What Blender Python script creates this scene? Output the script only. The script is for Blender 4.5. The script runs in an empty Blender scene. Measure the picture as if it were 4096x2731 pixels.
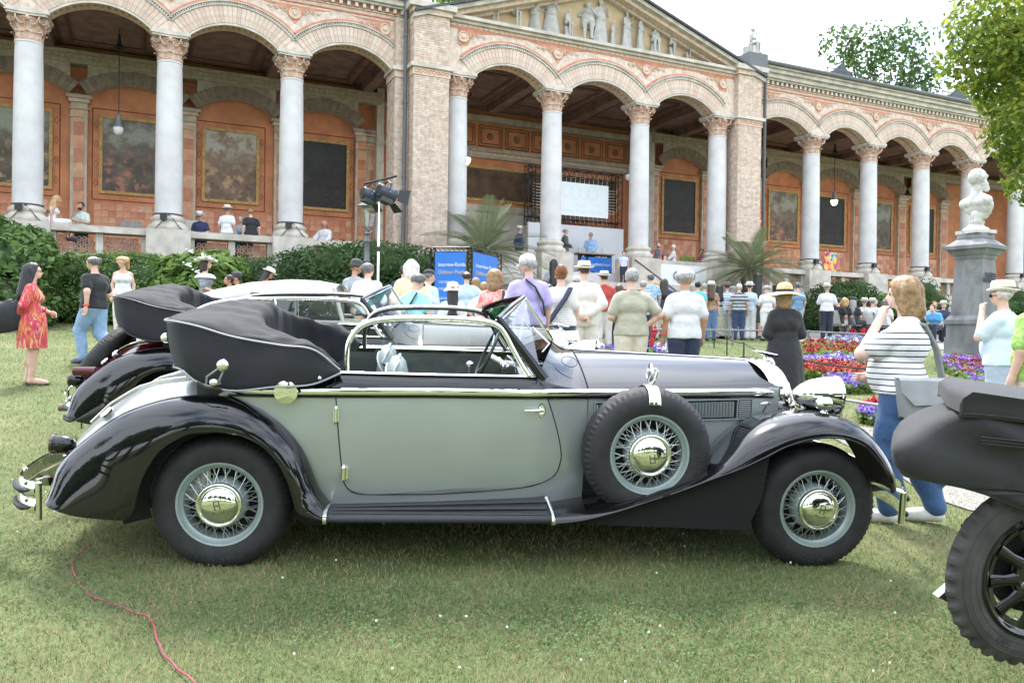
import bpy, bmesh, math, random
import numpy as np
from mathutils import Vector, Matrix
random.seed(7); rng = np.random.default_rng(7)
R = math.radians
sc = bpy.context.scene; C = sc.collection
# ---------------------------------------------------------------- camera
CAM_Z = 1.767
FPX, PX, PY = 3185.0, 2048.0, 1365.5
ROLL, PITCH = R(0.8), math.atan((1365.5-1341.0)/3185.0)
_f = np.array([0, math.cos(PITCH), -math.sin(PITCH)]); _r0 = np.array([1., 0, 0]); _u0 = np.cross(_r0, _f)
_r = math.cos(ROLL)*_r0 + math.sin(ROLL)*_u0; _u = -math.sin(ROLL)*_r0 + math.cos(ROLL)*_u0
CP = np.array([0, 0, CAM_Z])
cd = bpy.data.cameras.new('camera'); cam = bpy.data.objects.new('camera', cd); C.objects.link(cam)
cd.sensor_width = 36; cd.lens = 36*FPX/4096; cd.clip_end = 2000; cd.clip_start = 0.05
m4 = Matrix(((_r[0], _u[0], -_f[0], 0), (_r[1], _u[1], -_f[1], 0), (_r[2], _u[2], -_f[2], CAM_Z), (0, 0, 0, 1)))
cam.matrix_world = m4; sc.camera = cam
# ---------------------------------------------------------------- sky, sun, exposure
SUN_EL, SUN_AZ = R(59), R(-12)       # azimuth measured from the view direction, negative = left
w = bpy.data.worlds.new('World'); sc.world = w; w.use_nodes = True
nt = w.node_tree; bg = nt.nodes['Background']
sky = nt.nodes.new('ShaderNodeTexSky'); sky.sky_type = 'NISHITA'; sky.sun_disc = False
sky.sun_elevation = SUN_EL; sky.sun_rotation = SUN_AZ; sky.air_density = 1.0; sky.dust_density = 1.0
tc = nt.nodes.new('ShaderNodeTexCoord'); nz = nt.nodes.new('ShaderNodeTexNoise')
mp = nt.nodes.new('ShaderNodeMapping'); mp.inputs['Scale'].default_value = (1.0, 1.0, 2.2)
nz.inputs['Scale'].default_value = 2.3; nz.inputs['Detail'].default_value = 8; nz.inputs['Roughness'].default_value = .58
cr = nt.nodes.new('ShaderNodeValToRGB'); cr.color_ramp.elements[0].position = .34; cr.color_ramp.elements[1].position = .54
mx = nt.nodes.new('ShaderNodeMix'); mx.data_type = 'RGBA'
mx.inputs[7].default_value = (9.4, 9.9, 10.7, 1)
nt.links.new(tc.outputs['Generated'], mp.inputs[0]); nt.links.new(mp.outputs[0], nz.inputs['Vector'])
nt.links.new(nz.outputs['Fac'], cr.inputs[0]); cf_ = nt.nodes.new('ShaderNodeMath'); cf_.operation = 'MULTIPLY'; cf_.inputs[1].default_value = .8; nt.links.new(cr.outputs[0], cf_.inputs[0]); nt.links.new(cf_.outputs[0], mx.inputs[0])
nt.links.new(sky.outputs[0], mx.inputs[6]); nt.links.new(mx.outputs[2], bg.inputs[0])
bg.inputs[1].default_value = 0.13
sl = bpy.data.lights.new('sun', 'SUN'); sun = bpy.data.objects.new('sun', sl); C.objects.link(sun)
sl.energy = 2.0; sl.angle = R(11.0); sl.color = (1, .97, .92)
_sd = Vector((math.sin(SUN_AZ)*math.cos(SUN_EL), math.cos(SUN_AZ)*math.cos(SUN_EL), math.sin(SUN_EL)))
sun.rotation_euler = _sd.to_track_quat('Z', 'Y').to_euler()
vs = sc.view_settings; vs.view_transform = 'Standard'; vs.look = 'None'; vs.exposure = 1.74; vs.gamma = 1; vs.use_curve_mapping = False
sc.render.engine = 'CYCLES'; sc.cycles.max_bounces = 8; sc.cycles.transparent_max_bounces = 12
# ---------------------------------------------------------------- ground plane and pixel helpers (4096 px photo coordinates)
GN = np.array([0.0249053, -0.08589231, 0.99599309])
def gz(x, y):
    x = np.asarray(x, float); y = np.asarray(y, float)
    yc = np.clip(y, -12, 40)
    z = -(GN[0]*np.clip(x, -40, 40) + GN[1]*yc)/GN[2]
    c = np.clip((x+2)/6, 0, 1)
    z = z - 0.20*np.clip((yc-10)/16, 0, None)**2*(yc > 10)*c
    return z if z.ndim else float(z)
def ray(x, y): return _f + _r*(x-PX)/FPX - _u*(y-PY)/FPX
def at(x, y, Y):
    d = ray(x, y); return CP + d*(Y/d[1])
def ground(x, y):
    d = ray(x, y); t0, t1 = 0.5, 200.
    g = lambda t: (CP+d*t)[2]-gz((CP+d*t)[0], (CP+d*t)[1])
    ts = np.linspace(1, 75, 600); v = [g(t) for t in ts]
    for i in range(599):
        if v[i] > 0 >= v[i+1]:
            t = ts[i]+(ts[i+1]-ts[i])*v[i]/(v[i]-v[i+1]); return CP+d*t
    return CP+d*45
# ---------------------------------------------------------------- materials
MATS = {}
def _mat(name):
    m = bpy.data.materials.new(name); m.use_nodes = True
    return m, m.node_tree, m.node_tree.nodes['Principled BSDF']
def mat(name, col, rough=.6, metal=0., var=.12, scale=8., bump=0., bscale=60., coat=0., spec=.5, col2=None, emit=0., trans=0., sub=0., sheen=0., c2pos=(.35, .65), coords='Object'):
    if name in MATS: return MATS[name]
    m, t, b = _mat(name); N = t.nodes; Lk = t.links.new
    col = tuple(col)[:3]
    b.inputs['Roughness'].default_value = rough; b.inputs['Metallic'].default_value = metal
    b.inputs['Coat Weight'].default_value = coat; b.inputs['Coat Roughness'].default_value = .03
    b.inputs['Specular IOR Level'].default_value = spec
    b.inputs['Sheen Weight'].default_value = sheen
    if trans: b.inputs['Transmission Weight'].default_value = trans
    if emit: b.inputs['Emission Color'].default_value = (*col, 1); b.inputs['Emission Strength'].default_value = emit
    if var or col2 or bump:
        tcn = N.new('ShaderNodeTexCoord')
    if var or col2:
        n = N.new('ShaderNodeTexNoise'); n.inputs['Scale'].default_value = scale; n.inputs['Detail'].default_value = 6
        Lk(tcn.outputs[coords], n.inputs['Vector'])
        r = N.new('ShaderNodeValToRGB')
        a = col2 if col2 else tuple(c*(1-var) for c in col)
        z = col if col2 else tuple(min(1, c*(1+var)) for c in col)
        r.color_ramp.elements[0].color = (*a[:3], 1); r.color_ramp.elements[1].color = (*z[:3], 1)
        r.color_ramp.elements[0].position, r.color_ramp.elements[1].position = c2pos
        Lk(n.outputs['Fac'], r.inputs[0]); Lk(r.outputs[0], b.inputs['Base Color'])
    else: b.inputs['Base Color'].default_value = (*col, 1)
    if bump:
        n2 = N.new('ShaderNodeTexNoise'); n2.inputs['Scale'].default_value = bscale; n2.inputs['Detail'].default_value = 4
        Lk(tcn.outputs[coords], n2.inputs['Vector'])
        bp = N.new('ShaderNodeBump'); bp.inputs['Strength'].default_value = bump; bp.inputs['Distance'].default_value = .01
        Lk(n2.outputs['Fac'], bp.inputs['Height']); Lk(bp.outputs[0], b.inputs['Normal'])
    MATS[name] = m; return m
def paint(name, col, rough=.3, metal=0., spec=.5):
    return mat(name, col, rough=rough, metal=metal, var=.03, scale=3, coat=1., spec=.08)
def leafmat(name, c1, c2, tr=.35, rough=.45, scale=1.3):
    if name in MATS: return MATS[name]
    m, t, b = _mat(name); N = t.nodes; Lk = t.links.new
    tcn = N.new('ShaderNodeTexCoord'); n = N.new('ShaderNodeTexNoise'); n.inputs['Scale'].default_value = scale; n.inputs['Detail'].default_value = 5
    Lk(tcn.outputs['Object'], n.inputs['Vector'])
    r = N.new('ShaderNodeValToRGB'); r.color_ramp.elements[0].color = (*c1, 1); r.color_ramp.elements[1].color = (*c2, 1)
    r.color_ramp.elements[0].position = .35; r.color_ramp.elements[1].position = .65
    Lk(n.outputs['Fac'], r.inputs[0]); Lk(r.outputs[0], b.inputs['Base Color']); b.inputs['Roughness'].default_value = max(rough, .6); b.inputs['Specular IOR Level'].default_value = .22
    tr_ = N.new('ShaderNodeBsdfTranslucent'); Lk(r.outputs[0], tr_.inputs[0])
    mxs = N.new('ShaderNodeMixShader'); mxs.inputs[0].default_value = tr
    out = N['Material Output']; Lk(b.outputs[0], mxs.inputs[1]); Lk(tr_.outputs[0], mxs.inputs[2]); Lk(mxs.outputs[0], out.inputs[0])
    MATS[name] = m; return m
def stripes(name, base, line, period, duty, axis=2, rough=.8, base2=None, zsplit=None, off=0.):
    if name in MATS: return MATS[name]
    m, t, b = _mat(name); N = t.nodes; Lk = t.links.new
    tcn = N.new('ShaderNodeTexCoord'); sp = N.new('ShaderNodeSeparateXYZ'); Lk(tcn.outputs['Object'], sp.inputs[0])
    a = N.new('ShaderNodeMath'); a.operation = 'MULTIPLY_ADD'; a.inputs[1].default_value = 1/period; a.inputs[2].default_value = off+50; Lk(sp.outputs[axis], a.inputs[0])
    f = N.new('ShaderNodeMath'); f.operation = 'FRACT'; Lk(a.outputs[0], f.inputs[0])
    l = N.new('ShaderNodeMath'); l.operation = 'LESS_THAN'; l.inputs[1].default_value = duty; Lk(f.outputs[0], l.inputs[0])
    x = N.new('ShaderNodeMix'); x.data_type = 'RGBA'; x.inputs[6].default_value = (*base, 1); x.inputs[7].default_value = (*line, 1)
    if zsplit is not None:
        g = N.new('ShaderNodeMath'); g.operation = 'LESS_THAN'; g.inputs[1].default_value = zsplit; Lk(sp.outputs[2], g.inputs[0])
        mu = N.new('ShaderNodeMath'); mu.operation = 'MULTIPLY'; Lk(l.outputs[0], mu.inputs[0]); Lk(g.outputs[0], mu.inputs[1]); Lk(mu.outputs[0], x.inputs[0])
    else: Lk(l.outputs[0], x.inputs[0])
    Lk(x.outputs[2], b.inputs['Base Color']); b.inputs['Roughness'].default_value = rough
    clothbump(N, Lk, tcn, b); MATS[name] = m; return m
def clothbump(N, Lk, tcn, b, s=.35):
    n2 = N.new('ShaderNodeTexNoise'); n2.inputs['Scale'].default_value = 7; n2.inputs['Detail'].default_value = 3; n2.inputs['Distortion'].default_value = 1.2
    Lk(tcn.outputs['Object'], n2.inputs['Vector']); bp = N.new('ShaderNodeBump'); bp.inputs['Strength'].default_value = s; bp.inputs['Distance'].default_value = .05
    Lk(n2.outputs['Fac'], bp.inputs['Height']); Lk(bp.outputs[0], b.inputs['Normal'])
def cloth(name, col, rough=.85, var=.08, s=.4):
    if name in MATS: return MATS[name]
    m, t, b = _mat(name); N = t.nodes; Lk = t.links.new
    tcn = N.new('ShaderNodeTexCoord'); n = N.new('ShaderNodeTexNoise'); n.inputs['Scale'].default_value = 9; n.inputs['Detail'].default_value = 5
    Lk(tcn.outputs['Object'], n.inputs['Vector']); r = N.new('ShaderNodeValToRGB')
    r.color_ramp.elements[0].color = (*[c*(1-var) for c in col], 1); r.color_ramp.elements[1].color = (*[min(1, c*(1+var)) for c in col], 1)
    Lk(n.outputs['Fac'], r.inputs[0]); Lk(r.outputs[0], b.inputs['Base Color']); b.inputs['Roughness'].default_value = rough
    b.inputs['Sheen Weight'].default_value = .15
    clothbump(N, Lk, tcn, b, s); MATS[name] = m; return m
def blotch(name, cols, scale=4., rough=.8, detail=3., dist=0., stretch=(1, 1, 1), bump=0., kind='noise'):
    if name in MATS: return MATS[name]
    m, t, b = _mat(name); N = t.nodes; Lk = t.links.new
    tcn = N.new('ShaderNodeTexCoord'); mpn = N.new('ShaderNodeMapping'); mpn.inputs['Scale'].default_value = stretch; Lk(tcn.outputs['Object'], mpn.inputs[0])
    n = N.new('ShaderNodeTexNoise'); n.inputs['Scale'].default_value = scale; n.inputs['Detail'].default_value = detail; n.inputs['Distortion'].default_value = dist
    Lk(mpn.outputs[0], n.inputs['Vector']); r = N.new('ShaderNodeValToRGB'); e = r.color_ramp.elements
    k = len(cols)
    while len(e) < k: e.new(.5)
    for i, c in enumerate(cols): e[i].position = .28+.44*i/(k-1); e[i].color = (*c, 1)
    Lk(n.outputs['Fac'], r.inputs[0]); Lk(r.outputs[0], b.inputs['Base Color']); b.inputs['Roughness'].default_value = rough
    if bump: clothbump(N, Lk, tcn, b, bump)
    MATS[name] = m; return m
def glassmat(name, tint=(1, 1, 1), rough=0.0, mixf=.12):
    if name in MATS: return MATS[name]
    m, t, b = _mat(name); N = t.nodes; Lk = t.links.new; N.remove(b)
    tr = N.new('ShaderNodeBsdfTransparent'); tr.inputs[0].default_value = (*tint, 1)
    gl = N.new('ShaderNodeBsdfGlossy'); gl.inputs['Roughness'].default_value = rough
    fr = N.new('ShaderNodeLayerWeight'); pw = N.new('ShaderNodeMath'); pw.operation = 'POWER'; pw.inputs[1].default_value = 4.5; Lk(fr.outputs['Facing'], pw.inputs[0])
    ml = N.new('ShaderNodeMath'); ml.operation = 'MULTIPLY_ADD'; ml.inputs[1].default_value = .75; ml.inputs[2].default_value = mixf*.6; ml.use_clamp = True; Lk(pw.outputs[0], ml.inputs[0])
    ms = N.new('ShaderNodeMixShader'); Lk(ml.outputs[0], ms.inputs[0]); Lk(tr.outputs[0], ms.inputs[1]); Lk(gl.outputs[0], ms.inputs[2]); Lk(ms.outputs[0], N['Material Output'].inputs[0])
    MATS[name] = m; return m
# ---------------------------------------------------------------- mesh builder
class MB:
    def __init__(s): s.v = []; s.f = []; s.mi = []
    def add(s, vs, fs, mi=0):
        o = len(s.v); s.v += [tuple(map(float, p)) for p in vs]; s.f += [tuple(i+o for i in f) for f in fs]; s.mi += [mi]*len(fs); return s
    def box(s, c, d, rz=0., mi=0, M=None):
        x, y, z = [q/2 for q in d]; vs = [(i, j, k) for k in (-z, z) for j in (-y, y) for i in (-x, x)]
        if rz: ca, sa = math.cos(rz), math.sin(rz); vs = [(a*ca-b*sa, a*sa+b*ca, e) for a, b, e in vs]
        vs = [(a+c[0], b+c[1], e+c[2]) for a, b, e in vs]
        if M is not None: vs = [tuple(M @ Vector(p)) for p in vs]
        return s.add(vs, [(0, 2, 3, 1), (4, 5, 7, 6), (0, 1, 5, 4), (2, 6, 7, 3), (0, 4, 6, 2), (1, 3, 7, 5)], mi)
    def lathe(s, prof, c=(0, 0, 0), axis='z', n=24, mi=0, cap=True, a0=0., a1=2*math.pi):
        full = abs(a1-a0-2*math.pi) < 1e-6; k = n if full else n+1; vs = []
        for r, h in prof:
            for i in range(k):
                a = a0+(a1-a0)*i/n; p = (r*math.cos(a), r*math.sin(a), h)
                if axis == 'y': p = (p[0], p[2], p[1])
                elif axis == 'x': p = (p[2], p[0], p[1])
                vs.append((p[0]+c[0], p[1]+c[1], p[2]+c[2]))
        fs = []
        for j in range(len(prof)-1):
            for i in range(n):
                i2 = (i+1) % k; fs.append((j*k+i, j*k+i2, (j+1)*k+i2, (j+1)*k+i))
        if cap and full:
            if prof[0][0] > 1e-5: fs.append(tuple(reversed(range(k))))
            if prof[-1][0] > 1e-5: fs.append(tuple(range((len(prof)-1)*k, len(prof)*k)))
        return s.add(vs, fs, mi)
    def tube(s, pts, r, n=8, mi=0, closed=False, cap=True, flat=1.):
        pts = [Vector(p) for p in pts]; m = len(pts); rs = r if hasattr(r, '__len__') else [r]*m
        vs = []; prev = None
        for i in range(m):
            if closed: t = pts[(i+1) % m]-pts[i-1]
            else: t = pts[min(i+1, m-1)]-pts[max(i-1, 0)]
            t.normalize()
            if prev is None:
                a = Vector((0, 0, 1)) if abs(t.z) < .9 else Vector((1, 0, 0)); nn = (a-t*a.dot(t)).normalized()
            else:
                nn = prev-t*prev.dot(t); nn = nn.normalized() if nn.length > 1e-6 else prev
            prev = nn; b = t.cross(nn)
            for k in range(n):
                a = 2*math.pi*k/n; vs.append(pts[i]+nn*(rs[i]*math.cos(a))+b*(rs[i]*flat*math.sin(a)))
        fs = []
        for i in range(m if closed else m-1):
            j = (i+1) % m
            for k in range(n): fs.append((i*n+k, i*n+(k+1) % n, j*n+(k+1) % n, j*n+k))
        if cap and not closed: fs += [tuple(reversed(range(n))), tuple(range((m-1)*n, m*n))]
        return s.add(vs, fs, mi)
    def grid(s, rows, mi=0, closed_u=False, closed_v=False, flip=False):
        a = len(rows); b = len(rows[0]); vs = [p for r in rows for p in r]; fs = []
        for i in range(a if closed_u else a-1):
            for j in range(b if closed_v else b-1):
                q = (i*b+j, i*b+(j+1) % b, ((i+1) % a)*b+(j+1) % b, ((i+1) % a)*b+j)
                fs.append(q[::-1] if flip else q)
        return s.add(vs, fs, mi)
    def prism(s, poly, h0, h1, axis='z', mi=0):
        n = len(poly)
        if axis == 'z': vs = [(x, y, h0) for x, y in poly]+[(x, y, h1) for x, y in poly]
        elif axis == 'y': vs = [(x, h0, y) for x, y in poly]+[(x, h1, y) for x, y in poly]
        else: vs = [(h0, x, y) for x, y in poly]+[(h1, x, y) for x, y in poly]
        fs = [tuple(reversed(range(n))), tuple(range(n, 2*n))]+[(i, (i+1) % n, n+(i+1) % n, n+i) for i in range(n)]
        return s.add(vs, fs, mi)
    def sphere(s, c, r, n=14, m=9, mi=0):
        rr = r if hasattr(r, '__len__') else (r, r, r); vs = []
        for j in range(m+1):
            t = math.pi*j/m
            for i in range(n):
                a = 2*math.pi*i/n; vs.append((c[0]+rr[0]*math.sin(t)*math.cos(a), c[1]+rr[1]*math.sin(t)*math.sin(a), c[2]-rr[2]*math.cos(t)))
        fs = [(j*n+i, j*n+(i+1) % n, (j+1)*n+(i+1) % n, (j+1)*n+i) for j in range(m) for i in range(n)]
        return s.add(vs, fs, mi)
    def mesh(s, name, mats, smooth=True, auto=38):
        me = bpy.data.meshes.new(name); me.from_pydata(s.v, [], s.f)
        for mm in (mats if isinstance(mats, (list, tuple)) else [mats]): me.materials.append(mm)
        if len(set(s.mi)) > 1: me.polygons.foreach_set('material_index', s.mi)
        bm = bmesh.new(); bm.from_mesh(me); bmesh.ops.remove_doubles(bm, verts=bm.verts, dist=1e-5); bmesh.ops.recalc_face_normals(bm, faces=bm.faces)
        if smooth:
            th = R(auto)
            for f in bm.faces: f.smooth = True
            for e in bm.edges:
                if len(e.link_faces) == 2 and e.calc_face_angle(0) > th: e.smooth = False
        bm.to_mesh(me); bm.free(); return me
    def build(s, name, mats, parent=None, smooth=True, auto=38):
        return link(name, s.mesh(name, mats, smooth, auto), parent)
def link(name, me, parent=None):
    o = bpy.data.objects.new(name, me); C.objects.link(o)
    if parent is not None: o.parent = parent
    return o
def tag(o, label=None, cat=None, group=None, kind=None):
    if label: o['label'] = label
    if cat: o['category'] = cat
    if group: o['group'] = group
    if kind: o['kind'] = kind
    return o
def thing(name, label, cat, loc=(0, 0, 0), rz=0., group=None):
    o = bpy.data.objects.new(name, None); o.empty_display_size = .1; C.objects.link(o)
    o.location = [float(q) for q in loc]; o.rotation_euler = (0, 0, rz); return tag(o, label, cat, group)
def raw(name, V, Fc, mats, parent=None, mi=None, smooth=False):
    me = bpy.data.meshes.new(name); V = np.asarray(V, np.float32); Fc = np.asarray(Fc, np.int32); k = Fc.shape[1]
    me.vertices.add(len(V)); me.vertices.foreach_set('co', V.ravel())
    me.loops.add(Fc.size); me.loops.foreach_set('vertex_index', Fc.ravel())
    me.polygons.add(len(Fc)); me.polygons.foreach_set('loop_start', np.arange(0, Fc.size, k, dtype=np.int32)); me.polygons.foreach_set('loop_total', np.full(len(Fc), k, np.int32))
    for mm in (mats if isinstance(mats, (list, tuple)) else [mats]): me.materials.append(mm)
    if mi is not None: me.polygons.foreach_set('material_index', np.asarray(mi, np.int32))
    if smooth: me.polygons.foreach_set('use_smooth', np.ones(len(Fc), bool))
    me.update(calc_edges=True)
    return link(name, me, parent)
def copy_tree(o, parent=None):
    c = o.copy(); C.objects.link(c)
    if parent is not None: c.parent = parent
    for ch in list(o.children): copy_tree(ch, c)
    return c
def resample(pts, n):
    P = np.asarray(pts, float); s = np.r_[0, np.cumsum(np.linalg.norm(np.diff(P, axis=0), axis=1))]
    t = np.linspace(0, s[-1], n); return np.stack([np.interp(t, s, P[:, i]) for i in range(P.shape[1])], 1)
def spline(pts, n, closed=False):
    P = np.asarray(pts, float)
    Q = np.vstack([P[-1:], P, P[:2]]) if closed else np.vstack([2*P[0]-P[1], P, 2*P[-1]-P[-2]])
    out = []
    for i in range(1, len(Q)-2):
        for t in np.linspace(0, 1, 12, endpoint=False):
            a, b, c, d = Q[i-1], Q[i], Q[i+1], Q[i+2]
            out.append(.5*((2*b)+(c-a)*t+(2*a-5*b+4*c-d)*t*t+(3*b-a-3*c+d)*t**3))
    out.append(Q[-2]); return resample(out, n)
def text_mesh(txt, size, mat_, depth=.002, font_scale=1., align='CENTER', shear=0.):
    cu = bpy.data.curves.new('text', 'FONT'); cu.body = txt; cu.size = size; cu.align_x = align; cu.align_y = 'CENTER'; cu.extrude = depth; cu.shear = shear; cu.resolution_u = 3
    o = bpy.data.objects.new('text', cu); C.objects.link(o)
    dg = bpy.context.evaluated_depsgraph_get(); me = bpy.data.meshes.new_from_object(o.evaluated_get(dg)); bpy.data.objects.remove(o); bpy.data.curves.remove(cu)
    me.materials.clear(); me.materials.append(mat_)
    if font_scale != 1.: me.transform(Matrix.Diagonal((font_scale, 1, 1, 1)))
    return me
# common materials
CHROME = mat('chrome', (.86, .86, .84), rough=.035, metal=1, var=0)
BLACKP = paint('black car paint', (.004, .004, .005), rough=.2)
SILVERP = paint('silver grey green car paint', (.37, .402, .40), rough=.28, metal=.5)
RUBBER = mat('tyre rubber', (.018, .018, .019), rough=.72, var=.25, scale=14, bump=.15, bscale=90)
BLKTRIM = mat('black rubber trim', (.015, .015, .016), rough=.5, var=.1)
DARK = mat('dark void black', (.006, .006, .006), rough=.9, var=0)
# ================================================================ vintage cabriolet
def interp(u, xs, ys): return float(np.interp(u, xs, ys))
def belt_hw(u): return interp(u, [-2.0, -1.6, -1.2, -.6, 0, .3, 1.62], [.66, .72, .745, .75, .72, .63, .37])
def belt_w(u): return interp(u, [-2, -1.36, -.63, .05, .3, 1.6], [1.0, 1.012, 1.028, 1.028, 1.022, 1.012])
def hood_top(u): return interp(u, [.2, .35, .84, 1.3, 1.63], [1.235, 1.215, 1.20, 1.187, 1.175])
def hood_w(u, v):
    b = belt_hw(u); a = min(1, abs(v)/b); return belt_w(u)+.02+(hood_top(u)-belt_w(u)-.02)*(1-a**1.4)**.88
def side_v(u, w):
    b = belt_hw(u); t = (w-.35)/.67
    return b-.035*(1-t)**2+.014*math.sin(math.pi*min(max(t, 0), 1))
def build_tyre_mesh():
    prof = [(.225, .03), (.236, .004), (.262, -.008), (.300, -.015), (.335, -.010), (.360, .006), (.376, .026), (.386, .048), (.391, .07), (.393, .095), (.391, .12), (.386, .142), (.376, .164), (.350, .185), (.30, .196), (.236, .186), (.225, .16)]
    n = 132; rows = []
    for k, (r, h) in enumerate(prof):
        row = []
        for i in range(n):
            a = 2*math.pi*i/n; rr = r
            if 5 <= k <= 7 or 11 <= k <= 13: rr -= .0075*(i % 2)
            if k in (8, 10): rr -= .004*((i//2) % 2)
            row.append((rr*math.cos(a), h, rr*math.sin(a)))
        rows.append(row)
    b = MB(); b.grid(rows, closed_v=True); return b.mesh('tyre', RUBBER, auto=30)
SPOKEM = mat('grey green spoke enamel', (.30, .36, .35), rough=.35, metal=.3, var=.05)
def build_rim_mesh():
    b = MB(); b.lathe([(.238, .012), (.243, .004), (.238, -.003), (.228, .0), (.222, .018), (.206, .03), (.20, .06), (.196, .12), (.205, .15)], axis='y', n=64, cap=False)
    return b.mesh('rim', SPOKEM)
def build_spokes_mesh():
    b = MB()
    for i in range(40):
        a = 2*math.pi*i/40; d = .33*(1 if i % 2 else -1); rr = .202
        b.tube([(.098*math.cos(a+d), -.004, .098*math.sin(a+d)), (rr*math.cos(a), .035, rr*math.sin(a))], .0021, n=5)
    for i in range(30):
        a = 2*math.pi*(i+.5)/30; d = .5*(1 if i % 2 else -1)
        b.tube([(.09*math.cos(a+d), .06, .09*math.sin(a+d)), (.198*math.cos(a), .07, .198*math.sin(a))], .0021, n=5)
    return b.mesh('spokes', mat('spoke steel', (.55, .58, .56), rough=.3, metal=.8, var=0))
def build_cap_mesh():
    b = MB(); b.lathe([(.0, -.052), (.03, -.051), (.06, -.046), (.085, -.036), (.1, -.024), (.107, -.014), (.116, -.02), (.124, -.018), (.129, -.006), (.127, .012), (.11, .016)], axis='y', n=56, cap=False); return b.mesh('hub_cap', CHROME, auto=60)
def build_drum_mesh():
    b = MB(); b.lathe([(0, .0), (.1, .0), (.128, .012), (.14, .03), (.145, .09), (.0, .10)], axis='y', n=40); b.lathe([(0, .105), (.195, .105), (.195, .13), (0, .13)], axis='y', n=32, mi=1)
    return b.mesh('brake_drum', [SPOKEM, DARK])
def build_emblem_mesh():
    m = mat('cap emblem shade', (.12, .12, .11), rough=.4, metal=.8, var=0)
    b = MB()
    for x in (-.014, .014): b.box((x, 0, .012), (.006, .006, .052))
    b.box((0, 0, .008), (.024, .006, .006)); b.box((0, 0, .034), (.024, .006, .005));
    return b.mesh('emblem', m, smooth=False), m
WM = None
def wheel(parent, u, v, w, near=True, name='wheel', rot=0., detail=True, tilt=0.):
    global WM
    if WM is None:
        em, emm = build_emblem_mesh(); WM = dict(tyre=build_tyre_mesh(), rim=build_rim_mesh(), spokes=build_spokes_mesh(), cap=build_cap_mesh(), drum=build_drum_mesh(), em=em, txt=text_mesh('HORCH', .018, emm, .001), wall=text_mesh('M', .05, mat('raised tyre lettering', (.028, .028, .029), rough=.6, var=0), .0015), emm=emm)
    o = link(name, WM['tyre'], parent); o.location = (u, v, w)
    o.rotation_euler = (tilt, rot, 0 if near else math.pi)
    rim = link('rim', WM['rim'], o); link('spokes', WM['spokes'], rim)
    link('brake_drum', WM['drum'], o)
    if detail:
        cap = link('hub_cap', WM['cap'], o)
        e = link('emblem', WM['em'], o); e.location = (0, -.049, 0)
        t = link('emblem_lettering', WM['txt'], o); t.location = (0, -.0495, -.03); t.rotation_euler = (R(90), 0, 0)
    return o
TYRETXT = {}
def tyre_lettering(w, txt, r, a0, step, size):
    for i, ch in enumerate(txt):
        if ch == ' ': continue
        key = (ch, size)
        if key not in TYRETXT: TYRETXT[key] = text_mesh(ch, size, mat('raised tyre lettering', (.03, .03, .031), rough=.55, var=0), .0016)
        a = R(a0)-i*R(step); t = link('sidewall_lettering', TYRETXT[key], w)
        t.location = (r*math.cos(a), -.0155, r*math.sin(a)); t.rotation_euler = Matrix.Rotation(-(a-math.pi/2), 4, 'Y').to_euler() if False else (Matrix.Rotation(math.pi/2-a, 4, 'Y') @ Matrix.Rotation(R(90), 4, 'X')).to_euler()
def fender_mesh(crest, lip, vk, vl, vi, drop, nt=56, p=1.0, side=-1):
    K = spline(crest, nt); Lp = spline(lip, nt); rows = []; under = []
    for t in range(nt):
        row = []
        for a in np.linspace(math.pi/2, 0, 7)[:-1]:      # inner side
            f = 1-math.cos(a); row.append((K[t, 0], side*(vk-(vk-vi)*math.sin(a)), K[t, 1]-drop*f))
        for a in np.linspace(0, math.pi/2, 13):
            f = 1-math.cos(a); g = math.sin(a)**.9
            row.append((K[t, 0]+(Lp[t, 0]-K[t, 0])*f, side*(vk+(vl-vk)*g), K[t, 1]+(Lp[t, 1]-K[t, 1])*f))
        row.append((Lp[t, 0], side*(vl-.006), Lp[t, 1]-.006)); rows.append(row); row = [row[-1], (Lp[t, 0], side*(vl-.02), Lp[t, 1]+.004)]
        row.append((Lp[t, 0]+(K[t, 0]-Lp[t, 0])*.35, side*(vl-.05), Lp[t, 1]+(K[t, 1]-Lp[t, 1])*.45)); row.append((Lp[t, 0]+(K[t, 0]-Lp[t, 0])*.6, side*(vk-.05), Lp[t, 1]+(K[t, 1]-Lp[t, 1])*.75)); row.append((K[t, 0], side*vi, K[t, 1]-drop-.01))
        under.append(row)
    b = MB(); b.grid(rows); b.grid(under, mi=1); return b
FF_CREST = [(.08, .355), (.30, .375), (.50, .405), (.70, .455), (.88, .52), (1.035, .60), (1.16, .70), (1.27, .80), (1.39, .872), (1.505, .912), (1.615, .938), (1.737, .947), (1.861, .932), (1.968, .89), (2.078, .81), (2.165, .70), (2.215, .60), (2.235, .50)]
FF_LIP = [(.08, .301), (.25, .318), (.45, .368), (.65, .434), (.84, .498), (1.02, .568), (1.19, .632), (1.34, .704), (1.455, .765), (1.577, .808), (1.693, .829), (1.80, .828), (1.88, .81), (1.95, .78), (2.03, .71), (2.085, .645), (2.125, .578), (2.15, .50)]
RF_CREST = [(-2.70, .40), (-2.68, .50), (-2.655, .572), (-2.59, .655), (-2.50, .735), (-2.405, .812), (-2.30, .876), (-2.143, .936), (-1.987, .968), (-1.831, .976), (-1.713, .962), (-1.594, .915), (-1.474, .834), (-1.368, .727), (-1.31, .627), (-1.272, .53), (-1.235, .44), (-1.18, .362)]
RF_LIP = [(-2.64, .375), (-2.56, .345), (-2.48, .328), (-2.38, .318), (-2.27, .314), (-2.215, .345), (-2.19, .45), (-2.15, .57), (-2.07, .70), (-1.94, .785), (-1.80, .805), (-1.66, .79), (-1.55, .74), (-1.46, .65), (-1.40, .54), (-1.365, .43), (-1.33, .35), (-1.18, .305)]
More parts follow.
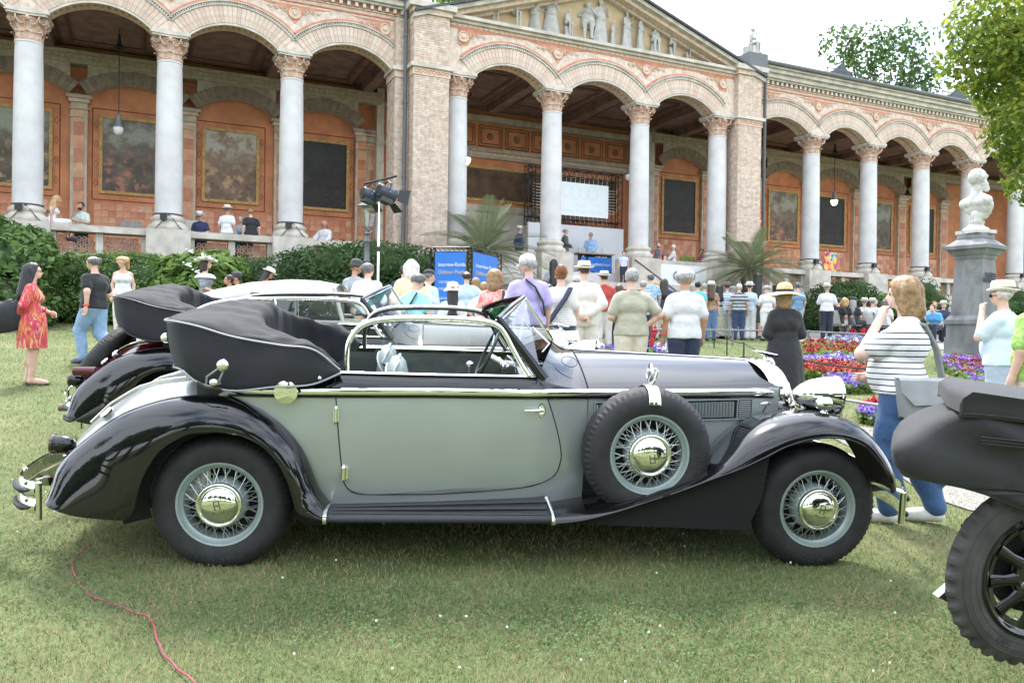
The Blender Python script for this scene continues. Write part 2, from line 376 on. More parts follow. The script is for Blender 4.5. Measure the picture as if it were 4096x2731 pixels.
def car_frame(o, CO_, axes):
    cf_, cl_, n_ = axes
    o.matrix_world = Matrix(((cf_[0], cl_[0], n_[0], CO_[0]), (cf_[1], cl_[1], n_[1], CO_[1]), (cf_[2], cl_[2], n_[2], CO_[2]), (0, 0, 0, 1)))
def cabriolet(root, lower, upper, fend, hoodm, seatm, topm, pipem, side_spare=True, four=False, hi=True):
    T = root
    # ---- lower body sides
    for sd in (-1, 1):
        rows = []
        for u in np.linspace(-2.0, .32, 48):
            rows.append([(u, sd*side_v(u, ww), ww) for ww in np.linspace(interp(u, [-1.45, -1.22], [.80, .33]), interp(u, [-2.0, -1.72], [.86, 1.035]), 16)])
        b = MB(); b.grid(rows); b.build('body_side', lower, T)
        rows = []
        for u in np.linspace(.32, 1.64, 30):
            rows.append([(u, sd*(belt_hw(u)+.006*math.sin(math.pi*t)), .55+(belt_w(u)-.52)*t) for t in np.linspace(0, 1, 8)])
        b = MB(); b.grid(rows); b.build('hood_side_panel', lower, T)
        # black shoulder above the belt
        rows = []
        for u in np.linspace(-1.76, .05, 40):
            bw = belt_hw(u); w0 = belt_w(u); rows.append([(u, sd*(bw-.004), w0), (u, sd*(bw+.004), w0+.024), (u, sd*(bw-.008), w0+.045), (u, sd*(bw-.03), 1.098), (u, sd*(bw-.06), 1.112), (u, sd*(bw-.095), 1.112), (u, sd*(bw-.10), 1.08)])
        b = MB(); b.grid(rows); b.build('door_shoulder', upper, T)
        b = MB(); pts = [(u, sd*(belt_hw(u)-.062), 1.117) for u in np.linspace(-1.16, .0, 20)]
        b.tube(pts, .0085, n=8, flat=2.2); b.build('sill_trim', CHROME, T)
        pts = [(u, sd*(belt_hw(u)+.012), belt_w(u)) for u in np.linspace(-1.76, 1.60, 60)]
        b = MB(); b.tube(pts, [.004]+[.022]*58+[.004], n=10, flat=.6); b.build('belt_moulding', CHROME, T)
        pts = [(u, sd*(belt_hw(u)+.01), belt_w(u)-.03) for u in np.linspace(-1.76, 1.60, 60)]
        b = MB(); b.tube(pts, .007, n=6); b.build('belt_pinstripe', upper, T)
    # ---- door (near side and far side) with gap, hinges and handle
    outline = [(-1.165, 1.105), (-1.157, .992), (-1.14, .8), (-1.122, .618), (-1.108, .5), (-1.083, .45), (-1.033, .42), (-.927, .414), (-.529, .422), (-.109, .452), (.061, .486), (.137, .53), (.164, .599), (.166, .669), (.133, .806), (.093, .925), (.06, 1.01), (.03, 1.075), (0, 1.105)]
    for sd in (-1, 1):
        ol = spline(outline, 70)
        rows = []
        ws = np.linspace(.4141, 1.0, 26)
        for ww in ws:
            cr_ = [ol[i, 0]+(ol[i+1, 0]-ol[i, 0])*(ww-ol[i, 1])/(ol[i+1, 1]-ol[i, 1]) for i in range(len(ol)-1) if (ol[i, 1]-ww)*(ol[i+1, 1]-ww) < 0]
            if len(cr_) >= 2:
                a, c_ = min(cr_)+.004, max(cr_)-.004; rows.append([(u, sd*(side_v(u, ww)+.004), ww) for u in np.linspace(a, c_, 24)])
        b = MB(); b.grid(rows); d = b.build('door', lower, T)
        b = MB(); b.tube([(p[0], sd*((side_v(p[0], p[1])+.0025) if p[1] < 1.0 else (belt_hw(p[0])+.002 if p[1] < 1.05 else belt_hw(p[0])-.004-.3*(p[1]-1.05))), p[1]) for p in ol], .0032, n=5); b.build('door_gap', DARK, d)
        if four: continue
        for hu, hw, hh, rr in ((-1.152, .885, .085, .011), (-1.105, .545, .075, .016)):
            b = MB(); v_ = sd*(side_v(hu, hw)+.018)
            b.lathe([(0, -hh/2-.012), (.006, -hh/2-.01), (rr*.7, -hh/2), (rr, -hh/2+.003), (rr, hh/2-.003), (rr*.7, hh/2), (.006, hh/2+.01), (0, hh/2+.012)], c=(hu, v_, hw), n=14); b.box((hu+.012*(1 if hw < .7 else 0), v_+.01*(-sd), hw), (.03, .02, hh*.9)); b.build('hinge', CHROME, d)
        b = MB(); hv = sd*(side_v(.03, .93)+.006)
        b.prism([(.03+.016*math.cos(a)*(1+.25*math.cos(2*a)), .925+.038*math.sin(a)) for a in np.linspace(0, 2*math.pi, 20, endpoint=False)], hv, hv+sd*.008, axis='y')
        b.tube([(.03, hv+sd*.01, .935), (.028, hv+sd*.035, .934), (.01, hv+sd*.045, .932), (-.075, hv+sd*.042, .93)], [.009, .010, .011, .005], n=10); b.sphere((.03, hv+sd*.01, .905), (.009, .006, .009)); b.build('handle', CHROME, d)
        b = MB(); b.prism([(.03+.02*math.cos(a)*(1+.25*math.cos(2*a)), .925+.043*math.sin(a)) for a in np.linspace(0, 2*math.pi, 20, endpoint=False)], hv-sd*.002, hv+sd*.002, axis='y'); b.build('handle_gasket', BLKTRIM, d)
    # ---- hood, cowl, radiator shell
    for sd, nm in ((-1, 'hood_panel'), (1, 'hood_panel')):
        rows = []
        for u in np.linspace(.325, 1.66, 40):
            bw = belt_hw(u)
            rows.append([(u+.10*(1-(t**2))*(u-.325)/1.335*.6, sd*bw*math.sin(t*math.pi/2), hood_w(u, bw*math.sin(t*math.pi/2))) for t in np.linspace(0, 1, 22)])
        b = MB(); b.grid(rows); b.build(nm, hoodm, T)
    b = MB(); b.tube([(u, 0, hood_top(u)+.004) for u in np.linspace(.33, 1.62, 30)], .006, n=8, flat=2.); b.build('hood_hinge', CHROME, T)
    rows = []
    for s in np.linspace(-1, 1, 41):
        a = abs(s); row = []
        v0 = .70*a*np.sign(s); ub = .19-.19*a**1.4; wb_ = 1.275-.165*a**2.1
        v1 = belt_hw(.325)*math.sin(a*math.pi/2)*np.sign(s); w1 = hood_w(.318, v1)
        for t in np.linspace(0, 1, 12):
            e = t*t*(3-2*t); row.append((ub+(.318-ub)*t, v0+(v1-v0)*t, wb_+(w1-wb_)*(1-(1-t)**1.9)))
        rows.append(row)
    b = MB(); b.grid(rows); b.build('cowl', hoodm, T)
    for sd in (-1, 1):
        rows = []
        for t in np.linspace(0, 1, 12):
            u = .318*t; bw = belt_hw(u); w1 = hood_w(.318, .63); ze = 1.11+(w1-1.11)*(1-(1-t)**1.9); ve = .70+(belt_hw(.325)-.70)*t; rows.append([(u, sd*(bw+.002), belt_w(u)-.02), (u, sd*(bw+.003), belt_w(u)+.012), (u, sd*(ve+.006), (ze+belt_w(u)+.012)/2), (u, sd*ve, ze)])
        b = MB(); b.grid(rows); b.build('cowl_side', hoodm, T)
        g = MB(); g.tube([(.325, sd*(belt_hw(.325)*math.sin(t)+.002), hood_w(.325, belt_hw(.325)*math.sin(t))+.001) for t in np.linspace(0, math.pi/2, 16)]+[(.325, sd*(belt_hw(.325)+.003), ww) for ww in np.linspace(1.0, .6, 6)], .003, n=5); g.build('hood_gap', DARK, T)
    fl = MB(); fl.tube([(.235+.05*math.cos(a), -.44+.028*math.sin(a), 1.185+.032*math.sin(a)*.9-.03*math.cos(a)*.2) for a in np.linspace(0, 2*math.pi, 24, endpoint=False)], .002, n=5, closed=True); fl.build('cowl_vent_gap', DARK, T)
    # radiator shell
    rows = []
    pa = [(-.345, .50), (-.352, .70), (-.352, .88), (-.345, .99), (-.315, 1.075), (-.25, 1.135), (-.15, 1.168), (0, 1.178)]
    pa = pa+[(-x, z) for x, z in pa[-2::-1]]; pa = spline(pa, 60)
    for v_, w_ in pa:
        ui = 1.745-.22*max(0, w_-.75)-.02*(1-(v_/.35)**2); row = []
        for du, k_ in ((-.075, 1.0), (-.05, 1.035), (.0, 1.045), (.045, 1.03), (.062, .99), (.06, .90), (.0, .87)):
            row.append((ui+du, v_*k_, .75+(w_-.75)*k_))
        rows.append(row)
    b = MB(); b.grid(rows); sh = b.build('radiator_shell', CHROME, T)
    hb_ = [(1.655+.055*(1-(abs(v_)/.36)**2), v_, hood_w(1.655, v_)) for v_ in np.linspace(-.362, .362, 41)]; up_ = resample([p for p in pa if p[1] > 1.0], 41); b = MB(); b.grid([hb_, [(1.745-.22*max(0, q[1]-.75)-.07, q[0]*1.01, .75+(q[1]-.75)*1.01) for q in up_]]); b.build('hood_nose', CHROME, T)
    b = MB(); b.prism([(v_*.9, .75+(w_-.75)*.9) for v_, w_ in pa], 1.70, 1.71, axis='x')
    for v_ in np.linspace(-.29, .29, 24): b.box((1.728-.03, v_, .78), (.014, .006, .6), mi=1)
    b.build('grille', [DARK, CHROME], T)
    b = MB(); b.lathe([(.05, 0), (.045, .012), (.02, .02), (.014, .04), (.0, .045)], c=(1.70, 0, 1.165), n=16)
    b.sphere((1.70, 0, 1.222), (.03, .014, .014));
    for sd in (-1, 1): b.prism([(1.60, 1.246), (1.66, 1.238), (1.76, 1.222), (1.785, 1.215), (1.76, 1.21), (1.69, 1.214)], sd*.012, sd*.05, axis='y')
    b.tube([(1.62, 0, 1.245), (1.70, 0, 1.225), (1.785, 0, 1.218)], [.005, .013, .004], n=8); b.build('hood_ornament', CHROME, T)
    # ---- louvres
    if hi:
        ang = math.atan2(-.26, 1.32); lm = MB(); lm.prism([(-.006, 0), (.002, -.013), (.006, -.012), (-.001, .001)], -.05, .05); lme = lm.mesh('louvre', lower); dk = MB();
        dk.box((0, 0, 0), (1.10, .006, .12)); fr = dk.build('louvre_panel', DARK, T, smooth=False); uc = .905; fr.location = (uc, -belt_hw(uc)-.009, .905); fr.rotation_euler = (0, 0, -ang); fr.rotation_euler = (0, R(-.5), math.atan2(.26, 1.32))
        for i in range(44):
            o = link('louvre', lme, fr); o.location = (-.535+i*.0218, -.006, 0)
        hm = MB(); hm.box((0, 0, 0), (.085, .012, .007)); hme = hm.mesh('louvre_bar', lower, smooth=False)
        for i in range(9): o = link('louvre', hme, fr); o.location = (.493, -.008, -.05+i*.0125)
        b = MB()
        for z in (-.064, .064): b.box((0, -.008, z), (1.10, .012, .007))
        for x in (-.548, .44, .548): b.box((x, -.0075, 0), (.006, .012, .121))
        b.build('louvre_frame', SPOKEM, fr, smooth=False)
        b = MB(); b.tube([(1.52, -.415, .885), (1.53, -.44, .93), (1.53, -.44, .945)], .006, n=8); b.tube([(1.49, -.44, .945), (1.53, -.445, .95), (1.565, -.435, .945)], [.006, .011, .006], n=8); b.build('hood_latch', CHROME, T)
    # ---- tail
    rows = []
    for u in list(np.linspace(-1.85, -2.6, 16))+[-2.66, -2.71, -2.75, -2.775, -2.785]:
        ct = interp(-u, [1.85, 2.0, 2.13, 2.29, 2.42, 2.58, 2.725, 2.785], [1.03, 1.015, 1.0, .975, .93, .825, .685, .56])
        hw = interp(-u, [1.85, 2.13, 2.42, 2.6, 2.725, 2.785], [.72, .67, .60, .53, .46, .42]); lo = .36
        rows.append([(u, hw*math.sin(a), lo+(ct-lo)*abs(math.cos(a))**.55) for a in np.linspace(-math.pi/2, math.pi/2, 31)])
    b = MB(); b.grid(rows); n_ = len(rows[0]); b.add(rows[-1], [tuple(range(n_))]); tl = b.build('rear_deck', lower, T)
    b = MB()
    for v_ in (-.2, .2): b.tube([(u, v_, interp(-u, [1.9, 2.0, 2.13, 2.29, 2.42, 2.58, 2.7], [1.028, 1.016, 1.0, .975, .93, .825, .70])*.985+.012) for u in np.linspace(-1.95, -2.7, 14)], .007, n=6)
    b.build('deck_trim', CHROME, tl)
    b = MB(); b.lathe([(.035, 0), (.042, .006), (.042, .02), (.03, .03), (0, .032)], n=20); fc = b.build('fuel_cap', CHROME, tl); fc.location = (-2.53, -.38, .79); fc.rotation_euler = (R(20), R(-38), 0)
    # ---- fenders
    for sd in (-1, 1):
        b = fender_mesh(FF_CREST, FF_LIP, .70, .90, .40, .06, side=-sd if False else (1 if sd > 0 else -1)); ff = b.build('front_fender', [fend, DARK], T)
        lp = spline(FF_LIP, 60); b = MB(); b.tube([(p[0], sd*.899, p[1]-.001) for p in lp], .006, n=6); b.build('fender_bead', fend, ff)
        b = fender_mesh(RF_CREST, RF_LIP, .72, .895, .45, .10, nt=70, side=sd); rf = b.build('rear_fender', [fend, DARK], T)
        rd = spline([(-2.242, .688), (-2.183, .736), (-2.093, .8), (-1.967, .845), (-1.817, .868), (-1.704, .858), (-1.591, .816), (-1.506, .746), (-1.444, .675), (-1.397, .603)], 30)
        # valance under the front sweep, chassis side
        b = MB(); b.prism([(.12, .297), (.5, .275), (1.28, .25), (1.36, .45), (1.40, .80), (1.2, .66), (1.0, .58), (.7, .46), (.4, .37), (.12, .315)], sd*.835, sd*.85, axis='y'); b.build('inner_panel', DARK, T, smooth=False)
        # running board
        b = MB(); prof = [(-.62, .345), (-.70, .352), (-.735, .352)]
        rows = []
        for u in (-1.185, -1.175, .09, .10):
            e = .012 if u in (-1.185, .10) else 0; k = (u+1.185)/1.285
            rows.append([(u, sd*.60, .345+.05*k), (u, sd*.735, .352+.06*k*.8), (u, sd*.80, .352+.02*k), (u, sd*.86, .348-.004*k), (u, sd*(.892-e), .338), (u, sd*(.902-e), .322), (u, sd*(.898-e), .303), (u, sd*.88, .296), (u, sd*.60, .29)])
        b = MB(); b.grid(rows); rb = b.build('running_board', mat('black ribbed rubber', (.03, .03, .034), rough=.55, var=.12, scale=20), T, auto=60)
        for v_, w0, w1 in ((.775, .356, .394), (.825, .354, .368), (.868, .348, .345)):
            b = MB(); b.tube([(-1.15, sd*v_, w0), (.07, sd*v_, w1)], .007, n=8, flat=1.2); b.build('rib', MATS['black ribbed rubber'], rb)
        for u, k in ((-1.19, 0), (.10, 1.)):
            b = MB(); b.tube([(u-.02*k, sd*.735, .357+.05*k), (u-.01*k, sd*.80, .357+.02*k), (u, sd*.87, .35), (u, sd*.898, .337), (u, sd*.906, .318), (u, sd*.90, .298)], .010, n=8, flat=1.4); b.build('end_strip', CHROME, rb)
    for sd in (-1, 1):
        b = MB(); b.grid([[(-1.783+r_*math.cos(t), sd*.715, .366+r_*math.sin(t)) for r_ in (.40, .56)] for t in np.linspace(-.25, math.pi+.25, 26)]); b.build('wheel_house', DARK, T)
    # ---- chassis underside
    b = MB(); b.box((-.2, 0, .34), (4.2, 1.15, .12)); b.box((-2.3, 0, .42), (.8, .8, .25)); b.box((1.6, 0, .5), (.25, .7, .4)); b.box((-1.78, 0, .365), (.08, 1.5, .08)); b.box((1.75, 0, .36), (.06, 1.4, .06)); b.box((-1.78, 0, .62), (.95, 1.16, .5)); b.build('chassis', DARK, T, smooth=False)
    # ---- wheels
    W = []
    for u, w_ in ((-1.783, .366), (1.747, .362)):
        W.append(wheel(T, u, -.79, w_, True, rot=R(-12) if u < 0 else R(15))); wheel(T, u, .79, w_, False, detail=False)
    if side_spare:
        s_ = wheel(T, .676, -.80, .685, True, name='spare_wheel', rot=R(180-8)); W.append(s_); wheel(T, .676, .80, .685, False, name='spare_wheel', detail=False)
        for sd in (-1, 1):
            b = MB(); b.tube([(.68, sd*.55, 1.05), (.68, sd*.66, 1.085), (.682, sd*.75, 1.085), (.683, sd*.795, 1.06), (.684, sd*.815, 1.02), (.684, sd*.822, .985)], .005, n=8, flat=7.); b.build('spare_strap', CHROME, T)
            b = MB(); b.tube([(.685, sd*.73, 1.088), (.70, sd*.73, 1.12), (.715, sd*.73, 1.18), (.705, sd*.73, 1.19), (.67, sd*.73, 1.185)], .006, n=8)
            b.lathe([(0, -.016), (.03, -.012), (.055, -.003), (.062, .004), (.06, .008)], c=(.662, sd*.74, 1.165), axis='x', n=24); mr = b.build('mirror', CHROME, T)
        # dark well in the fender around the tyre
    # ---- lamps
    for sd in (-1, 1):
        b = MB(); pr = [(0, -.20), (.03, -.185), (.065, -.15), (.095, -.09), (.112, -.02), (.119, .04), (.121, .075), (.127, .08), (.127, .092), (.118, .098)]
        b.lathe(pr, c=(1.87, sd*.50, 1.02), axis='x', n=36, cap=False); h = b.build('headlight', CHROME, T)
        b = MB(); b.lathe([(.118, .098), (.09, .115), (.05, .125), (0, .128)], c=(1.87, sd*.50, 1.02), axis='x', n=30, cap=False); b.build('lens', mat('lamp glass', (.7, .72, .72), rough=.08, var=.05, coat=1), h)
        b = MB(); b.tube([(1.80, sd*.34, .93), (1.80, sd*.46, .92), (1.82, sd*.49, .93)], .022, n=10); b.build('headlight_bracket', CHROME, h)
        b = MB(); b.lathe([(0, -.055), (.02, -.05), (.037, -.025), (.043, .01), (.043, .035), (.03, .045), (0, .05)], c=(1.78, sd*.70, .995), axis='x', n=22, cap=False); b.tube([(1.78, sd*.70, .96), (1.785, sd*.70, .935)], [.012, .03], n=12); b.build('side_lamp', CHROME, T)
        b = MB(); b.lathe([(0, .065), (.03, .05), (.048, .02), (.055, -.02), (.056, -.06)], c=(-2.70, sd*.56, .645), axis='x', n=22, cap=False); b.tube([(-2.68, sd*.56, .61), (-2.63, sd*.57, .57), (-2.60, sd*.60, .60)], [.03, .035, .03], n=10); tl_ = b.build('tail_lamp', fend, T)
        b = MB(); b.lathe([(.058, -.05), (.058, -.066), (.05, -.07), (0, -.075)], c=(-2.70, sd*.56, .645), axis='x', n=22, cap=False); b.build('tail_lens', mat('dark red lens', (.03, .004, .004), rough=.15, var=0, coat=1), tl_)
    # ---- bumpers
    for z, nm in ((.405, 'rear_bumper_blade'), (.305, 'rear_bumper_blade')):
        pts = spline([(-2.80, -.66, z), (-2.90, -.60, z), (-3.0, -.42, z), (-3.05, 0, z), (-3.0, .42, z), (-2.90, .60, z), (-2.80, .66, z)], 36)
        b = MB(); rows = [[(p[0]-.006, p[1]*1.0, p[2]+.045), (p[0]-.018, p[1]*1.02, p[2]+.02), (p[0]-.02, p[1]*1.022, p[2]-.01), (p[0]-.006, p[1], p[2]-.042), (p[0]+.004, p[1]*.99, p[2]-.04), (p[0]+.004, p[1]*.99, p[2]+.043)] for p in pts]
        b.grid(rows, closed_v=True); bp = b.build(nm, CHROME, T)
        for sd in (-1, 1):
            q = pts[1:9] if sd < 0 else pts[-9:-1]
            b = MB(); b.tube([(p[0]-.022, p[1]*1.03, p[2]-.005) for p in q], [.006]+[.018]*6+[.006], n=10); b.build('bumper_rubber', BLKTRIM, bp)
    b = MB()
    for sd in (-1, 1):
        b.lathe([(0, -.13), (.016, -.125), (.018, .09), (0, .10)], c=(-2.80, sd*.665, .36), n=12)
        b.box((-2.86, sd*.3, .36), (.22, .05, .05)); b.sphere((-2.97, sd*.45, .47), .014)
    b.build('rear_bumper_post', CHROME, T)
    for z in (.455, .335):
        pts = spline([(2.33, -.72, z-.02), (2.39, -.60, z), (2.43, -.3, z), (2.44, 0, z), (2.43, .3, z), (2.39, .60, z), (2.33, .72, z-.02)], 30)
        b = MB(); rows = [[(p[0]+.006, p[1], p[2]+.04), (p[0]+.018, p[1]*1.02, p[2]), (p[0]+.006, p[1], p[2]-.04), (p[0]-.004, p[1]*.99, p[2]-.038), (p[0]-.004, p[1]*.99, p[2]+.038)] for p in pts]
        b.grid(rows, closed_v=True); b.build('front_bumper_blade', CHROME, T)
    b = MB()
    for sd in (-1, 1):
        b.tube([(2.05, sd*.62, .53), (2.2, sd*.68, .50), (2.33, sd*.71, .455)], .02, n=8, flat=1.6); b.lathe([(0, -.12), (.02, -.115), (.022, .085), (0, .095)], c=(2.335, sd*.725, .37), n=12)
    b.build('front_bumper_post', CHROME, T)
    b = MB()
    for sd in (-1, 1):
        for z in (.41, .31): b.sphere((2.37, sd*.70, z), (.022, .03, .022))
    b.build('bumper_rubber', BLKTRIM, T)
    # ---- windscreen
    nb, ntp, cb, ct = (.03, .665, 1.115), (-.224, .60, 1.435), (.19, 0, 1.27), (-.005, 0, 1.552)
    gl = glassmat('clear car glass', (.93, .96, .94), mixf=.10)
    for sd in (-1, 1):
        q = [(nb[0], sd*nb[1], nb[2]), cb, ct, (ntp[0], sd*ntp[1], ntp[2])]
        b = MB(); b.add(q, [(0, 1, 2, 3)]); b.build('windscreen_pane', gl, T, smooth=False)
        b = MB(); b.tube([q[1], q[2], q[3], q[0]], .011, n=8); b.build('windscreen_frame', CHROME, T)
        b = MB(); b.tube([(.045, sd*.675, 1.10), (-.09, sd*.64, 1.27), (-.235, sd*.60, 1.445)], [.034, .027, .026], n=10, flat=.75); b.build('windscreen_post', upper, T)
        b = MB(); b.tube([(-.235, sd*.60, 1.447), (-.12, sd*.3, 1.515), (-.015, 0, 1.557)], .017, n=8); b.build('windscreen_header', CHROME if False else upper, T)
        b = MB(); b.tube([(.06, sd*.45, 1.24), (.12, sd*.34, 1.285), (.02, sd*.24, 1.38)], .005, n=6); b.build('wiper', CHROME, T)
        # side window
        wl = [(-1.107, 1.114), (-1.109, 1.229), (-1.093, 1.304), (-1.047, 1.371), (-.983, 1.407), (-.874, 1.428), (-.654, 1.439), (-.432, 1.439), (-.282, 1.425), (-.221, 1.397), (-.182, 1.345), (-.141, 1.271), (-.092, 1.189), (-.044, 1.121)]
        if four: wl = [(-1.78, 1.10), (-1.72, 1.25), (-1.58, 1.35), (-1.35, 1.405), (-1.0, 1.43), (-.6, 1.44), (-.40, 1.435), (-.27, 1.42), (-.21, 1.38), (-.17, 1.32), (-.10, 1.20), (-.044, 1.121)]
        wp = spline(wl, 60); lean = lambda z: sd*(.672-.06*(z-1.11)/.33)
        b = MB(); b.tube([(p[0], lean(p[1]), p[1]) for p in wp], .0165, n=10, flat=.8)
        if four: b.tube([(-1.0, lean(1.11), 1.11), (-1.0, lean(1.43), 1.43)], .016, n=8)
        b.build('window_frame', CHROME, T)
        b = MB(); b.tube([(p[0]*.998-.0, lean(p[1])-sd*.006, p[1]-.012) for p in wp], .010, n=6); b.build('window_seal', BLKTRIM, T)
        b = MB(); n_ = len(wp); b.add([(p[0], lean(p[1]), p[1]-.01) for p in wp], [tuple(range(n_))]); b.build('side_window', gl, T, smooth=False)
    # sun visors of green glass
    for sd in (-1, 1):
        b = MB(); b.add([(-.17, sd*.50, 1.452), (-.04, sd*.12, 1.522), (-.10, sd*.12, 1.40), (-.24, sd*.50, 1.35)], [(0, 1, 2, 3)])
        b.build('sun_visor', glassmat('green visor glass', (.02, .35, .16), mixf=.1), T, smooth=False)
    # ---- interior
    im = mat('interior dark trim', (.05, .055, .055), rough=.7, var=.1)
    b = MB(); b.add([(-1.95, -.63, .45), (.02, -.63, .45), (.02, .63, .45), (-1.95, .63, .45), (-1.95, -.63, 1.085), (.02, -.63, 1.10), (.02, .63, 1.10), (-1.95, .63, 1.085)], [(0, 1, 2, 3), (0, 4, 5, 1), (2, 6, 7, 3), (1, 5, 6, 2), (3, 7, 4, 0)]); b.build('cabin_lining', im, T, smooth=False)
    rows = [[(.05-.03*abs(v)/.6, v, 1.15-.12*(v/.66)**2), (-.08, v, 1.15-.10*(v/.66)**2), (-.11, v, 1.06), (-.09, v, .85)] for v in np.linspace(-.62, .62, 12)]
    b = MB(); b.grid(rows); b.build('dashboard', hoodm, T)
    b = MB()
    for v_ in (.2, .34, .48): b.lathe([(.04, 0), (.04, -.012), (.0, -.012)], c=(-.112, v_, 1.06), axis='x', n=16)
    for v_ in (-.1, 0, .1): b.sphere((-.115, v_, .98), .012)
    b.build('gauges', CHROME, T)
    sw = MB(); a_ = np.array([-.13, 0, -.30]); a_ = a_/np.linalg.norm(a_)
    ring = [(-.22+.19*math.cos(t)*a_[0], .35+.19*math.sin(t), 1.13+.19*math.cos(t)*a_[2]) for t in np.linspace(0, 2*math.pi, 36, endpoint=False)]
    sw.tube(ring, .012, n=8, closed=True, mi=0)
    for t in (.6, 2.5, 4.7):
        sw.tube([(-.19, .35, 1.11), (-.22+.19*math.cos(t)*a_[0], .35+.19*math.sin(t), 1.13+.19*math.cos(t)*a_[2])], .006, n=6, mi=1)
    sw.tube([(-.19, .35, 1.115), (-.02, .35, 1.02)], .02, n=8, mi=1); sw.build('steering_wheel', [BLKTRIM, CHROME], T)
    b = MB(); b.tube([(-.38, 0, .6), (-.36, 0, 1.08)], .006, n=6); b.sphere((-.36, 0, 1.10), (.026, .026, .02)); b.build('gear_lever', CHROME, T)
    for su, sv in ((-.78, -.32), (-.87, .33)):
        rows = []
        for t in np.linspace(-1, 1, 25):
            x = t*.26; pl = .012*abs(math.sin(t*5*math.pi/2)); h = .60*(1-.10*abs(t)**3.5)
            row = []
            for k, (du, z) in enumerate(((.10, .52), (.07, .7), (.035, .9), (.01, 1.06), (-.01, 1.14), (-.045, 1.178), (-.085, 1.168), (-.11, 1.12), (-.12, 1.0), (-.10, .6))):
                dz = -.10*abs(t)**3*(1 if z > 1 else 0); ed = .045*abs(t)**6
                row.append((su+du+(pl if k < 6 else 0)-(ed if k < 6 else -ed), sv+x, z+dz+(.3*pl if 4 <= k <= 6 else 0)))
            rows.append(row)
        b = MB(); b.grid(rows); n_ = 10
        b.add(rows[0], [tuple(range(n_))]); b.add(rows[-1], [tuple(range(n_))]); st = b.build('seat', seatm, T, auto=70)
        for k in (5, 7):
            b = MB(); b.tube([(r[k][0]-.004*(k == 7), r[k][1], r[k][2]+.004) for r in rows], .006, n=6); b.build('seat_piping', mat('seat piping', tuple(c for c in (.35, .38, .38)), rough=.5, var=0), st)
        b = MB(); b.box((su+.30, sv, .60), (.45, .52, .16)); b.build('seat_cushion', seatm, st)
    # ---- folded hood (soft top) under its cover
    K = [  # B (hem), T (upper edge), Rg (ridge), I (inner edge), D (inner drop)
        [(-1.134, -.755, 1.125), (-1.141, -.735, 1.14), (-1.145, -.69, 1.148), (-1.15, -.655, 1.14), (-1.15, -.65, 1.08)],
        [(-1.29, -.795, 1.061), (-1.285, -.75, 1.252), (-1.30, -.68, 1.278), (-1.32, -.60, 1.25), (-1.32, -.60, 1.02)],
        [(-1.49, -.80, 1.044), (-1.467, -.74, 1.272), (-1.52, -.60, 1.315), (-1.56, -.50, 1.335), (-1.55, -.5, 1.0)],
        [(-1.71, -.80, 1.018), (-1.72, -.73, 1.31), (-1.72, -.50, 1.385), (-1.64, -.36, 1.39), (-1.60, -.36, 1.0)],
        [(-1.89, -.78, 1.056), (-1.91, -.72, 1.362), (-1.84, -.40, 1.42), (-1.66, -.25, 1.415), (-1.61, -.25, 1.0)],
        [(-2.0, -.73, 1.12), (-2.05, -.665, 1.382), (-1.93, -.30, 1.44), (-1.65, -.15, 1.432), (-1.60, -.15, 1.0)],
        [(-2.1, -.52, 1.11), (-2.17, -.45, 1.37), (-1.92, -.15, 1.462), (-1.64, -.08, 1.44), (-1.60, -.08, 1.0)],
        [(-2.18, 0, 1.10), (-2.25, 0, 1.355), (-1.85, 0, 1.478), (-1.63, 0, 1.442), (-1.60, 0, 1.0)]]
    K = K+[[(p[0], -p[1], p[2]) for p in st_] for st_ in K[-2::-1]]
    cols = [spline([st_[k] for st_ in K], 100) for k in range(5)]
    rows = []
    for i in range(100):
        B_, T_, R_, I_, D_ = [c_[i] for c_ in cols]
        cen = np.array([-1.5, 0, 1.2]); od = (B_+T_)/2-cen; od[2] = 0; od /= np.linalg.norm(od)+1e-6
        pts = [B_-od*.03+np.array([0, 0, .004]), B_, B_*.75+T_*.25+od*.012, (B_+T_)/2+od*.014, B_*.25+T_*.75+od*.008, T_, T_*.7+R_*.3+np.array([0, 0, .012]), T_*.35+R_*.65+np.array([0, 0, .012]), R_, R_*.5+I_*.5+np.array([0, 0, .012]), I_, I_*.6+D_*.4, D_]
        pts = spline(pts, 40)
        for j in range(40):
            a = i*.35; f = math.sin(math.pi*j/39)
            pts[j] += od*f*(.006*math.sin(a*1.7+j*.22)+.004*math.sin(a*2.9-j*.31))+np.array([0, 0, 1])*f*(.004*math.sin(a*2.3+j*.5)+(.007*math.sin(a*.8+j*.9)*math.sin(a*1.9-j*.33) if j > 14 else 0))
        rows.append([tuple(p) for p in pts])
    b = MB(); b.grid(rows); st = b.build('folded_soft_top', topm, T, auto=60)
    for k, off in ((0, .012), (1, .014)):
        b = MB(); q = []
        for i in range(100):
            j = {0: 3, 1: 15}[k]; q.append(rows[i][2 if k == 0 else 15])
        q = [cols[k][i]+(cols[k][i]-np.array([-1.5, 0, cols[k][i][2]]))/1.2*.018 for i in range(100)]
        b.tube(q, .0055, n=6); b.build('piping', pipem, st)
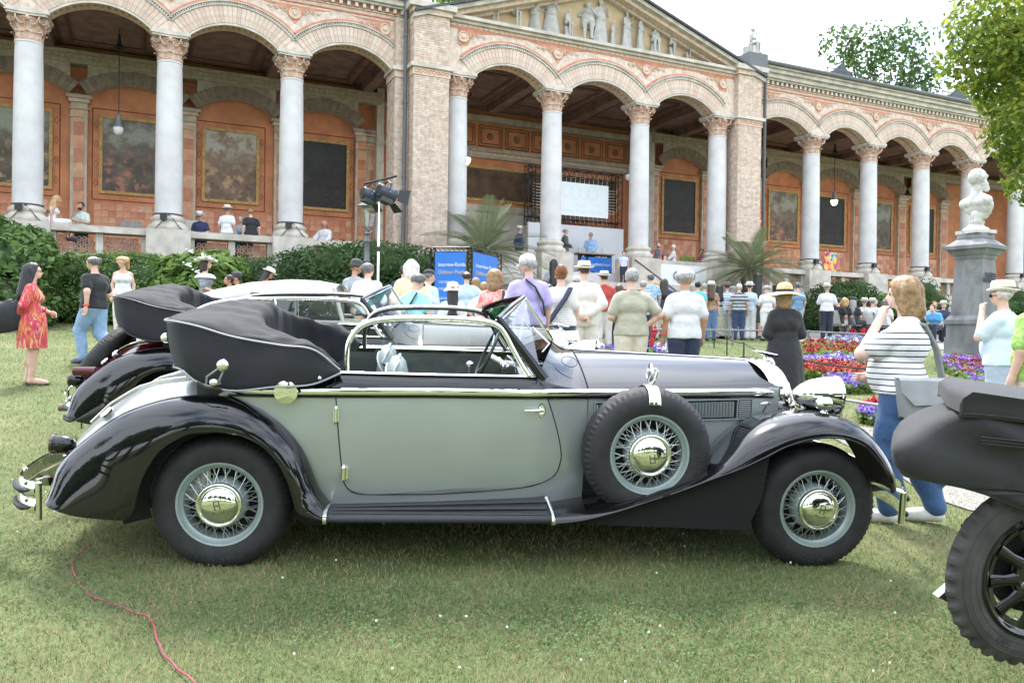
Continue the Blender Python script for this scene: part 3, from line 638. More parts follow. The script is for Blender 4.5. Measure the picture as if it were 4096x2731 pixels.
    if hi:
        b = MB(); b.sphere((-1.75, -.865, 1.165), (.034, .022, .034)); b.sphere((-1.80, -.855, 1.068), (.026, .016, .022)); b.build('hinge_knob', CHROME, st)
        b = MB(); b.tube([(-1.77, -.86, 1.15), (-1.835, -.862, 1.10), (-1.84, -.855, 1.06)], .006, n=8); b.tube([(-1.745, -.86, 1.14), (-1.77, -.862, 1.08), (-1.765, -.855, 1.065), (-1.79, -.85, 1.055)], .006, n=8); b.build('hinge_arm', mat('grey hinge arm', (.25, .26, .25), rough=.4, metal=.5, var=0), st)
        b = MB(); b.tube([(-1.90, -.80, 1.06), (-1.84, -.845, 1.035), (-1.76, -.85, 1.03)], .012, n=8, flat=.4); b.build('leather_strap', mat('black leather', (.012, .012, .013), rough=.45, var=.1), st)
        b = MB(); b.lathe([(.066, 0), (.064, -.006), (.03, -.011), (0, -.012)], c=(-1.425, -.80, 1.015), axis='y', n=36); b.build('hinge_disc', CHROME, T)
        b = MB(); b.sphere((-1.24, -.815, 1.10), .011); b.build('snap_stud', CHROME, st)
        for sd, lbl in ((-1, ''),):
            b = MB(); b.sphere((-2.16, -.50, 1.27), .03); b.tube([(-2.14, -.50, 1.27), (-2.06, -.52, 1.255)], .012, n=8); b.build('hood_latch_knob', CHROME, st)
    return W
AX = (np.array([0.99398, 0.10829, -0.01552]), None, GN)
def hero_axes():
    def gp(x, y):
        d = ray(x, y); t = (-(CP @ GN)+(np.array([0, 0, CAM_Z])-GN*1.76) @ GN)/(d @ GN); return CP+d*t
    A = gp(505*1.7415, 1304*1.7415); B = gp(1880*1.7415, 1301*1.7415)
    cf = (B-A)/np.linalg.norm(B-A); cl = np.cross(GN, cf); return (A+B)/2, cf, cl
_mid, CF, CL = hero_axes()
CAR0 = _mid+CL*.79                       # centreline of the car on the ground, middle of the wheelbase
def carW(u, v, w): return CAR0+CF*u+CL*v+GN*w
SEAT = mat('grey leather', (.23, .26, .265), rough=.5, var=.1, scale=12, bump=.1)
TOPM = mat('black canvas', (.008, .0085, .0105), rough=.85, var=.2, scale=5, bump=.12, bscale=180, sheen=.04)
PIPE = mat('grey piping', (.28, .29, .30), rough=.6, var=0)
hero = thing('cabriolet', 'silver grey and black vintage cabriolet with folded black top in the foreground', 'car')
car_frame(hero, CAR0, (CF, CL, GN))
HW = cabriolet(hero, SILVERP, BLACKP, BLACKP, BLACKP, SEAT, TOPM, PIPE)
for w_, a0 in ((HW[0], -60), (HW[1], -70), (HW[2], 170)):
    tyre_lettering(w_, 'MICHELIN', .305, a0, 9.5, .052)
tyre_lettering(HW[2], '650/700-17', .300, 75, 6.5, .034)
# ================================================================ colonnade building
TH = R(24.7); BE = np.array([math.cos(TH), math.sin(TH)]); BN = np.array([-math.sin(TH), math.cos(TH)]); B0 = np.array([-11.2836, 18.5])
BS_ = 1.25                                   # size of the hall, set from the people on its floor
def bw_(s, off=0., z=0.):
    p = B0+BE*s+BN*off; return (p[0]*BS_, p[1]*BS_, CAM_Z+(z-CAM_Z)*BS_)
def b_at(px, py, off=0.):
    d = ray(px, py); o = B0+BN*off-CP[:2]
    s, t = np.linalg.solve(np.array([[BE[0], -d[0]], [BE[1], -d[1]]]), -o); return s, CP[2]+d[2]*t
STONE = mat('sandstone', (.47, .43, .37), rough=.85, var=.18, scale=3.5, bump=.25, bscale=25)
COLM = mat('painted column stone', (.53, .52, .51), rough=.7, var=.09, scale=2.2, bump=.08, bscale=18)
BRICK = [mat('brick %d' % i, c, rough=.9, var=.18, scale=9, bump=.3, bscale=40) for i, c in enumerate(((.53, .42, .345), (.56, .455, .375), (.49, .38, .305), (.53, .40, .32)))]
MORTAR = mat('mortar', (.46, .40, .335), rough=.95, var=.15, scale=12)
TERRA = mat('red terracotta', (.50, .21, .13), rough=.8, var=.18, scale=6)
CREAMT = mat('cream terracotta', (.56, .43, .33), rough=.8, var=.15, scale=9, bump=.2, bscale=30)
CAPM = mat('pink cream capital stone', (.58, .44, .36), rough=.8, var=.2, scale=7, bump=.15, bscale=35, col2=(.46, .27, .18))
TILES = [mat('orange wall tile %d' % i, c, rough=.55, var=.15, scale=5, coat=.15) for i, c in enumerate(((.52, .20, .095), (.58, .26, .13), (.46, .16, .08), (.56, .31, .17)))]
WALLO = mat('orange painted wall', (.50, .20, .095), rough=.75, var=.16, scale=2.5)
CEILM = mat('dark brown ceiling', (.19, .125, .105), rough=.85, var=.25, scale=3)
BEAMM = mat('grey brown stone moulding', (.38, .33, .27), rough=.85, var=.18, scale=5)
GOLD = mat('old gilt frame', (.42, .25, .07), rough=.55, var=.25, scale=10)
ROOFM = mat('dark slate roof', (.05, .055, .06), rough=.6, var=.25, scale=6)
LEAD = mat('grey painted downpipe', (.10, .105, .11), rough=.5, var=.1)
bld = thing('colonnade_building', 'long brick and stone colonnade hall with arches, white columns and sculpted pediment', 'building', bw_(0), TH); bld.scale = (BS_,)*3
FLOOR, RAILT, CAPB, ABT, CROWN, EXT = 3.40, 4.22, 8.38, 9.03, 9.52, 9.97
WINGL = [-3.0, 0., 3.0, 5.95]; PORT = [10.40, 13.42, 16.52, 19.55]; WINGR = [24.12, 26.97, 29.8, 32.57, 35.5, 38.4]
# ---- column pieces (shared)
def capital_mesh():
    b = MB(); b.lathe([(.285, 0), (.30, .02), (.285, .04), (.275, .08), (.285, .25), (.32, .40), (.37, .50)], n=20)
    for row, (z0, h, r0, out, n_, ph) in enumerate(((.05, .20, .285, .075, 8, 0), (.17, .24, .292, .10, 8, math.pi/8))):
        for i in range(n_):
            a = 2*math.pi*i/n_+ph; ca, sa = math.cos(a), math.sin(a); ta, tb = -sa, ca; rows = []
            for t in np.linspace(0, 1, 6):
                r = r0+.012+out*max(0, t-.35)**1.6*2.2; z = z0+h*(t if t < .85 else .85-(t-.85)*1.2); wd = .085*(1-.55*t**2.5)
                rows.append([(r*ca+ta*q*wd-.02*abs(q)*ca, r*sa+tb*q*wd-.02*abs(q)*sa, z-.02*abs(q)) for q in (-1, -.5, 0, .5, 1)])
            b.grid(rows)
    for i in range(4):
        a = math.pi/4+i*math.pi/2; c = np.array([math.cos(a), math.sin(a)])
        for sg in (-1, 1):
            t_ = np.array([-c[1], c[0]])*sg; pts = []
            for k in np.linspace(0, 1, 16):
                an = k*3.2*math.pi; rr = .085*(1-k*.75); ctr = c*.40+t_*.06
                q = ctr+(c*.6+t_*.75)*rr*math.cos(an); pts.append((q[0], q[1], .44+rr*math.sin(an)))
            b.tube([(c[0]*.27+t_[0]*.12, c[1]*.27+t_[1]*.12, .27)]+pts, .019, n=5)
    for i in range(4):
        a = i*math.pi/2; b.sphere((.36*math.cos(a), .36*math.sin(a), .47), (.05, .05, .06), 8, 6)
        for sg in (-1, 1):
            t_ = (-math.sin(a)*sg, math.cos(a)*sg); b.tube([(.30*math.cos(a)+t_[0]*.05, .30*math.sin(a)+t_[1]*.05, .25), (.35*math.cos(a)+t_[0]*.07, .35*math.sin(a)+t_[1]*.07, .40), (.37*math.cos(a)+t_[0]*.03, .37*math.sin(a)+t_[1]*.03, .46), (.37*math.cos(a)+t_[0]*.09, .37*math.sin(a)+t_[1]*.09, .47)], .016, n=5)
    return b.mesh('capital', CAPM, auto=50)
def abacus_mesh():
    b = MB()
    for z0, z1, k in ((.52, .57, .41), (.57, .66, .44)):
        poly = []
        for i in range(4):
            a = math.pi/4+i*math.pi/2
            for d in (-.05, .05): poly.append((k*1.38*math.cos(a+d), k*1.38*math.sin(a+d)))
            for t in (.3, .5, .7):
                a2 = a+t*math.pi/2; r = k*1.38*(1-.34*math.sin(math.pi*t)**.8)
                poly.append((r*math.cos(a2), r*math.sin(a2)))
        b.prism(poly, z0, z1)
    return b.mesh('abacus', STONE, auto=30)
sh = MB(); sh.lathe([(.315, 0), (.315, .25), (.313, 1.2), (.305, 2.4), (.292, 3.4), (.283, 3.72), (.295, 3.73), (.295, 3.77), (.28, 3.78)], n=36); SH = sh.mesh('column_shaft', COLM)
bs = MB(); bs.lathe([(.44, 0), (.46, .04), (.465, .09), (.44, .14), (.40, .155), (.375, .19), (.37, .22), (.39, .235), (.405, .27), (.40, .31), (.37, .33), (.335, .345), (.325, .38), (.318, .40)], n=36); BS = bs.mesh('column_base', STONE)
CM, AM = capital_mesh(), abacus_mesh()
spot = MB(); spot.box((0, -.06, .10), (.13, .13, .12)); spot.box((0, -.13, .10), (.16, .02, .15)); spot.tube([(0, 0, 0), (0, .0, .05)], .01, n=6); SPM = spot.mesh('spotlight', BLKTRIM, smooth=False)
strap = MB(); strap.lathe([(.325, 0), (.33, .0), (.33, .035), (.325, .035)], n=30, cap=False)
for sg in (-1, 1): strap.tube([(0, -.34, .0), (sg*.1, -.40, -.12), (sg*.25, -.43, -.32), (sg*.32, -.44, -.38)], .010, n=5)
STM = strap.mesh('lamp_strap', BLKTRIM)
def column(s, off=0.):
    o = link('column', SH, bld); o.location = (s, off, RAILT+.38)
    for nm, me, z in (('column_base', BS, -.38), ('capital', CM, CAPB-RAILT-.38-.005), ('abacus', AM, CAPB-RAILT-.38-.005)):
        q = link(nm, me, o); q.location = (0, 0, z)
    return o
for s in WINGL+WINGR: column(s)
for s in PORT: column(s, -.45)
# ---- arches
NB = 300; _nb = [0]
def arch_geo(xa, xb, rise=.47):
    sp = (xb-xa)/2; r = (sp*sp+rise*rise)/(2*rise); return (xa+xb)/2, ABT+rise-r, r, math.asin(min(1, sp/r))
VTH = .43
vou_cache = {}
def voussoir_mesh(r, da, i):
    key = (round(r, 2), round(da, 4), i)
    if key not in vou_cache:
        b = MB(); h = da*.46; poly = [(r0*math.sin(a), r0*math.cos(a)-r) for r0, a in ((r+.004, -h), (r+.004, h), (r+VTH-.004, h), (r+VTH-.004, -h))]
        b.prism(poly, -.018, .05, axis='y'); vou_cache[key] = b.mesh('voussoir', BRICK[i], smooth=False)
    return vou_cache[key]
def arch(xa, xb, y0, y1, top, tag_):
    cx, cz, r, ha = arch_geo(xa, xb); n = 27; da = 2*ha/n
    # solid wall over the arch: front face ring and spandrels up to 'top'
    b = MB(); N = 28; x0, x1 = xa-.36, xb+.36
    ang = np.linspace(-ha, ha, N); low = [(cx+r*math.sin(a), cz+r*math.cos(a)) for a in ang]
    low = [(x0, ABT)]+low+[(x1, ABT)]; up_ = [(p[0], top) for p in low]
    for yy in (y0, y1): b.grid([[(p[0], yy, p[1]) for p in low], [(p[0], yy, p[1]) for p in up_]])
    b.grid([[(p[0], y0, p[1]) for p in low], [(p[0], y1, p[1]) for p in low]]); b.build('arch_wall', BRICK[1], bld, smooth=False)
    st = MB()
    for i in range(n):
        a = -ha+(i+.5)*da
        if _nb[0] < 290:
            o = link('brick', voussoir_mesh(r, da, random.choice((0, 0, 1, 1, 2, 3))), bld); o.location = (cx+r*math.sin(a), y0, cz+r*math.cos(a)); o.rotation_euler = (0, a, 0); _nb[0] += 1
        else:
            h = da*.46; M_ = [(cx+q*math.sin(a+d), cz+q*math.cos(a+d)) for q, d in ((r, -h), (r, h), (r+VTH, h), (r+VTH, -h))]; st.prism(M_, y0-.018, y0+.05, axis='y', mi=i % 4)
    if st.v: tag(st.build('arch_bricks', BRICK, bld, smooth=False), kind='stuff')
    # archivolt mouldings: dentil ring, stone ring, red lines
    def ring(rr, w_, d_, m_, nm, a_=ha*1.02):
        q = MB(); an = np.linspace(-a_, a_, 30); rows = []
        for a in an: rows.append([(cx+rr*math.sin(a), y0+.01, cz+rr*math.cos(a)), (cx+rr*math.sin(a), y0-d_, cz+rr*math.cos(a)), (cx+(rr+w_)*math.sin(a), y0-d_, cz+(rr+w_)*math.cos(a)), (cx+(rr+w_)*math.sin(a), y0+.01, cz+(rr+w_)*math.cos(a))])
        q.grid(rows); q.build(nm, m_, bld, smooth=False)
    ring(r-.06, .05, .02, STONE, 'archivolt'); ring(r+VTH, .025, .055, STONE, 'archivolt'); ring(r+VTH+.085, .03, .065, STONE, 'archivolt'); ring(r+VTH+.125, .055, .02, TERRA, 'archivolt_band', ha*.97)
    q = MB(); k = 52
    for i in range(k):
        a = -ha*1.0+2*ha*(i+.5)/k; M_ = [(cx+u_*math.sin(a+d), cz+u_*math.cos(a+d)) for u_, d in ((r+VTH+.03, -ha/k*.55), (r+VTH+.03, ha/k*.55), (r+VTH+.08, ha/k*.55), (r+VTH+.08, -ha/k*.55))]; q.prism(M_, y0-.045, y0, axis='y')
    tag(q.build('archivolt_dentils', STONE, bld, smooth=False), kind='stuff')
    q = MB()
    for a in np.linspace(-ha*.95, ha*.95, 17): q.lathe([(.05, 0), (.05, -.02), (.02, -.03), (0, -.03)], c=(cx+(r-.0)*math.sin(a), (y0+y1)/2, cz+(r-.0)*math.cos(a)), n=8)
    tag(q.build('soffit_bosses', GOLD, bld), kind='stuff')
def spandrel(x, y0, half=0, z=10.02, w_=.95):
    q = MB(); zt = 10.24; pts = []
    l, r_ = (-w_ if half <= 0 else -.14), (w_ if half >= 0 else .14)
    poly = [(x+l, zt), (x+r_, zt)]
    if half >= 0: poly += [(x+.55*w_, zt-.06), (x+.25*w_, zt-.20)]
    poly += [(x+(.14 if half else .0), 9.75 if not half else 9.80)]
    if half: poly += [(x-.14 if half > 0 else x-.14, 9.80)]
    if half <= 0: poly += [(x-.25*w_, zt-.20), (x-.55*w_, zt-.06)]
    q.prism(poly, y0-.012, y0+.02, axis='y'); pn = q.build('spandrel_panel', TERRA, bld, smooth=False)
    q = MB(); c = (x, y0-.012, z)
    q.lathe([(.155, 0), (.155, -.035), (.13, -.045), (.115, -.02), (.06, -.02), (.045, -.05), (0, -.065)], c=c, axis='y', n=18); q.build('roundel', CREAMT, pn)
    for sg in ((-1, 1) if not half else (half,)):
        q = MB()
        for (dx, rr) in ((.26, .085), (.46, .06), (.62, .04)):
            pts = []
            for k in np.linspace(0, 1, 16):
                an = k*3.5*math.pi; r2 = rr*(1-.8*k); pts.append((x+sg*(dx+r2*math.cos(an)), y0-.02, z+.07+.02*(dx > .4)+r2*math.sin(an)))
            q.tube(pts, .014, n=5)
        q.build('scroll_ornament', CREAMT, pn)
supL = [-5.9]+WINGL; TOPW = 10.30
for i in range(len(WINGL)-1): arch(WINGL[i]+.36, WINGL[i+1]-.36, -.30, .30, TOPW, 'left')
arch(WINGL[-1]+.36, 8.55, -.30, .30, TOPW, 'left')
for i in range(3): arch(PORT[i]+.36, PORT[i+1]-.36, -.75, -.15, TOPW-.05, 'portico')
arch(21.25, WINGR[0]-.36, -.30, .30, TOPW, 'right')
for i in range(len(WINGR)-1): arch(WINGR[i]+.36, WINGR[i+1]-.36, -.30, .30, TOPW, 'right')
for s in WINGL[1:]: spandrel(s, -.30)
for s in PORT[1:3]: spandrel(s, -.75)
spandrel(10.45, -.75, 1); spandrel(19.50, -.75, -1); spandrel(8.35, -.30, -1); spandrel(21.6, -.30, 1)
for s in WINGR[:-1]: spandrel(s, -.30)
# brick courses on the visible arch springers and piers
def wall_bricks(x0, x1, z0, z1, y0, y1, budget, nm='pier'):
    b = MB(); b.box(((x0+x1)/2, (y0+y1)/2, (z0+z1)/2), (x1-x0, y1-y0, z1-z0)); b.build(nm, MORTAR, bld, smooth=False)
    st = MB(); h, L_ = .064, .23; nz_ = int((z1-z0)/h); sk = .012
    for k in range(nz_):
        off = (k % 2)*.5*L_; x = x0-off; zc = z0+(k+.5)*h
        while x < x1-.02:
            a, c = max(x, x0)+.004, min(x+L_, x1)-.004
            if c-a > .03: st.box(((a+c)/2, y0-.003, zc), (c-a, sk, h-.009), mi=random.choice((0, 0, 1, 1, 2, 3)))
            x += L_
        for xx in (x0-.003, x1+.003):
            y = y0-off
            while y < y1-.02:
                a, c = max(y, y0)+.004, min(y+L_, y1)-.004
                if c-a > .03: st.box((xx, (a+c)/2, zc), (sk, c-a, h-.009), mi=random.choice((0, 1, 2, 2)))
                y += L_
    tag(st.build('pier_bricks', BRICK, bld, smooth=False), kind='stuff')
# piers at both ends of the portico (front slab stands forward of a wider back slab)
for (a, b_, c, d) in ((8.62, 10.02, 8.98, 9.98), (19.98, 21.22, 19.99, 20.95)):
    left = a < 10
    wall_bricks(a, b_, FLOOR+.45, ABT-.28, -.42, .35, 0)
    wall_bricks(c, d, FLOOR+.40, ABT-.30, -.95, -.43, 0)
    wall_bricks(a, b_, ABT, 10.36, -.44, .35, 0, 'pier_upper'); wall_bricks(c, d, ABT+.002, 10.38, -.93, -.445, 0, 'pier_upper')
    for (x0, x1, y0, y1, z0, z1, m_) in ((a-.10, b_+.10, -.52, .40, 3.0, FLOOR+.25, STONE), (a-.05, b_+.05, -.47, .38, FLOOR+.25, FLOOR+.45, STONE), (c-.11, d+.11, -1.06, -.53, 3.0, FLOOR+.22, STONE), (c-.05, d+.05, -1.0, -.475, FLOOR+.22, FLOOR+.40, STONE), (a-.03, b_+.03, -.45, .37, ABT-.28, ABT-.10, CREAMT), (a-.09, b_+.09, -.51, .40, ABT-.10, ABT-.001, STONE), (c-.03, d+.03, -.98, -.455, ABT-.30, ABT-.10, CREAMT), (c-.10, d+.10, -1.05, -.515, ABT-.10, ABT+.001, STONE), (c-.06, d+.06, -1.01, .3, 10.38, 10.52, CREAMT), (c-.16, d+.16, -1.10, .34, 10.52, 10.68, STONE)):
        q = MB(); q.box(((x0+x1)/2, (y0+y1)/2, (z0+z1)/2), (x1-x0, y1-y0, z1-z0)); q.build('pier_moulding', m_, bld, smooth=False)
    q = MB()
    for x in np.arange(c+.06, d, .125): q.tube([(x+.045*math.cos(t), -.985, ABT-.20+.045*math.sin(t)) for t in np.linspace(0, 2*math.pi, 10, endpoint=False)], .009, n=4, closed=True)
    q.build('ring_frieze', TERRA, bld)
for x0, x1 in ((10.021, 10.42), (19.53, 19.979)):
    q = MB(); q.box(((x0+x1)/2, -.44, (ABT+10.25)/2), (x1-x0, .60, 10.25-ABT)); q.build('arch_springer', BRICK[1], bld, smooth=False)
# ---- entablature of the wings
DNT = MB(); DNT.box((0, 0, 0), (.085, .10, .11)); DNTM = DNT.mesh('dentil', STONE, smooth=False)
for (x0, x1, nd) in ((-6.0, 8.97, 1), (20.96, 40.0, 1)):
    def run(z0, z1, yf, m_, nm):
        q = MB(); q.box(((x0+x1)/2, (yf+.30)/2, (z0+z1)/2), (x1-x0, .30-yf, z1-z0)); q.build(nm, m_, bld, smooth=False)
    run(10.301, 10.335, -.335, TERRA, 'string_course'); run(10.336, 10.42, -.31, BRICK[0], 'frieze'); run(10.421, 10.45, -.35, CREAMT, 'string_course')
    run(10.451, 10.58, -.33, TERRA, 'dentil_band'); run(10.581, 10.64, -.47, STONE, 'cornice'); run(10.641, 10.78, -.55, STONE, 'cornice'); run(10.781, 10.90, -.66, STONE, 'cornice'); run(10.901, 10.98, -.74, STONE, 'cornice')
    for x in np.arange(x0+.1, x1-.05, .21):
        o = link('dentil', DNTM, bld); o.location = (x, -.38, 10.515)
    q = MB(); q.tube([(x0, -.78, 11.03), (x1, -.78, 11.03)], .075, n=8); q.build('gutter', LEAD, bld)
    q = MB(); q.add([(x0, -.80, 11.05), (x1, -.80, 11.05), (x1, 3.6, 12.9), (x0, 3.6, 12.9), (x0, 7.6, 11.2), (x1, 7.6, 11.2)], [(0, 1, 2, 3), (3, 2, 5, 4)]); rf = q.build('roof', ROOFM, bld, smooth=False)
    q = MB(); q.box(((x0+x1)/2, 6.2, 6.0), (x1-x0, .3, 12.0)); q.build('rear_wall', STONE, bld, smooth=False)
    q = MB()
    for x in np.arange(x0+.2, x1, .35): q.tube([(x, -.5, 11.2), (x, -.5, 11.42)], .012, n=4)
    q.tube([(x0+.1, -.5, 11.38), (x1, -.5, 11.38)], .014, n=5); q.build('snow_guard', LEAD, rf)
for s in (25.7, 32.0):
    q = MB(); q.prism([(s-.45, 11.35), (s+.45, 11.35), (s+.45, 11.6), (s, 11.95), (s-.45, 11.6)], .15, 1.4, axis='y'); q.build('roof_vent', ROOFM, bld, smooth=False)
q = MB(); q.tube([(25.9, .6, 11.5), (25.9, .6, 15.2)], .018, n=5); q.build('lightning_rod', LEAD, bld)
# brick panels under the wing cornice between arches are the arch walls; interior faces follow
# ---- pediment
def box_part(nm, x0, x1, y0, y1, z0, z1, m_):
    q = MB(); q.box(((x0+x1)/2, (y0+y1)/2, (z0+z1)/2), (x1-x0, y1-y0, z1-z0)); return q.build(nm, m_, bld, smooth=False)
box_part('portico_frieze', 10.02, 19.98, -.76, -.15, 10.251, 10.30, TERRA); box_part('portico_frieze', 10.02, 19.98, -.78, -.15, 10.301, 10.38, CREAMT); box_part('pediment_cornice', 9.98, 20.02, -.86, -.15, 10.381, 10.46, STONE); box_part('pediment_cornice', 9.98, 20.02, -.96, -.15, 10.461, 10.55, STONE)
q = MB()
for x in np.arange(10.1, 20, .16): q.sphere((x, -.80, 10.34), .022, 6, 4)
tag(q.build('bead_row', CREAMT, bld), kind='stuff')
q = MB(); q.prism([(9.6, 10.56), (20.4, 10.56), (15.0, 12.25)], -.42, -.1, axis='y'); q.build('tympanum', mat('ochre tympanum', (.47, .36, .22), rough=.85, var=.1, scale=3), bld, smooth=False)
for sg in (-1, 1):
    for (y0, y1, t0, t1, m_) in ((-1.02, .2, .14, .26, STONE), (-.86, .2, .02, .139, CREAMT), (-1.12, .3, .261, .33, ROOFM), (-.60, -.2, -.06, .019, BRICK[1])):
        x0, z0, x1, z1 = 15.0+sg*6.05, 10.10, 15.0, 12.17
        q = MB(); q.prism([(x0, z0+t0), (x1, z1+t0), (x1, z1+t1), (x0, z0+t1)], y0, y1, axis='y'); q.build('raking_cornice', m_, bld, smooth=False)
q = MB(); q.add([(8.9, -1.0, 10.4), (15, -1.0, 12.5), (15, 7, 12.5), (8.9, 7, 10.4), (21.1, -1.0, 10.4), (21.1, 7, 10.4)], [(0, 1, 2, 3), (1, 4, 5, 2)]); q.build('portico_roof', ROOFM, bld, smooth=False)
box_part('statue_plinth', 20.35, 21.15, -1.0, -.2, 10.68, 11.15, LEAD)
# ---- platform, floor, interior shell
box_part('platform_wall', -8, 13.1, -.28, .30, 1.2, 3.45, STONE); box_part('platform_wall', 16.9, 42, -.28, .30, 1.2, 3.45, STONE)
box_part('platform_plinth', -8, 13.1, -.40, -.285, 1.2, 2.35, STONE); box_part('platform_plinth', 16.9, 42, -.40, -.285, 1.2, 2.35, STONE)
box_part('hall_floor', -8, 42, .301, 6, 3.2, FLOOR, STONE); box_part('hall_floor', 9.9, 20.1, -1.2, .3, 3.2, FLOOR-.004, STONE)
WY = 4.2
box_part('back_wall', -8, 9.4, WY, WY+.25, FLOOR, 9.75, WALLO); box_part('back_wall', 20.0, 42, WY, WY+.25, FLOOR, 9.75, WALLO); box_part('back_wall', 9.41, 19.99, WY+.6, WY+.85, FLOOR, 9.75, WALLO)
for x in (9.4, 19.99): box_part('side_return', x-.12, x+.12, WY-.3, WY+.84, FLOOR, 9.74, STONE)
box_part('ceiling', -8, 42, -.14, 6, 9.755, 9.95, CEILM)
box_part('end_wall', -8.2, -8.0, -.3, 6, 1, 11, STONE); box_part('end_wall', 41.8, 42.0, .3, 6, 1, 10, STONE)
ALLS = [-3.0, 0., 3.0, 5.95, 8.9]; BAYS = [.75-5.86, .75-2.93, .75, 3.65, 6.25, 9.2]
for s in (-3, 0, 3, 5.95, 8.9, 10.5, 13.42, 16.52, 19.6, 21.2, 24.12, 26.97, 29.8, 32.57, 35.5): box_part('ceiling_beam', s-.16, s+.16, .31, WY-.01, 9.50, 9.752, CEILM)
coff = [(-2.8, -.2), (.2, 2.8), (3.2, 5.7), (6.2, 8.6), (10.7, 13.2), (13.6, 16.3), (16.7, 19.4), (21.5, 23.9), (24.3, 26.8), (27.2, 29.6), (30, 32.3)]
for a, b_ in coff:
    for k, (m0, z0) in enumerate(((.12, 9.69), (.40, 9.64))):
        q = MB(); x0, x1, y0, y1 = a+m0, b_-m0, .5+m0, WY-.2-m0
        for (p0, p1) in (((x0, y0), (x1, y0)), ((x1, y0), (x1, y1)), ((x1, y1), (x0, y1)), ((x0, y1), (x0, y0))): q.tube([(p0[0], p0[1], 9.755-.03*k), (p1[0], p1[1], 9.755-.03*k)], .05, n=4)
        q.build('coffer_moulding', mat('coffer red brown', (.14, .07, .055), rough=.8, var=.2), bld, smooth=False)
# ---- back wall articulation
PILB = mat('cream pilaster blocks', (.50, .42, .31), rough=.75, var=.15, scale=4)
def pilaster(s, wd=.42, y=WY, h=8.36):
    o = MB(); o.box((0, -.06, (FLOOR+h)/2), (wd, .12, h-FLOOR)); o = o.build('pilaster', PILB, bld, smooth=False); o.location = (s, y, 0)
    k = 0; z = FLOOR
    while z < h-.65:
        hh = random.uniform(.28, .45); q = MB(); q.box((0, -.128, z+hh/2), (wd-.16, .02, hh-.01)); q.build('pilaster_tile', TILES[k % 4], o, smooth=False); k += 1; z += hh
    for z0, z1, d, m_ in ((h-.62, h-.58, .03, PILB), (h-.40, h-.36, .04, BEAMM), (h-.20, h-.1, .05, CREAMT), (h-.1, h, .11, BEAMM)):
        q = MB(); q.box((0, -.07-d/2, (z0+z1)/2), (wd+d*2, .14+d, z1-z0)); q.build('pilaster_cap', m_, o, smooth=False)
def back_arch(a, b_, y, zs=8.36, rise=.42):
    sp = (b_-a)/2; r = (sp*sp+rise*rise)/(2*rise); cx, cz = (a+b_)/2, zs+rise-r; ha = math.asin(sp/r); N = 20
    q = MB(); an = np.linspace(-ha, ha, N); low = [(cx+r*math.sin(t), cz+r*math.cos(t)) for t in an]
    for yy in (y-.35,): q.grid([[(p[0], yy, p[1]) for p in low], [(p[0], yy, 9.3) for p in low]])
    q.grid([[(p[0], y-.35, p[1]) for p in low], [(p[0], y, p[1]) for p in low]]); q.build('wall_arch', BEAMM, bld, smooth=False)
    m_ = mat('dark arch stone', (.21, .175, .14), rough=.9, var=.2, scale=8)
    q = MB(); k = 22
    for i in range(k):
        t = -ha+2*ha*(i+.5)/k; h = ha/k*.93; q.prism([(cx+u_*math.sin(t+d), cz+u_*math.cos(t+d)) for u_, d in ((r, -h), (r, h), (r+.36, h), (r+.36, -h))], y-.37, y-.34, axis='y', mi=i % 2)
    tag(q.build('wall_arch_stones', [m_, mat('dark arch stone b', (.25, .20, .155), rough=.9, var=.2, scale=8)], bld, smooth=False), kind='stuff')
def oldpaint(name, sky, land, fig, seed):
    m, t, b = _mat(name); N = t.nodes; Lk = t.links.new; tcn = N.new('ShaderNodeTexCoord'); sp_ = N.new('ShaderNodeSeparateXYZ'); Lk(tcn.outputs['Object'], sp_.inputs[0])
    def ns(sc_, d, r=.6):
        mp_ = N.new('ShaderNodeMapping'); mp_.inputs['Location'].default_value = (seed, seed*1.7, seed*.3); Lk(tcn.outputs['Object'], mp_.inputs[0]); n = N.new('ShaderNodeTexNoise'); n.inputs['Scale'].default_value = sc_; n.inputs['Detail'].default_value = d; n.inputs['Roughness'].default_value = r; Lk(mp_.outputs[0], n.inputs['Vector']); return n
    def mixc(f, a, b_):
        x = N.new('ShaderNodeMix'); x.data_type = 'RGBA'; Lk(f, x.inputs[0])
        for k, q in ((6, a), (7, b_)):
            if isinstance(q, tuple): x.inputs[k].default_value = (*q, 1)
            else: Lk(q, x.inputs[k])
        return x.outputs[2]
    def ramp(src, p0, p1):
        r = N.new('ShaderNodeMapRange'); r.inputs[1].default_value = p0; r.inputs[2].default_value = p1; r.interpolation_type = 'SMOOTHSTEP'; Lk(src, r.inputs[0]); return r.outputs[0]
    a = N.new('ShaderNodeMath'); a.operation = 'MULTIPLY_ADD'; a.inputs[1].default_value = .9; n0 = ns(1.6, 5); Lk(n0.outputs['Fac'], a.inputs[0]); Lk(sp_.outputs[2], a.inputs[2])
    n1, n2, n3 = ns(2.2, 6, .6), ns(3.8, 6, .62), ns(12, 5, .6)
    c = mixc(ramp(a.outputs[0], 7.05, 7.75), tuple(q*.55 for q in land), sky); c = mixc(ramp(n1.outputs['Fac'], .42, .62), c, land)
    f = N.new('ShaderNodeMath'); f.operation = 'MULTIPLY'; Lk(ramp(n2.outputs['Fac'], .50, .66), f.inputs[0]); Lk(ramp(sp_.outputs[2], 7.3, 6.4), f.inputs[1]); c = mixc(f.outputs[0], c, fig)
    c = mixc(ramp(n3.outputs['Fac'], .12, .5), tuple(q*.5 for q in land), c); Lk(c, b.inputs['Base Color']); b.inputs['Roughness'].default_value = .6; return m
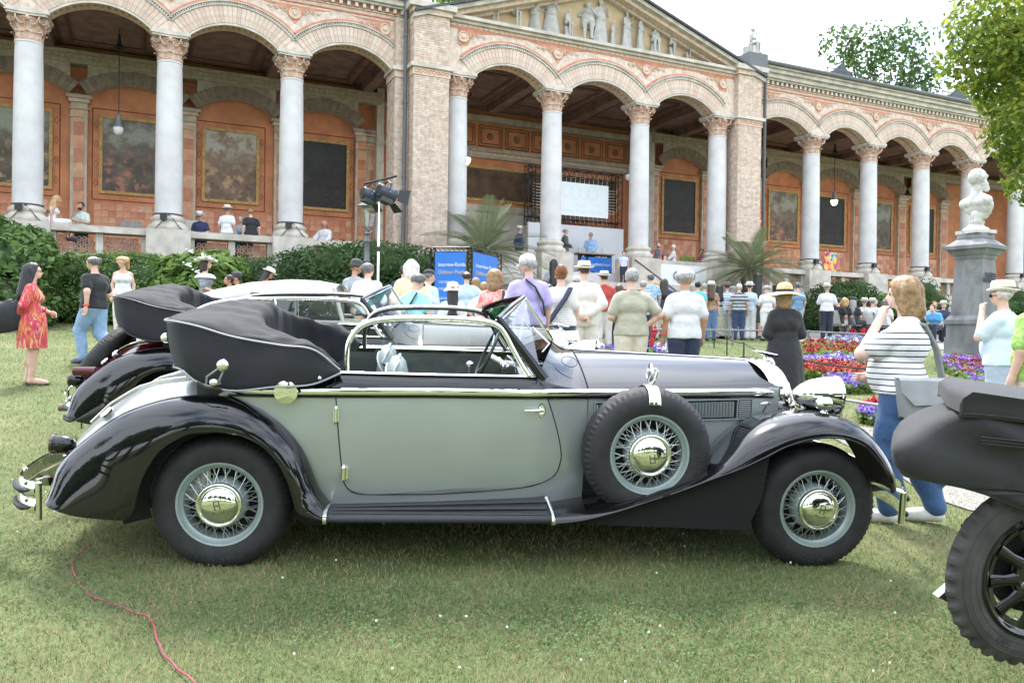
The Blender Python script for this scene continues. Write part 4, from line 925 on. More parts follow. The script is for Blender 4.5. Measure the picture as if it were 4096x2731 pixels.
PAINT = [oldpaint('aged painting a', (.27, .28, .22), (.12, .10, .065), (.42, .30, .16), 3.1), oldpaint('aged painting b', (.27, .28, .24), (.13, .105, .08), (.40, .17, .10), 7.7), oldpaint('aged painting c', (.42, .40, .32), (.24, .15, .10), (.48, .32, .17), 12.3), oldpaint('dark painting', (.025, .027, .028), (.018, .015, .013), (.05, .032, .025), 5.2)]
PANELM = mat('darker orange wall panel', (.36, .115, .05), rough=.75, var=.12, scale=3)
def painting(cx, z0, z1, wd, k, y=WY):
    o = MB(); t = .085
    for (x0, x1, a, b_) in ((-wd/2-t, wd/2+t, z0-t, z0), (-wd/2-t, wd/2+t, z1, z1+t), (-wd/2-t, -wd/2, z0, z1), (wd/2, wd/2+t, z0, z1)): o.box(((x0+x1)/2, -.035, (a+b_)/2), (x1-x0, .07, b_-a))
    o = o.build('painting_frame', GOLD, bld, smooth=False); o.location = (cx, y, 0)
    q = MB(); q.add([(-wd/2, -.03, z0), (wd/2, -.03, z0), (wd/2, -.03, z1), (-wd/2, -.03, z1)], [(0, 1, 2, 3)]); q.build('canvas', PAINT[k], o, smooth=False)
    q = MB(); d = .26
    for (p0, p1) in (((-wd/2-d, z0-d), (wd/2+d, z0-d)), ((wd/2+d, z0-d), (wd/2+d, z1+d)), ((wd/2+d, z1+d), (-wd/2-d, z1+d)), ((-wd/2-d, z1+d), (-wd/2-d, z0-d))): q.tube([(p0[0], -.004, p0[1]), (p1[0], -.004, p1[1])], .014, n=4)
    for zz in np.linspace(z0+.2, z1-.2, 4):
        for sx in (-1, 1): q.tube([(sx*(wd/2+.17)+.05*math.cos(t_), -.004, zz+.11*math.sin(t_)) for t_ in np.linspace(0, 2*math.pi, 4, endpoint=False)], .008, n=4, closed=True)
    for sx in (0,): q.tube([(.16*math.cos(t_), -.004, z0-.17+.05*math.sin(t_)) for t_ in np.linspace(0, 2*math.pi, 4, endpoint=False)], .008, n=4, closed=True)
    q.build('panel_border', PANELM if False else mat('dark red border', (.20, .055, .03), rough=.8, var=.1), o, smooth=False)
pil = [-5.1, -2.18, .75, 3.62, 6.3, 8.85]
for s in pil: pilaster(s)
pilaster(9.15, .3)
for i in range(len(pil)-1): back_arch(pil[i]+.21, pil[i+1]-.21, WY)
for cx, k in ((-3.65, 1), (-.72, 0), (2.08, 1), (4.83, 2), (7.62, 3)): painting(cx, 5.75, 7.82, 1.47, k)
pr_ = [20.2, 22.75, 25.35, 28.1, 31.0, 33.8, 36.6]
for s in pr_: pilaster(s, .5)
for i in range(len(pr_)-1): back_arch(pr_[i]+.25, pr_[i+1]-.25, WY)
for cx, k in ((21.47, 3), (24.1, 0), (26.8, 1), (29.5, 3), (32.4, 1), (35.2, 3)): painting(cx, 5.88, 7.92, 1.5, k)
for (x0, x1, yy) in ((-8, 9.4, WY), (20, 42, WY)):
    for z0, z1, d, m_ in ((9.18, 9.30, .40, BEAMM), (9.301, 9.42, .36, CREAMT), (9.421, 9.52, .46, BEAMM)): box_part('wall_entablature', x0, x1, yy-d, yy-.001, z0, z1, m_)
    q = MB()
    for x in np.arange(x0+.1, x1, .17): q.tube([(x+.045*math.cos(t), yy-.37, 9.36+.045*math.sin(t)) for t in np.linspace(0, 2*math.pi, 8, endpoint=False)], .012, n=4, closed=True)
    tag(q.build('ring_frieze', BEAMM, bld), kind='stuff')
# portico interior: coffered band, frieze painting, marble door cases
YB = WY+.6
for z0, z1, d, m_ in ((8.05, 8.15, .12, BEAMM), (8.151, 8.27, .08, CREAMT), (8.271, 8.40, .16, BEAMM), (9.30, 9.50, .3, BEAMM)): box_part('wall_entablature', 9.6, 19.85, YB-d, YB-.001, z0, z1, m_)
for x in np.arange(10.0, 19.6, 1.05):
    q = MB()
    for d in (0, .09): q.tube([(x+.06+d, YB-.03, 8.50+d), (x+.96-d, YB-.03, 8.50+d), (x+.96-d, YB-.03, 9.22-d), (x+.06+d, YB-.03, 9.22-d)], .022, n=4, closed=True)
    q.lathe([(.14, 0), (.1, -.03), (0, -.05)], c=(x+.51, YB, 8.86), axis='y', n=10); q.build('wall_panel', mat('brown panel moulding', (.20, .115, .07), rough=.8, var=.2), bld, smooth=False)
o = MB(); o.box((14.7, YB-.03, 7.15), (8.6, .06, 1.25)); o = o.build('painted_frieze', GOLD, bld, smooth=False)
q = MB(); q.add([(10.5, YB-.065, 6.62), (18.9, YB-.065, 6.62), (18.9, YB-.065, 7.68), (10.5, YB-.065, 7.68)], [(0, 1, 2, 3)]); q.build('frieze_ground', blotch('brown frieze ground', [(.05, .03, .02), (.10, .055, .03), (.14, .08, .045)], scale=3, rough=.7), o, smooth=False)
for x0, x1 in ((10.5, 12.0), (12.35, 15.6)):
    box_part('marble_panel', x0, x1, YB-.06, YB-.002, 4.2, 6.15, mat('pale marble', (.50, .49, .46), rough=.5, var=.1, scale=3)); box_part('marble_cornice', x0-.12, x1+.12, YB-.16, YB-.002, 6.15, 6.38, STONE)
for i, (t_, z, sz) in enumerate((('LEOPOLDUS', 5.95, .16), ('BALNEARIMI', 5.72, .13), ('IVVENTVTE RESTITVIT', 5.52, .11))):
    me = text_mesh(t_, sz, mat('gilt incised letters', (.40, .30, .16), rough=.6, var=0), .003); o2 = link('inscription', me, bld); o2.location = (13.3, YB-.068, z); o2.rotation_euler = (R(90), 0, 0)
for s in (10.2, 19.75): pilaster(s, .4, YB)
# ---- wall tiles low on the back wall
TM = []
for k in range(4):
    q = MB(); q.box((0, -.006, 0), (.182, .016, .182)); TM.append(q.mesh('wall_tile', TILES[k], smooth=False))
cnt = 0; st = MB()
cells = [(x, z) for x in np.arange(-2.0, 8.7, .19) for z in np.arange(4.15, 5.40, .19)]
for x, z in cells:
    if any(abs(x-p) < .32 for p in pil): continue
    if cnt < 300:
        o = link('wall_tile', TM[random.choice((0, 0, 1, 1, 2, 3))], bld); o.location = (x, WY-.004, z); cnt += 1
    else: st.box((x, WY-.010, z), (.182, .016, .182), mi=random.choice((0, 0, 1, 1, 2, 3)))
for x in np.arange(20.5, 37, .19):
    for z in np.arange(4.15, 5.5, .19):
        if any(abs(x-p) < .36 for p in pr_): continue
        st.box((x, WY-.010, z), (.182, .016, .182), mi=random.choice((0, 0, 1, 1, 2, 3)))
for x in np.arange(10.5, 19.6, .25):
    for z in np.arange(3.55, 4.1, .25): st.box((x, YB-.010, z), (.24, .016, .24), mi=random.choice((0, 1, 2)))
tag(st.build('small_wall_tiles', TILES, bld, smooth=False), kind='stuff')
PLQ = mat('grey plaque', (.33, .31, .29), rough=.5, var=.1)
for x in (-.75, 2.1, 4.9): box_part('plaque', x-.28, x+.28, WY-.04, WY-.012, 4.50, 4.92, PLQ)
# ---- downpipes
for s, yy in ((8.85, -.60), (21.45, -.55)):
    q = MB(); q.tube([(s, yy-.1, 10.95), (s, yy, 10.7), (s, yy, 2.2)], .055, n=10)
    for z in (4, 6, 8, 9.8): q.lathe([(.055, 0), (.072, .01), (.072, .05), (.055, .06)], c=(s, yy, z), n=10, cap=False)
    q.build('downpipe', LEAD, bld)
# ---- balustrade
bal = thing('balustrade', 'stone balustrade with pierced panels of terracotta rings along the colonnade', 'balustrade', bw_(0), TH); bal.scale = (BS_,)*3
def bal_box(nm, x0, x1, y0, y1, z0, z1):
    q = MB(); q.box(((x0+x1)/2, (y0+y1)/2, (z0+z1)/2), (x1-x0, y1-y0, z1-z0)); return q.build(nm, STONE, bal, smooth=False)
RG = MB(); RG.tube([(.041*math.cos(t), 0, .041*math.sin(t)) for t in np.linspace(0, 2*math.pi, 14, endpoint=False)], .017, n=6, closed=True, flat=1.); RGT = [mat('terracotta ring', (.42, .26, .19), rough=.85, var=.25, scale=15), mat('terracotta ring weathered', (.33, .21, .17), rough=.9, var=.25, scale=15)]
RGM = [RG.mesh('terracotta_ring', m_) for m_ in RGT]
def ring_panel(x0, x1, near):
    st = MB(); z = 3.62; k = 0
    while z < 4.0:
        x = x0+.055+(.058 if k % 2 else 0)
        while x < x1-.04:
            if near:
                o = link('ring', RGM[random.randint(0, 1)], bal); o.location = (x, -.10, z)
            else: st.tube([(x+.041*math.cos(t), -.10, z+.041*math.sin(t)) for t in np.linspace(0, 2*math.pi, 9, endpoint=False)], .017, n=4, closed=True)
            x += .116
        z += .1; k += 1
    if st.v: tag(st.build('ring_lattice', RGT[0], bal), kind='stuff')
for cols_, skip in ((WINGL+[8.4], None), ([21.6]+WINGR, None)):
    for i in range(len(cols_)):
        s = cols_[i]
        if 8.3 < s < 8.5 or 21.5 < s < 21.7: pass
        else: bal_box('pedestal', s-.50, s+.50, -.52, .40, 1.6, RAILT); bal_box('pedestal_base', s-.56, s+.56, -.58, .41, 1.2, 2.5)
        if i < len(cols_)-1:
            a, b_ = s+.501, cols_[i+1]-.501
            if b_-a < .3: continue
            bal_box('coping', a, b_, -.34, .22, 4.06, RAILT-.005); bal_box('bottom_rail', a, b_, -.26, .10, 3.452, 3.555)
            m_ = (a+b_)/2
            bal_box('end_post', a, a+.10, -.22, .05, 3.556, 4.059); bal_box('end_post', b_-.10, b_, -.22, .05, 3.556, 4.059); bal_box('middle_post', m_-.08, m_+.08, -.22, .05, 3.556, 4.059)
            near = s in (0., 3.0)
            ring_panel(a+.10, m_-.08, near); ring_panel(m_+.08, b_-.10, near)
# pedestals of the portico columns
for s in PORT:
    q = MB(); q.box((s, -.45, 2.9), (1.05, 1.0, 2.62)); q.build('portico_pedestal', STONE, bld, smooth=False)
    q = MB(); q.box((s, -.45, 1.9), (1.2, 1.15, 1.0)); q.build('portico_pedestal_base', STONE, bld, smooth=False)
for a, b_ in ((PORT[0]+.53, PORT[1]-.53), (PORT[2]+.53, PORT[3]-.53)): box_part('portico_parapet', a, b_, -.62, -.25, 2.0, RAILT-.01, STONE)
for s in WINGL[1:]+WINGR[:5]:
    z0 = RAILT
    o = link('spotlight', SPM, None); o.location = bw_(s-.12, -.36, z0+.20); o.rotation_euler = (0, 0, TH); o.scale = (BS_,)*3
    nm = {0.: 'leftmost column', 3.0: 'second column from the left', 5.95: 'third column, left of the brick pier', 24.12: 'first column right of the portico', 26.97: 'second column right of the portico', 29.8: 'third column right of the portico', 32.57: 'column behind the bust', 35.5: 'column at the right edge'}[s]
    tag(o, 'small black spotlight strapped to the base of the '+nm, 'spotlight', 'spotlights at the column bases')
    q = link('strap', STM, o); q.location = (.12, .36, -.02+.20)
# ---- pendant lamps
def pendant(px, py, off, lit, lbl):
    s, z = b_at(px, py, off); o = thing('pendant_lamp', lbl, 'lamp', bw_(s, off, z), TH, 'pendant lamps in the hall'); o.scale = (BS_,)*3
    b = MB(); b.lathe([(0, -.20), (.06, -.185), (.11, -.13), (.13, -.05), (.13, 0)], n=18, cap=False); b.build('globe', mat('lit opal globe', (1, .80, .48), rough=.3, var=0, emit=2.2) if lit else mat('opal globe', (.75, .77, .78), rough=.25, var=0), o)
    b = MB(); b.lathe([(.135, 0), (.13, .04), (.085, .10), (.075, .28), (.05, .34), (0, .36)], n=16, cap=False); b.build('cap', mat('grey lamp cap', (.22, .23, .24), rough=.5, metal=.4, var=.1), o)
    b = MB(); b.tube([(0, 0, .34), (0, 0, 9.7-z)], .012, n=5); b.lathe([(.16, 9.2-z), (.05, 9.3-z), (.03, 9.55-z)], n=10, cap=False); b.build('rod', BLKTRIM, o)
    if lit:
        l = bpy.data.lights.new('lamp_bulb', 'POINT'); l.energy = 18; l.color = (1, .75, .42); l.shadow_soft_size = .1; lo = bpy.data.objects.new('lamp_bulb', l); C.objects.link(lo); lo.parent = o; lo.location = (0, 0, -.30)
pendant(474, 512, 2.0, False, 'unlit white pendant lamp hanging between the two leftmost columns')
pendant(1866, 633, 1.6, True, 'lit warm pendant lamp hanging right of the brick pier')
pendant(2516, 700, 1.6, False, 'unlit white pendant lamp hanging right of the projection screen')
pendant(3337, 802, 2.0, True, 'lit warm pendant lamp hanging in the right wing')
# ================================================================ ground, paths, planting
Q = 1.7415                                   # photo was read on a 2352 px wide copy
def G(x, y): return ground(x*Q, y*Q)
def lawn_material():
    m, t, b = _mat('mown lawn'); N = t.nodes; Lk = t.links.new; tcn = N.new('ShaderNodeTexCoord')
    def noise(s, d=6):
        n = N.new('ShaderNodeTexNoise'); n.inputs['Scale'].default_value = s; n.inputs['Detail'].default_value = d; n.inputs['Roughness'].default_value = .65; Lk(tcn.outputs['Object'], n.inputs['Vector']); return n
    r1 = N.new('ShaderNodeValToRGB'); e = r1.color_ramp.elements; e[0].position, e[1].position = .38, .66
    e[0].color = (.075, .11, .03, 1); e[1].color = (.30, .255, .125, 1); k = e.new(.52); k.color = (.155, .19, .065, 1)
    a, c = noise(.55, 8), noise(38, 5); mxn = N.new('ShaderNodeMix'); mxn.data_type = 'FLOAT'; mxn.inputs[0].default_value = .42
    Lk(a.outputs['Fac'], mxn.inputs[2]); Lk(c.outputs['Fac'], mxn.inputs[3]); Lk(mxn.outputs[0], r1.inputs[0]); Lk(r1.outputs[0], b.inputs['Base Color'])
    b.inputs['Roughness'].default_value = .9; f = noise(120, 3); bp = N.new('ShaderNodeBump'); bp.inputs['Strength'].default_value = .8; bp.inputs['Distance'].default_value = .03; Lk(f.outputs['Fac'], bp.inputs['Height']); Lk(bp.outputs[0], b.inputs['Normal'])
    return m
LAWN = lawn_material(); GRAVEL = mat('pale gravel', (.25, .232, .21), rough=.95, var=.3, scale=40, bump=.6, bscale=150)
xs = np.r_[np.arange(-400, -60, 40), np.arange(-60, 60.1, 2), np.arange(100, 401, 40)]; ys = np.r_[np.arange(-300, -40, 40), np.arange(-40, 60.1, 2), np.arange(100, 501, 50)]
b = MB(); b.grid([[(x, y, gz(x, y)) for x in xs] for y in ys]); lawn = b.build('lawn', LAWN); tag(lawn, kind='structure')
def path(name, pxpoly, n=40):
    lo, hi = pxpoly; A = resample([G(*p)[:2] for p in lo], n); B = resample([G(*p)[:2] for p in hi], n); b = MB()
    b.grid([[(*(A[i]*(1-t)+B[i]*t), gz(*(A[i]*(1-t)+B[i]*t))+.012) for t in np.linspace(0, 1, 8)] for i in range(n)]); o = b.build(name, GRAVEL); return tag(o, kind='structure')
path('gravel_path', ([(-400, 741), (190, 741), (420, 742), (700, 745)], [(-400, 722), (190, 724), (420, 726), (700, 729)]))
path('gravel_path', ([(1880, 990), (1985, 1045), (2060, 1090), (2130, 1140), (2220, 1172), (2420, 1210)], [(1880, 968), (2010, 986), (2120, 1000), (2230, 1020), (2330, 1040), (2500, 1070)]))
path('gravel_path', ([(1150, 768), (1380, 770), (1600, 774), (1850, 785), (2100, 800), (2420, 815)], [(1150, 735), (1380, 735), (1600, 737), (1850, 742), (2100, 755), (2420, 768)]))
# ---- grass blades, denser towards the viewer
def blades(n, rmin, rmax, amax, h0, h1, w0, seed):
    g = np.random.default_rng(seed); r = rmin*(rmax/rmin)**g.random(n); a = g.uniform(-amax, amax, n); x = r*np.sin(a); y = r*np.cos(a)
    z = gz(x, y); hgt = g.uniform(h0, h1, n)*(1+.02*r); wd = w0*(1+.16*r); yaw = g.uniform(0, 2*math.pi, n); ln = g.uniform(.3, 1.3, n)*hgt; la = g.uniform(0, 2*math.pi, n)
    p0 = np.stack([x-wd*np.cos(yaw), y-wd*np.sin(yaw), z-.004], 1); p1 = np.stack([x+wd*np.cos(yaw), y+wd*np.sin(yaw), z-.004], 1); p2 = np.stack([x+ln*np.cos(la), y+ln*np.sin(la), z+hgt], 1)
    V = np.stack([p0, p1, p2], 1).reshape(-1, 3); Fc = np.arange(3*n).reshape(-1, 3); return V, Fc, x, y
GR = [leafmat('grass green', (.10, .175, .04), (.17, .25, .08), .3, .5, .9), leafmat('grass pale', (.16, .205, .07), (.28, .30, .14), .3, .55, .9), leafmat('grass straw', (.34, .285, .155), (.44, .37, .22), .2, .7, .9), leafmat('grass deep', (.05, .10, .025), (.085, .15, .045), .3, .5, .9)]
V, Fc, bx_, by_ = blades(360000, 1.9, 24, R(46), .012, .034, .0016, 3)
nzv = .5+.5*np.sin(bx_*2.1+1.3*np.sin(by_*1.7))*np.sin(by_*2.6+1.1*np.sin(bx_*1.3)); g_ = np.random.default_rng(5).random(len(nzv))
for px_, py_, r_ in ((660, 1440, .35), (870, 1480, .3), (1060, 1430, .45), (400, 1500, .3), (1500, 1470, .4), (1250, 1540, .3), (60, 1180, .5), (120, 1000, .6), (330, 1420, .25), (1800, 1440, .35), (2050, 1260, .3), (60, 860, .7), (1980, 1400, .3)):
    c_ = G(px_, py_); nzv = np.maximum(nzv, 1.5*np.exp(-((bx_-c_[0])**2+((by_-c_[1])*1.3)**2)/r_**2))
mi_ = np.where(g_ < .13+.38*nzv, 2, np.where(g_ < .55+.25*nzv, 1, np.where(g_ < .86, 0, 3)))
tag(raw('grass', V, Fc, GR, None, mi_), 'short mown lawn grass, part green and part dry straw', 'grass', kind='stuff')
# clover patches: small flat leaves and white heads
def clover(n, seed):
    g = np.random.default_rng(seed); cs = np.array([[-1.2, 3.9], [.4, 4.0], [1.6, 4.2], [2.2, 3.9], [-2.3, 4.1], [3.1, 4.3], [.9, 3.8], [-.5, 3.9], [2.4, 2.9], [-2.9, 4.6]]); k = g.integers(0, len(cs), n)
    p = cs[k]+g.normal(0, 1, (n, 2))*np.array([.55, .22]); z = gz(p[:, 0], p[:, 1])+g.uniform(.02, .05, n); s = g.uniform(.0045, .0085, n); yaw = g.uniform(0, 6.28, n); tl = g.normal(0, .35, (n, 2)); V = []
    for a in (0, 1, 2, 3):
        ca = np.cos(yaw+a*math.pi/2)*s; sa = np.sin(yaw+a*math.pi/2)*s; V.append(np.stack([p[:, 0]+ca, p[:, 1]+sa, z+tl[:, 0]*ca+tl[:, 1]*sa], 1))
    V = np.stack(V, 1).reshape(-1, 3); return V, np.arange(4*n).reshape(-1, 4)
V, Fc = clover(15000, 9); tag(raw('clover', V, Fc, leafmat('clover leaf', (.07, .135, .04), (.12, .19, .07), .25, .45, 2), None), 'patches of dark green clover leaves in the lawn', 'clover', kind='stuff')
b = MB(); g = np.random.default_rng(11)
for i in range(110):
    r = 3.0*(18/3.0)**g.random(); a = g.uniform(-.75, .75); x, y = r*math.sin(a), r*math.cos(a); b.sphere((x, y, gz(x, y)+.055), .0055*(1+.05*r), 6, 4)
tag(b.build('clover_flowers', mat('white clover head', (.62, .58, .52), rough=.9, var=.1)), 'small white clover flowers dotted over the lawn', 'flowers', kind='stuff')
# ---- leaf clouds
def cloud(ells, n, size, seed, up=.35, aspect=.5, inner=.5, clump=0, lumpy=.0, spread=.2):
    g = np.random.default_rng(seed); ells = [(np.asarray(c, float), np.asarray(r, float)*np.ones(3)) for c, r in ells]
    vol = np.array([np.prod(r)**(2/3) for c, r in ells]); k = g.choice(len(ells), n, p=vol/vol.sum())
    d = g.normal(size=(n, 3)); d /= np.linalg.norm(d, axis=1)[:, None]
    if clump:
        cd_ = g.normal(size=(clump, 3)); cd_ /= np.linalg.norm(cd_, axis=1)[:, None]; ci = g.integers(0, clump, n); d = cd_[ci]+g.normal(0, spread, (n, 3)); d /= np.linalg.norm(d, axis=1)[:, None]; rad = (inner+(1-inner)*g.random(clump)**.6)[ci]*(1+g.normal(0, .05, n))
    else: rad = inner+(1-inner)*g.random(n)**.6
    if lumpy: rad = rad*(1+lumpy*np.sin(d[:, 0]*7+k)*np.sin(d[:, 1]*6+2*k)*np.sin(d[:, 2]*8))
    Cc = np.array([c for c, r in ells])[k]; Rr = np.array([r for c, r in ells])[k]; P = Cc+d*Rr*rad[:, None]
    nrm = d*.8+g.normal(0, .6, (n, 3)); nrm[:, 2] += up; nrm /= np.linalg.norm(nrm, axis=1)[:, None]
    t = np.cross(nrm, g.normal(size=(n, 3))); t /= np.linalg.norm(t, axis=1)[:, None]; bt = np.cross(nrm, t); s = size*g.uniform(.6, 1.25, n)[:, None]
    V = np.stack([P-t*s, P+bt*s*aspect+nrm*s*.12, P+t*s, P-bt*s*aspect+nrm*s*.12], 1).reshape(-1, 3); return V, np.arange(4*n).reshape(-1, 4)
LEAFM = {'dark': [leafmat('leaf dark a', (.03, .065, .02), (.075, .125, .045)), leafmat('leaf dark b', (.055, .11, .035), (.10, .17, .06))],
         'mid': [leafmat('leaf mid a', (.06, .12, .03), (.12, .20, .055)), leafmat('leaf mid b', (.06, .12, .03), (.12, .20, .055))],
         'light': [leafmat('leaf light a', (.10, .18, .04), (.18, .28, .075), .4), leafmat('leaf light b', (.14, .23, .05), (.24, .34, .10), .4)],
         'plane': [leafmat('plane leaf a', (.09, .16, .025), (.19, .27, .05), .55), leafmat('sunlit plane leaf', (.19, .27, .035), (.38, .40, .07), .6)]}  # second plane leaf: sunlight put into the colour, lighter and yellower
WOOD = mat('bark', (.10, .075, .055), rough=.95, var=.3, scale=12, bump=.6, bscale=40)
def bush(name, lbl, ells, n, size, kind, seed, aspect=.45, cat='shrub', flowers=None, **kw):
    base = np.mean([e[0] for e in ells], 0); gx, gy = base[0], base[1]; o = thing(name, lbl, cat, (gx, gy, gz(gx, gy)))
    off = np.array([gx, gy, gz(gx, gy)]); ells = list(ells); ells += [((c[0], c[1], gz(c[0], c[1])+.5*r[2]), (r[0], r[1], .75*r[2])) for c, r in ells if c[2]-r[2]-gz(c[0], c[1]) > -.1*r[2]]; E_ = [(np.asarray(c)-off, r) for c, r in ells]
    V, Fc = cloud(E_, n, size, seed, aspect=aspect, **kw); mi = np.random.default_rng(seed).integers(0, 2, len(Fc)); raw('foliage', V, Fc, LEAFM[kind], o, mi)
    b = MB()
    for i, (c, r) in enumerate(E_):
        for k in range(3):
            a = k*2.1+i; rr = np.asarray(r)*np.ones(3); b.tube([(c[0]*.6+.1*math.cos(a), c[1]*.6+.1*math.sin(a), -.05), (c[0]+.3*rr[0]*math.cos(a), c[1]+.3*rr[1]*math.sin(a), c[2]), (c[0]+.6*rr[0]*math.cos(a), c[1]+.6*rr[1]*math.sin(a), c[2]+.4*rr[2])], [.03, .02, .008], n=5)
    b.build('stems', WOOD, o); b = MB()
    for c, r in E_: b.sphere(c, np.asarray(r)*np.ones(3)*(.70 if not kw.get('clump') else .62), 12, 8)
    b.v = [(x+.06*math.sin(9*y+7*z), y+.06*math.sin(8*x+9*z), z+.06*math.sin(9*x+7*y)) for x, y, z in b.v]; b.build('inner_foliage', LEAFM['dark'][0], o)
    if flowers:
        b = MB()
        for (p, r_) in flowers:
            q = np.asarray(p)-off
            for j in range(9):
                dd = np.random.default_rng(j+seed).normal(0, 1, 3)*r_*.5; b.sphere(q+dd, r_*.35, 6, 4)
        b.build('blossom', mat('white blossom', (.75, .75, .70), rough=.8, var=.05), o)
    return o
def ell(px, py, Y, rx, ry, rz): return (at(px*Q, (py+9)*Q, Y*1.2), (rx*1.2, ry*1.2, rz*1.05))
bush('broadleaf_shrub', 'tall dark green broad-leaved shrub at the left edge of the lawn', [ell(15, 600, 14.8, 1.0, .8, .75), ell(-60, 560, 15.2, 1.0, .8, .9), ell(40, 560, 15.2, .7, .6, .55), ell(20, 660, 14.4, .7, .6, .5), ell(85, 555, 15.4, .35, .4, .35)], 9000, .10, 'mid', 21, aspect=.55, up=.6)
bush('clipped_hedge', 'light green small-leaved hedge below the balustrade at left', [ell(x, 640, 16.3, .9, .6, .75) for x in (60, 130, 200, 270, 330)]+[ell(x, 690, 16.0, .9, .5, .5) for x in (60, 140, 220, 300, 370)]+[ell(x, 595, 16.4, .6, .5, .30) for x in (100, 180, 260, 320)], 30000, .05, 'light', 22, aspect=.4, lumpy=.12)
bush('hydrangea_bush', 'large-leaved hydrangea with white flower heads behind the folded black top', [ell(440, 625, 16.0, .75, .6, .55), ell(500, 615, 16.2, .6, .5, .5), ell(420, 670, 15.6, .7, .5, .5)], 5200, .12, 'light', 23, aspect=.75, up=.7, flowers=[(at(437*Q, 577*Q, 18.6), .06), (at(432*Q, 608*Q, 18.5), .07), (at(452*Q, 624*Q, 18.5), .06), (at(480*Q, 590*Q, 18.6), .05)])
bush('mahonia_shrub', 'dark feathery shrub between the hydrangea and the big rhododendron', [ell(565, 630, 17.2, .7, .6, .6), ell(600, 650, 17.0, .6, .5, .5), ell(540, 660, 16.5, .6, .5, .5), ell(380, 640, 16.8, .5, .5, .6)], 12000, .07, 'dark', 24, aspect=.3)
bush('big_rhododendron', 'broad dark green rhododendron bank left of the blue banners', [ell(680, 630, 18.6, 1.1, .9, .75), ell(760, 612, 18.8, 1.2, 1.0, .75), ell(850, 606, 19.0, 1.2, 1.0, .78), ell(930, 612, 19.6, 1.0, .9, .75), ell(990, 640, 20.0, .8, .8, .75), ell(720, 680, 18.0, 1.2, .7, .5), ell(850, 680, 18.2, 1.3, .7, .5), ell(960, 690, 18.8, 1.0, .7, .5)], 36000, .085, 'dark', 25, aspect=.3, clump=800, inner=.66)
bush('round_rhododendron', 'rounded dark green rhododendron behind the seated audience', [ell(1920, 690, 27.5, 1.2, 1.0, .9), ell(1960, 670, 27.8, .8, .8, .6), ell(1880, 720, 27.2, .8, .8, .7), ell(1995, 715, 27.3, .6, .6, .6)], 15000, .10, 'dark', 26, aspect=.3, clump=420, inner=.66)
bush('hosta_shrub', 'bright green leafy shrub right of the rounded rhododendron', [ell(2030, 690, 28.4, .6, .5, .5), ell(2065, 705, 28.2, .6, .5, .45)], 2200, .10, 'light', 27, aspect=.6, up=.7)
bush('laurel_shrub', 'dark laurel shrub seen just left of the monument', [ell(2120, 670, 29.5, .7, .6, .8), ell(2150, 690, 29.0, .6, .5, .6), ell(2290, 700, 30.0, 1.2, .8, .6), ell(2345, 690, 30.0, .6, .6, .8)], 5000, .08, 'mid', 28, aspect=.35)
# potted agapanthus
pp = G(148, 722); o = thing('potted_agapanthus', 'strap-leaved plant in a terracotta tub beside the gravel path', 'potted plant', pp)
b = MB(); b.lathe([(.30, 0), (.34, .1), (.37, .55), (.40, .57), (.40, .63), (.36, .63), (.35, .55)], n=22, cap=True)
for z in (.08, .45): b.lathe([(.345+.04*z, z), (.355+.04*z, z), (.36+.04*z, z+.04), (.35+.04*z, z+.04)], n=22, cap=False, mi=1)
b.build('tub', [mat('terracotta tub', (.36, .21, .15), rough=.85, var=.2), mat('tub hoop', (.35, .33, .31), rough=.6, var=.1)], o)
def strap_leaf(g, L_, wd, base, droop, yaw, lean):
    pts = [];
    for t in np.linspace(0, 1, 7): r = L_*t*math.sin(lean)*(1+.3*t); z = L_*(t*math.cos(lean)-droop*t*t); pts.append((base[0]+r*math.cos(yaw), base[1]+r*math.sin(yaw), base[2]+z))
    px_, py_ = -math.sin(yaw)*wd, math.cos(yaw)*wd; return [[(p[0]-px_*w__, p[1]-py_*w__, p[2]), (p[0], p[1], p[2]-.01), (p[0]+px_*w__, p[1]+py_*w__, p[2])] for p, w__ in zip(pts, (.7, 1, 1.1, 1.1, .95, .6, .08))]
b = MB(); b2 = MB(); g = np.random.default_rng(4)
for i in range(210):
    a = g.uniform(0, 6.28); ln = g.uniform(.1, 1.15); b.grid(strap_leaf(g, g.uniform(.75, 1.15), .022, (.15*math.cos(a)*g.random(), .15*math.sin(a)*g.random(), .55), g.uniform(.15, .65)*ln, a+g.normal(0, .3), ln), mi=i % 2)
for i in range(36):
    a = g.uniform(0, 6.28); b2.grid(strap_leaf(g, g.uniform(.7, .95), .014, (.3*math.cos(a), .3*math.sin(a), .6), 1.5, a, .9))
b.build('leaves', LEAFM['mid'], o); b2.build('dry_leaves', mat('dry leaf', (.30, .21, .10), rough=.8, var=.2), o)
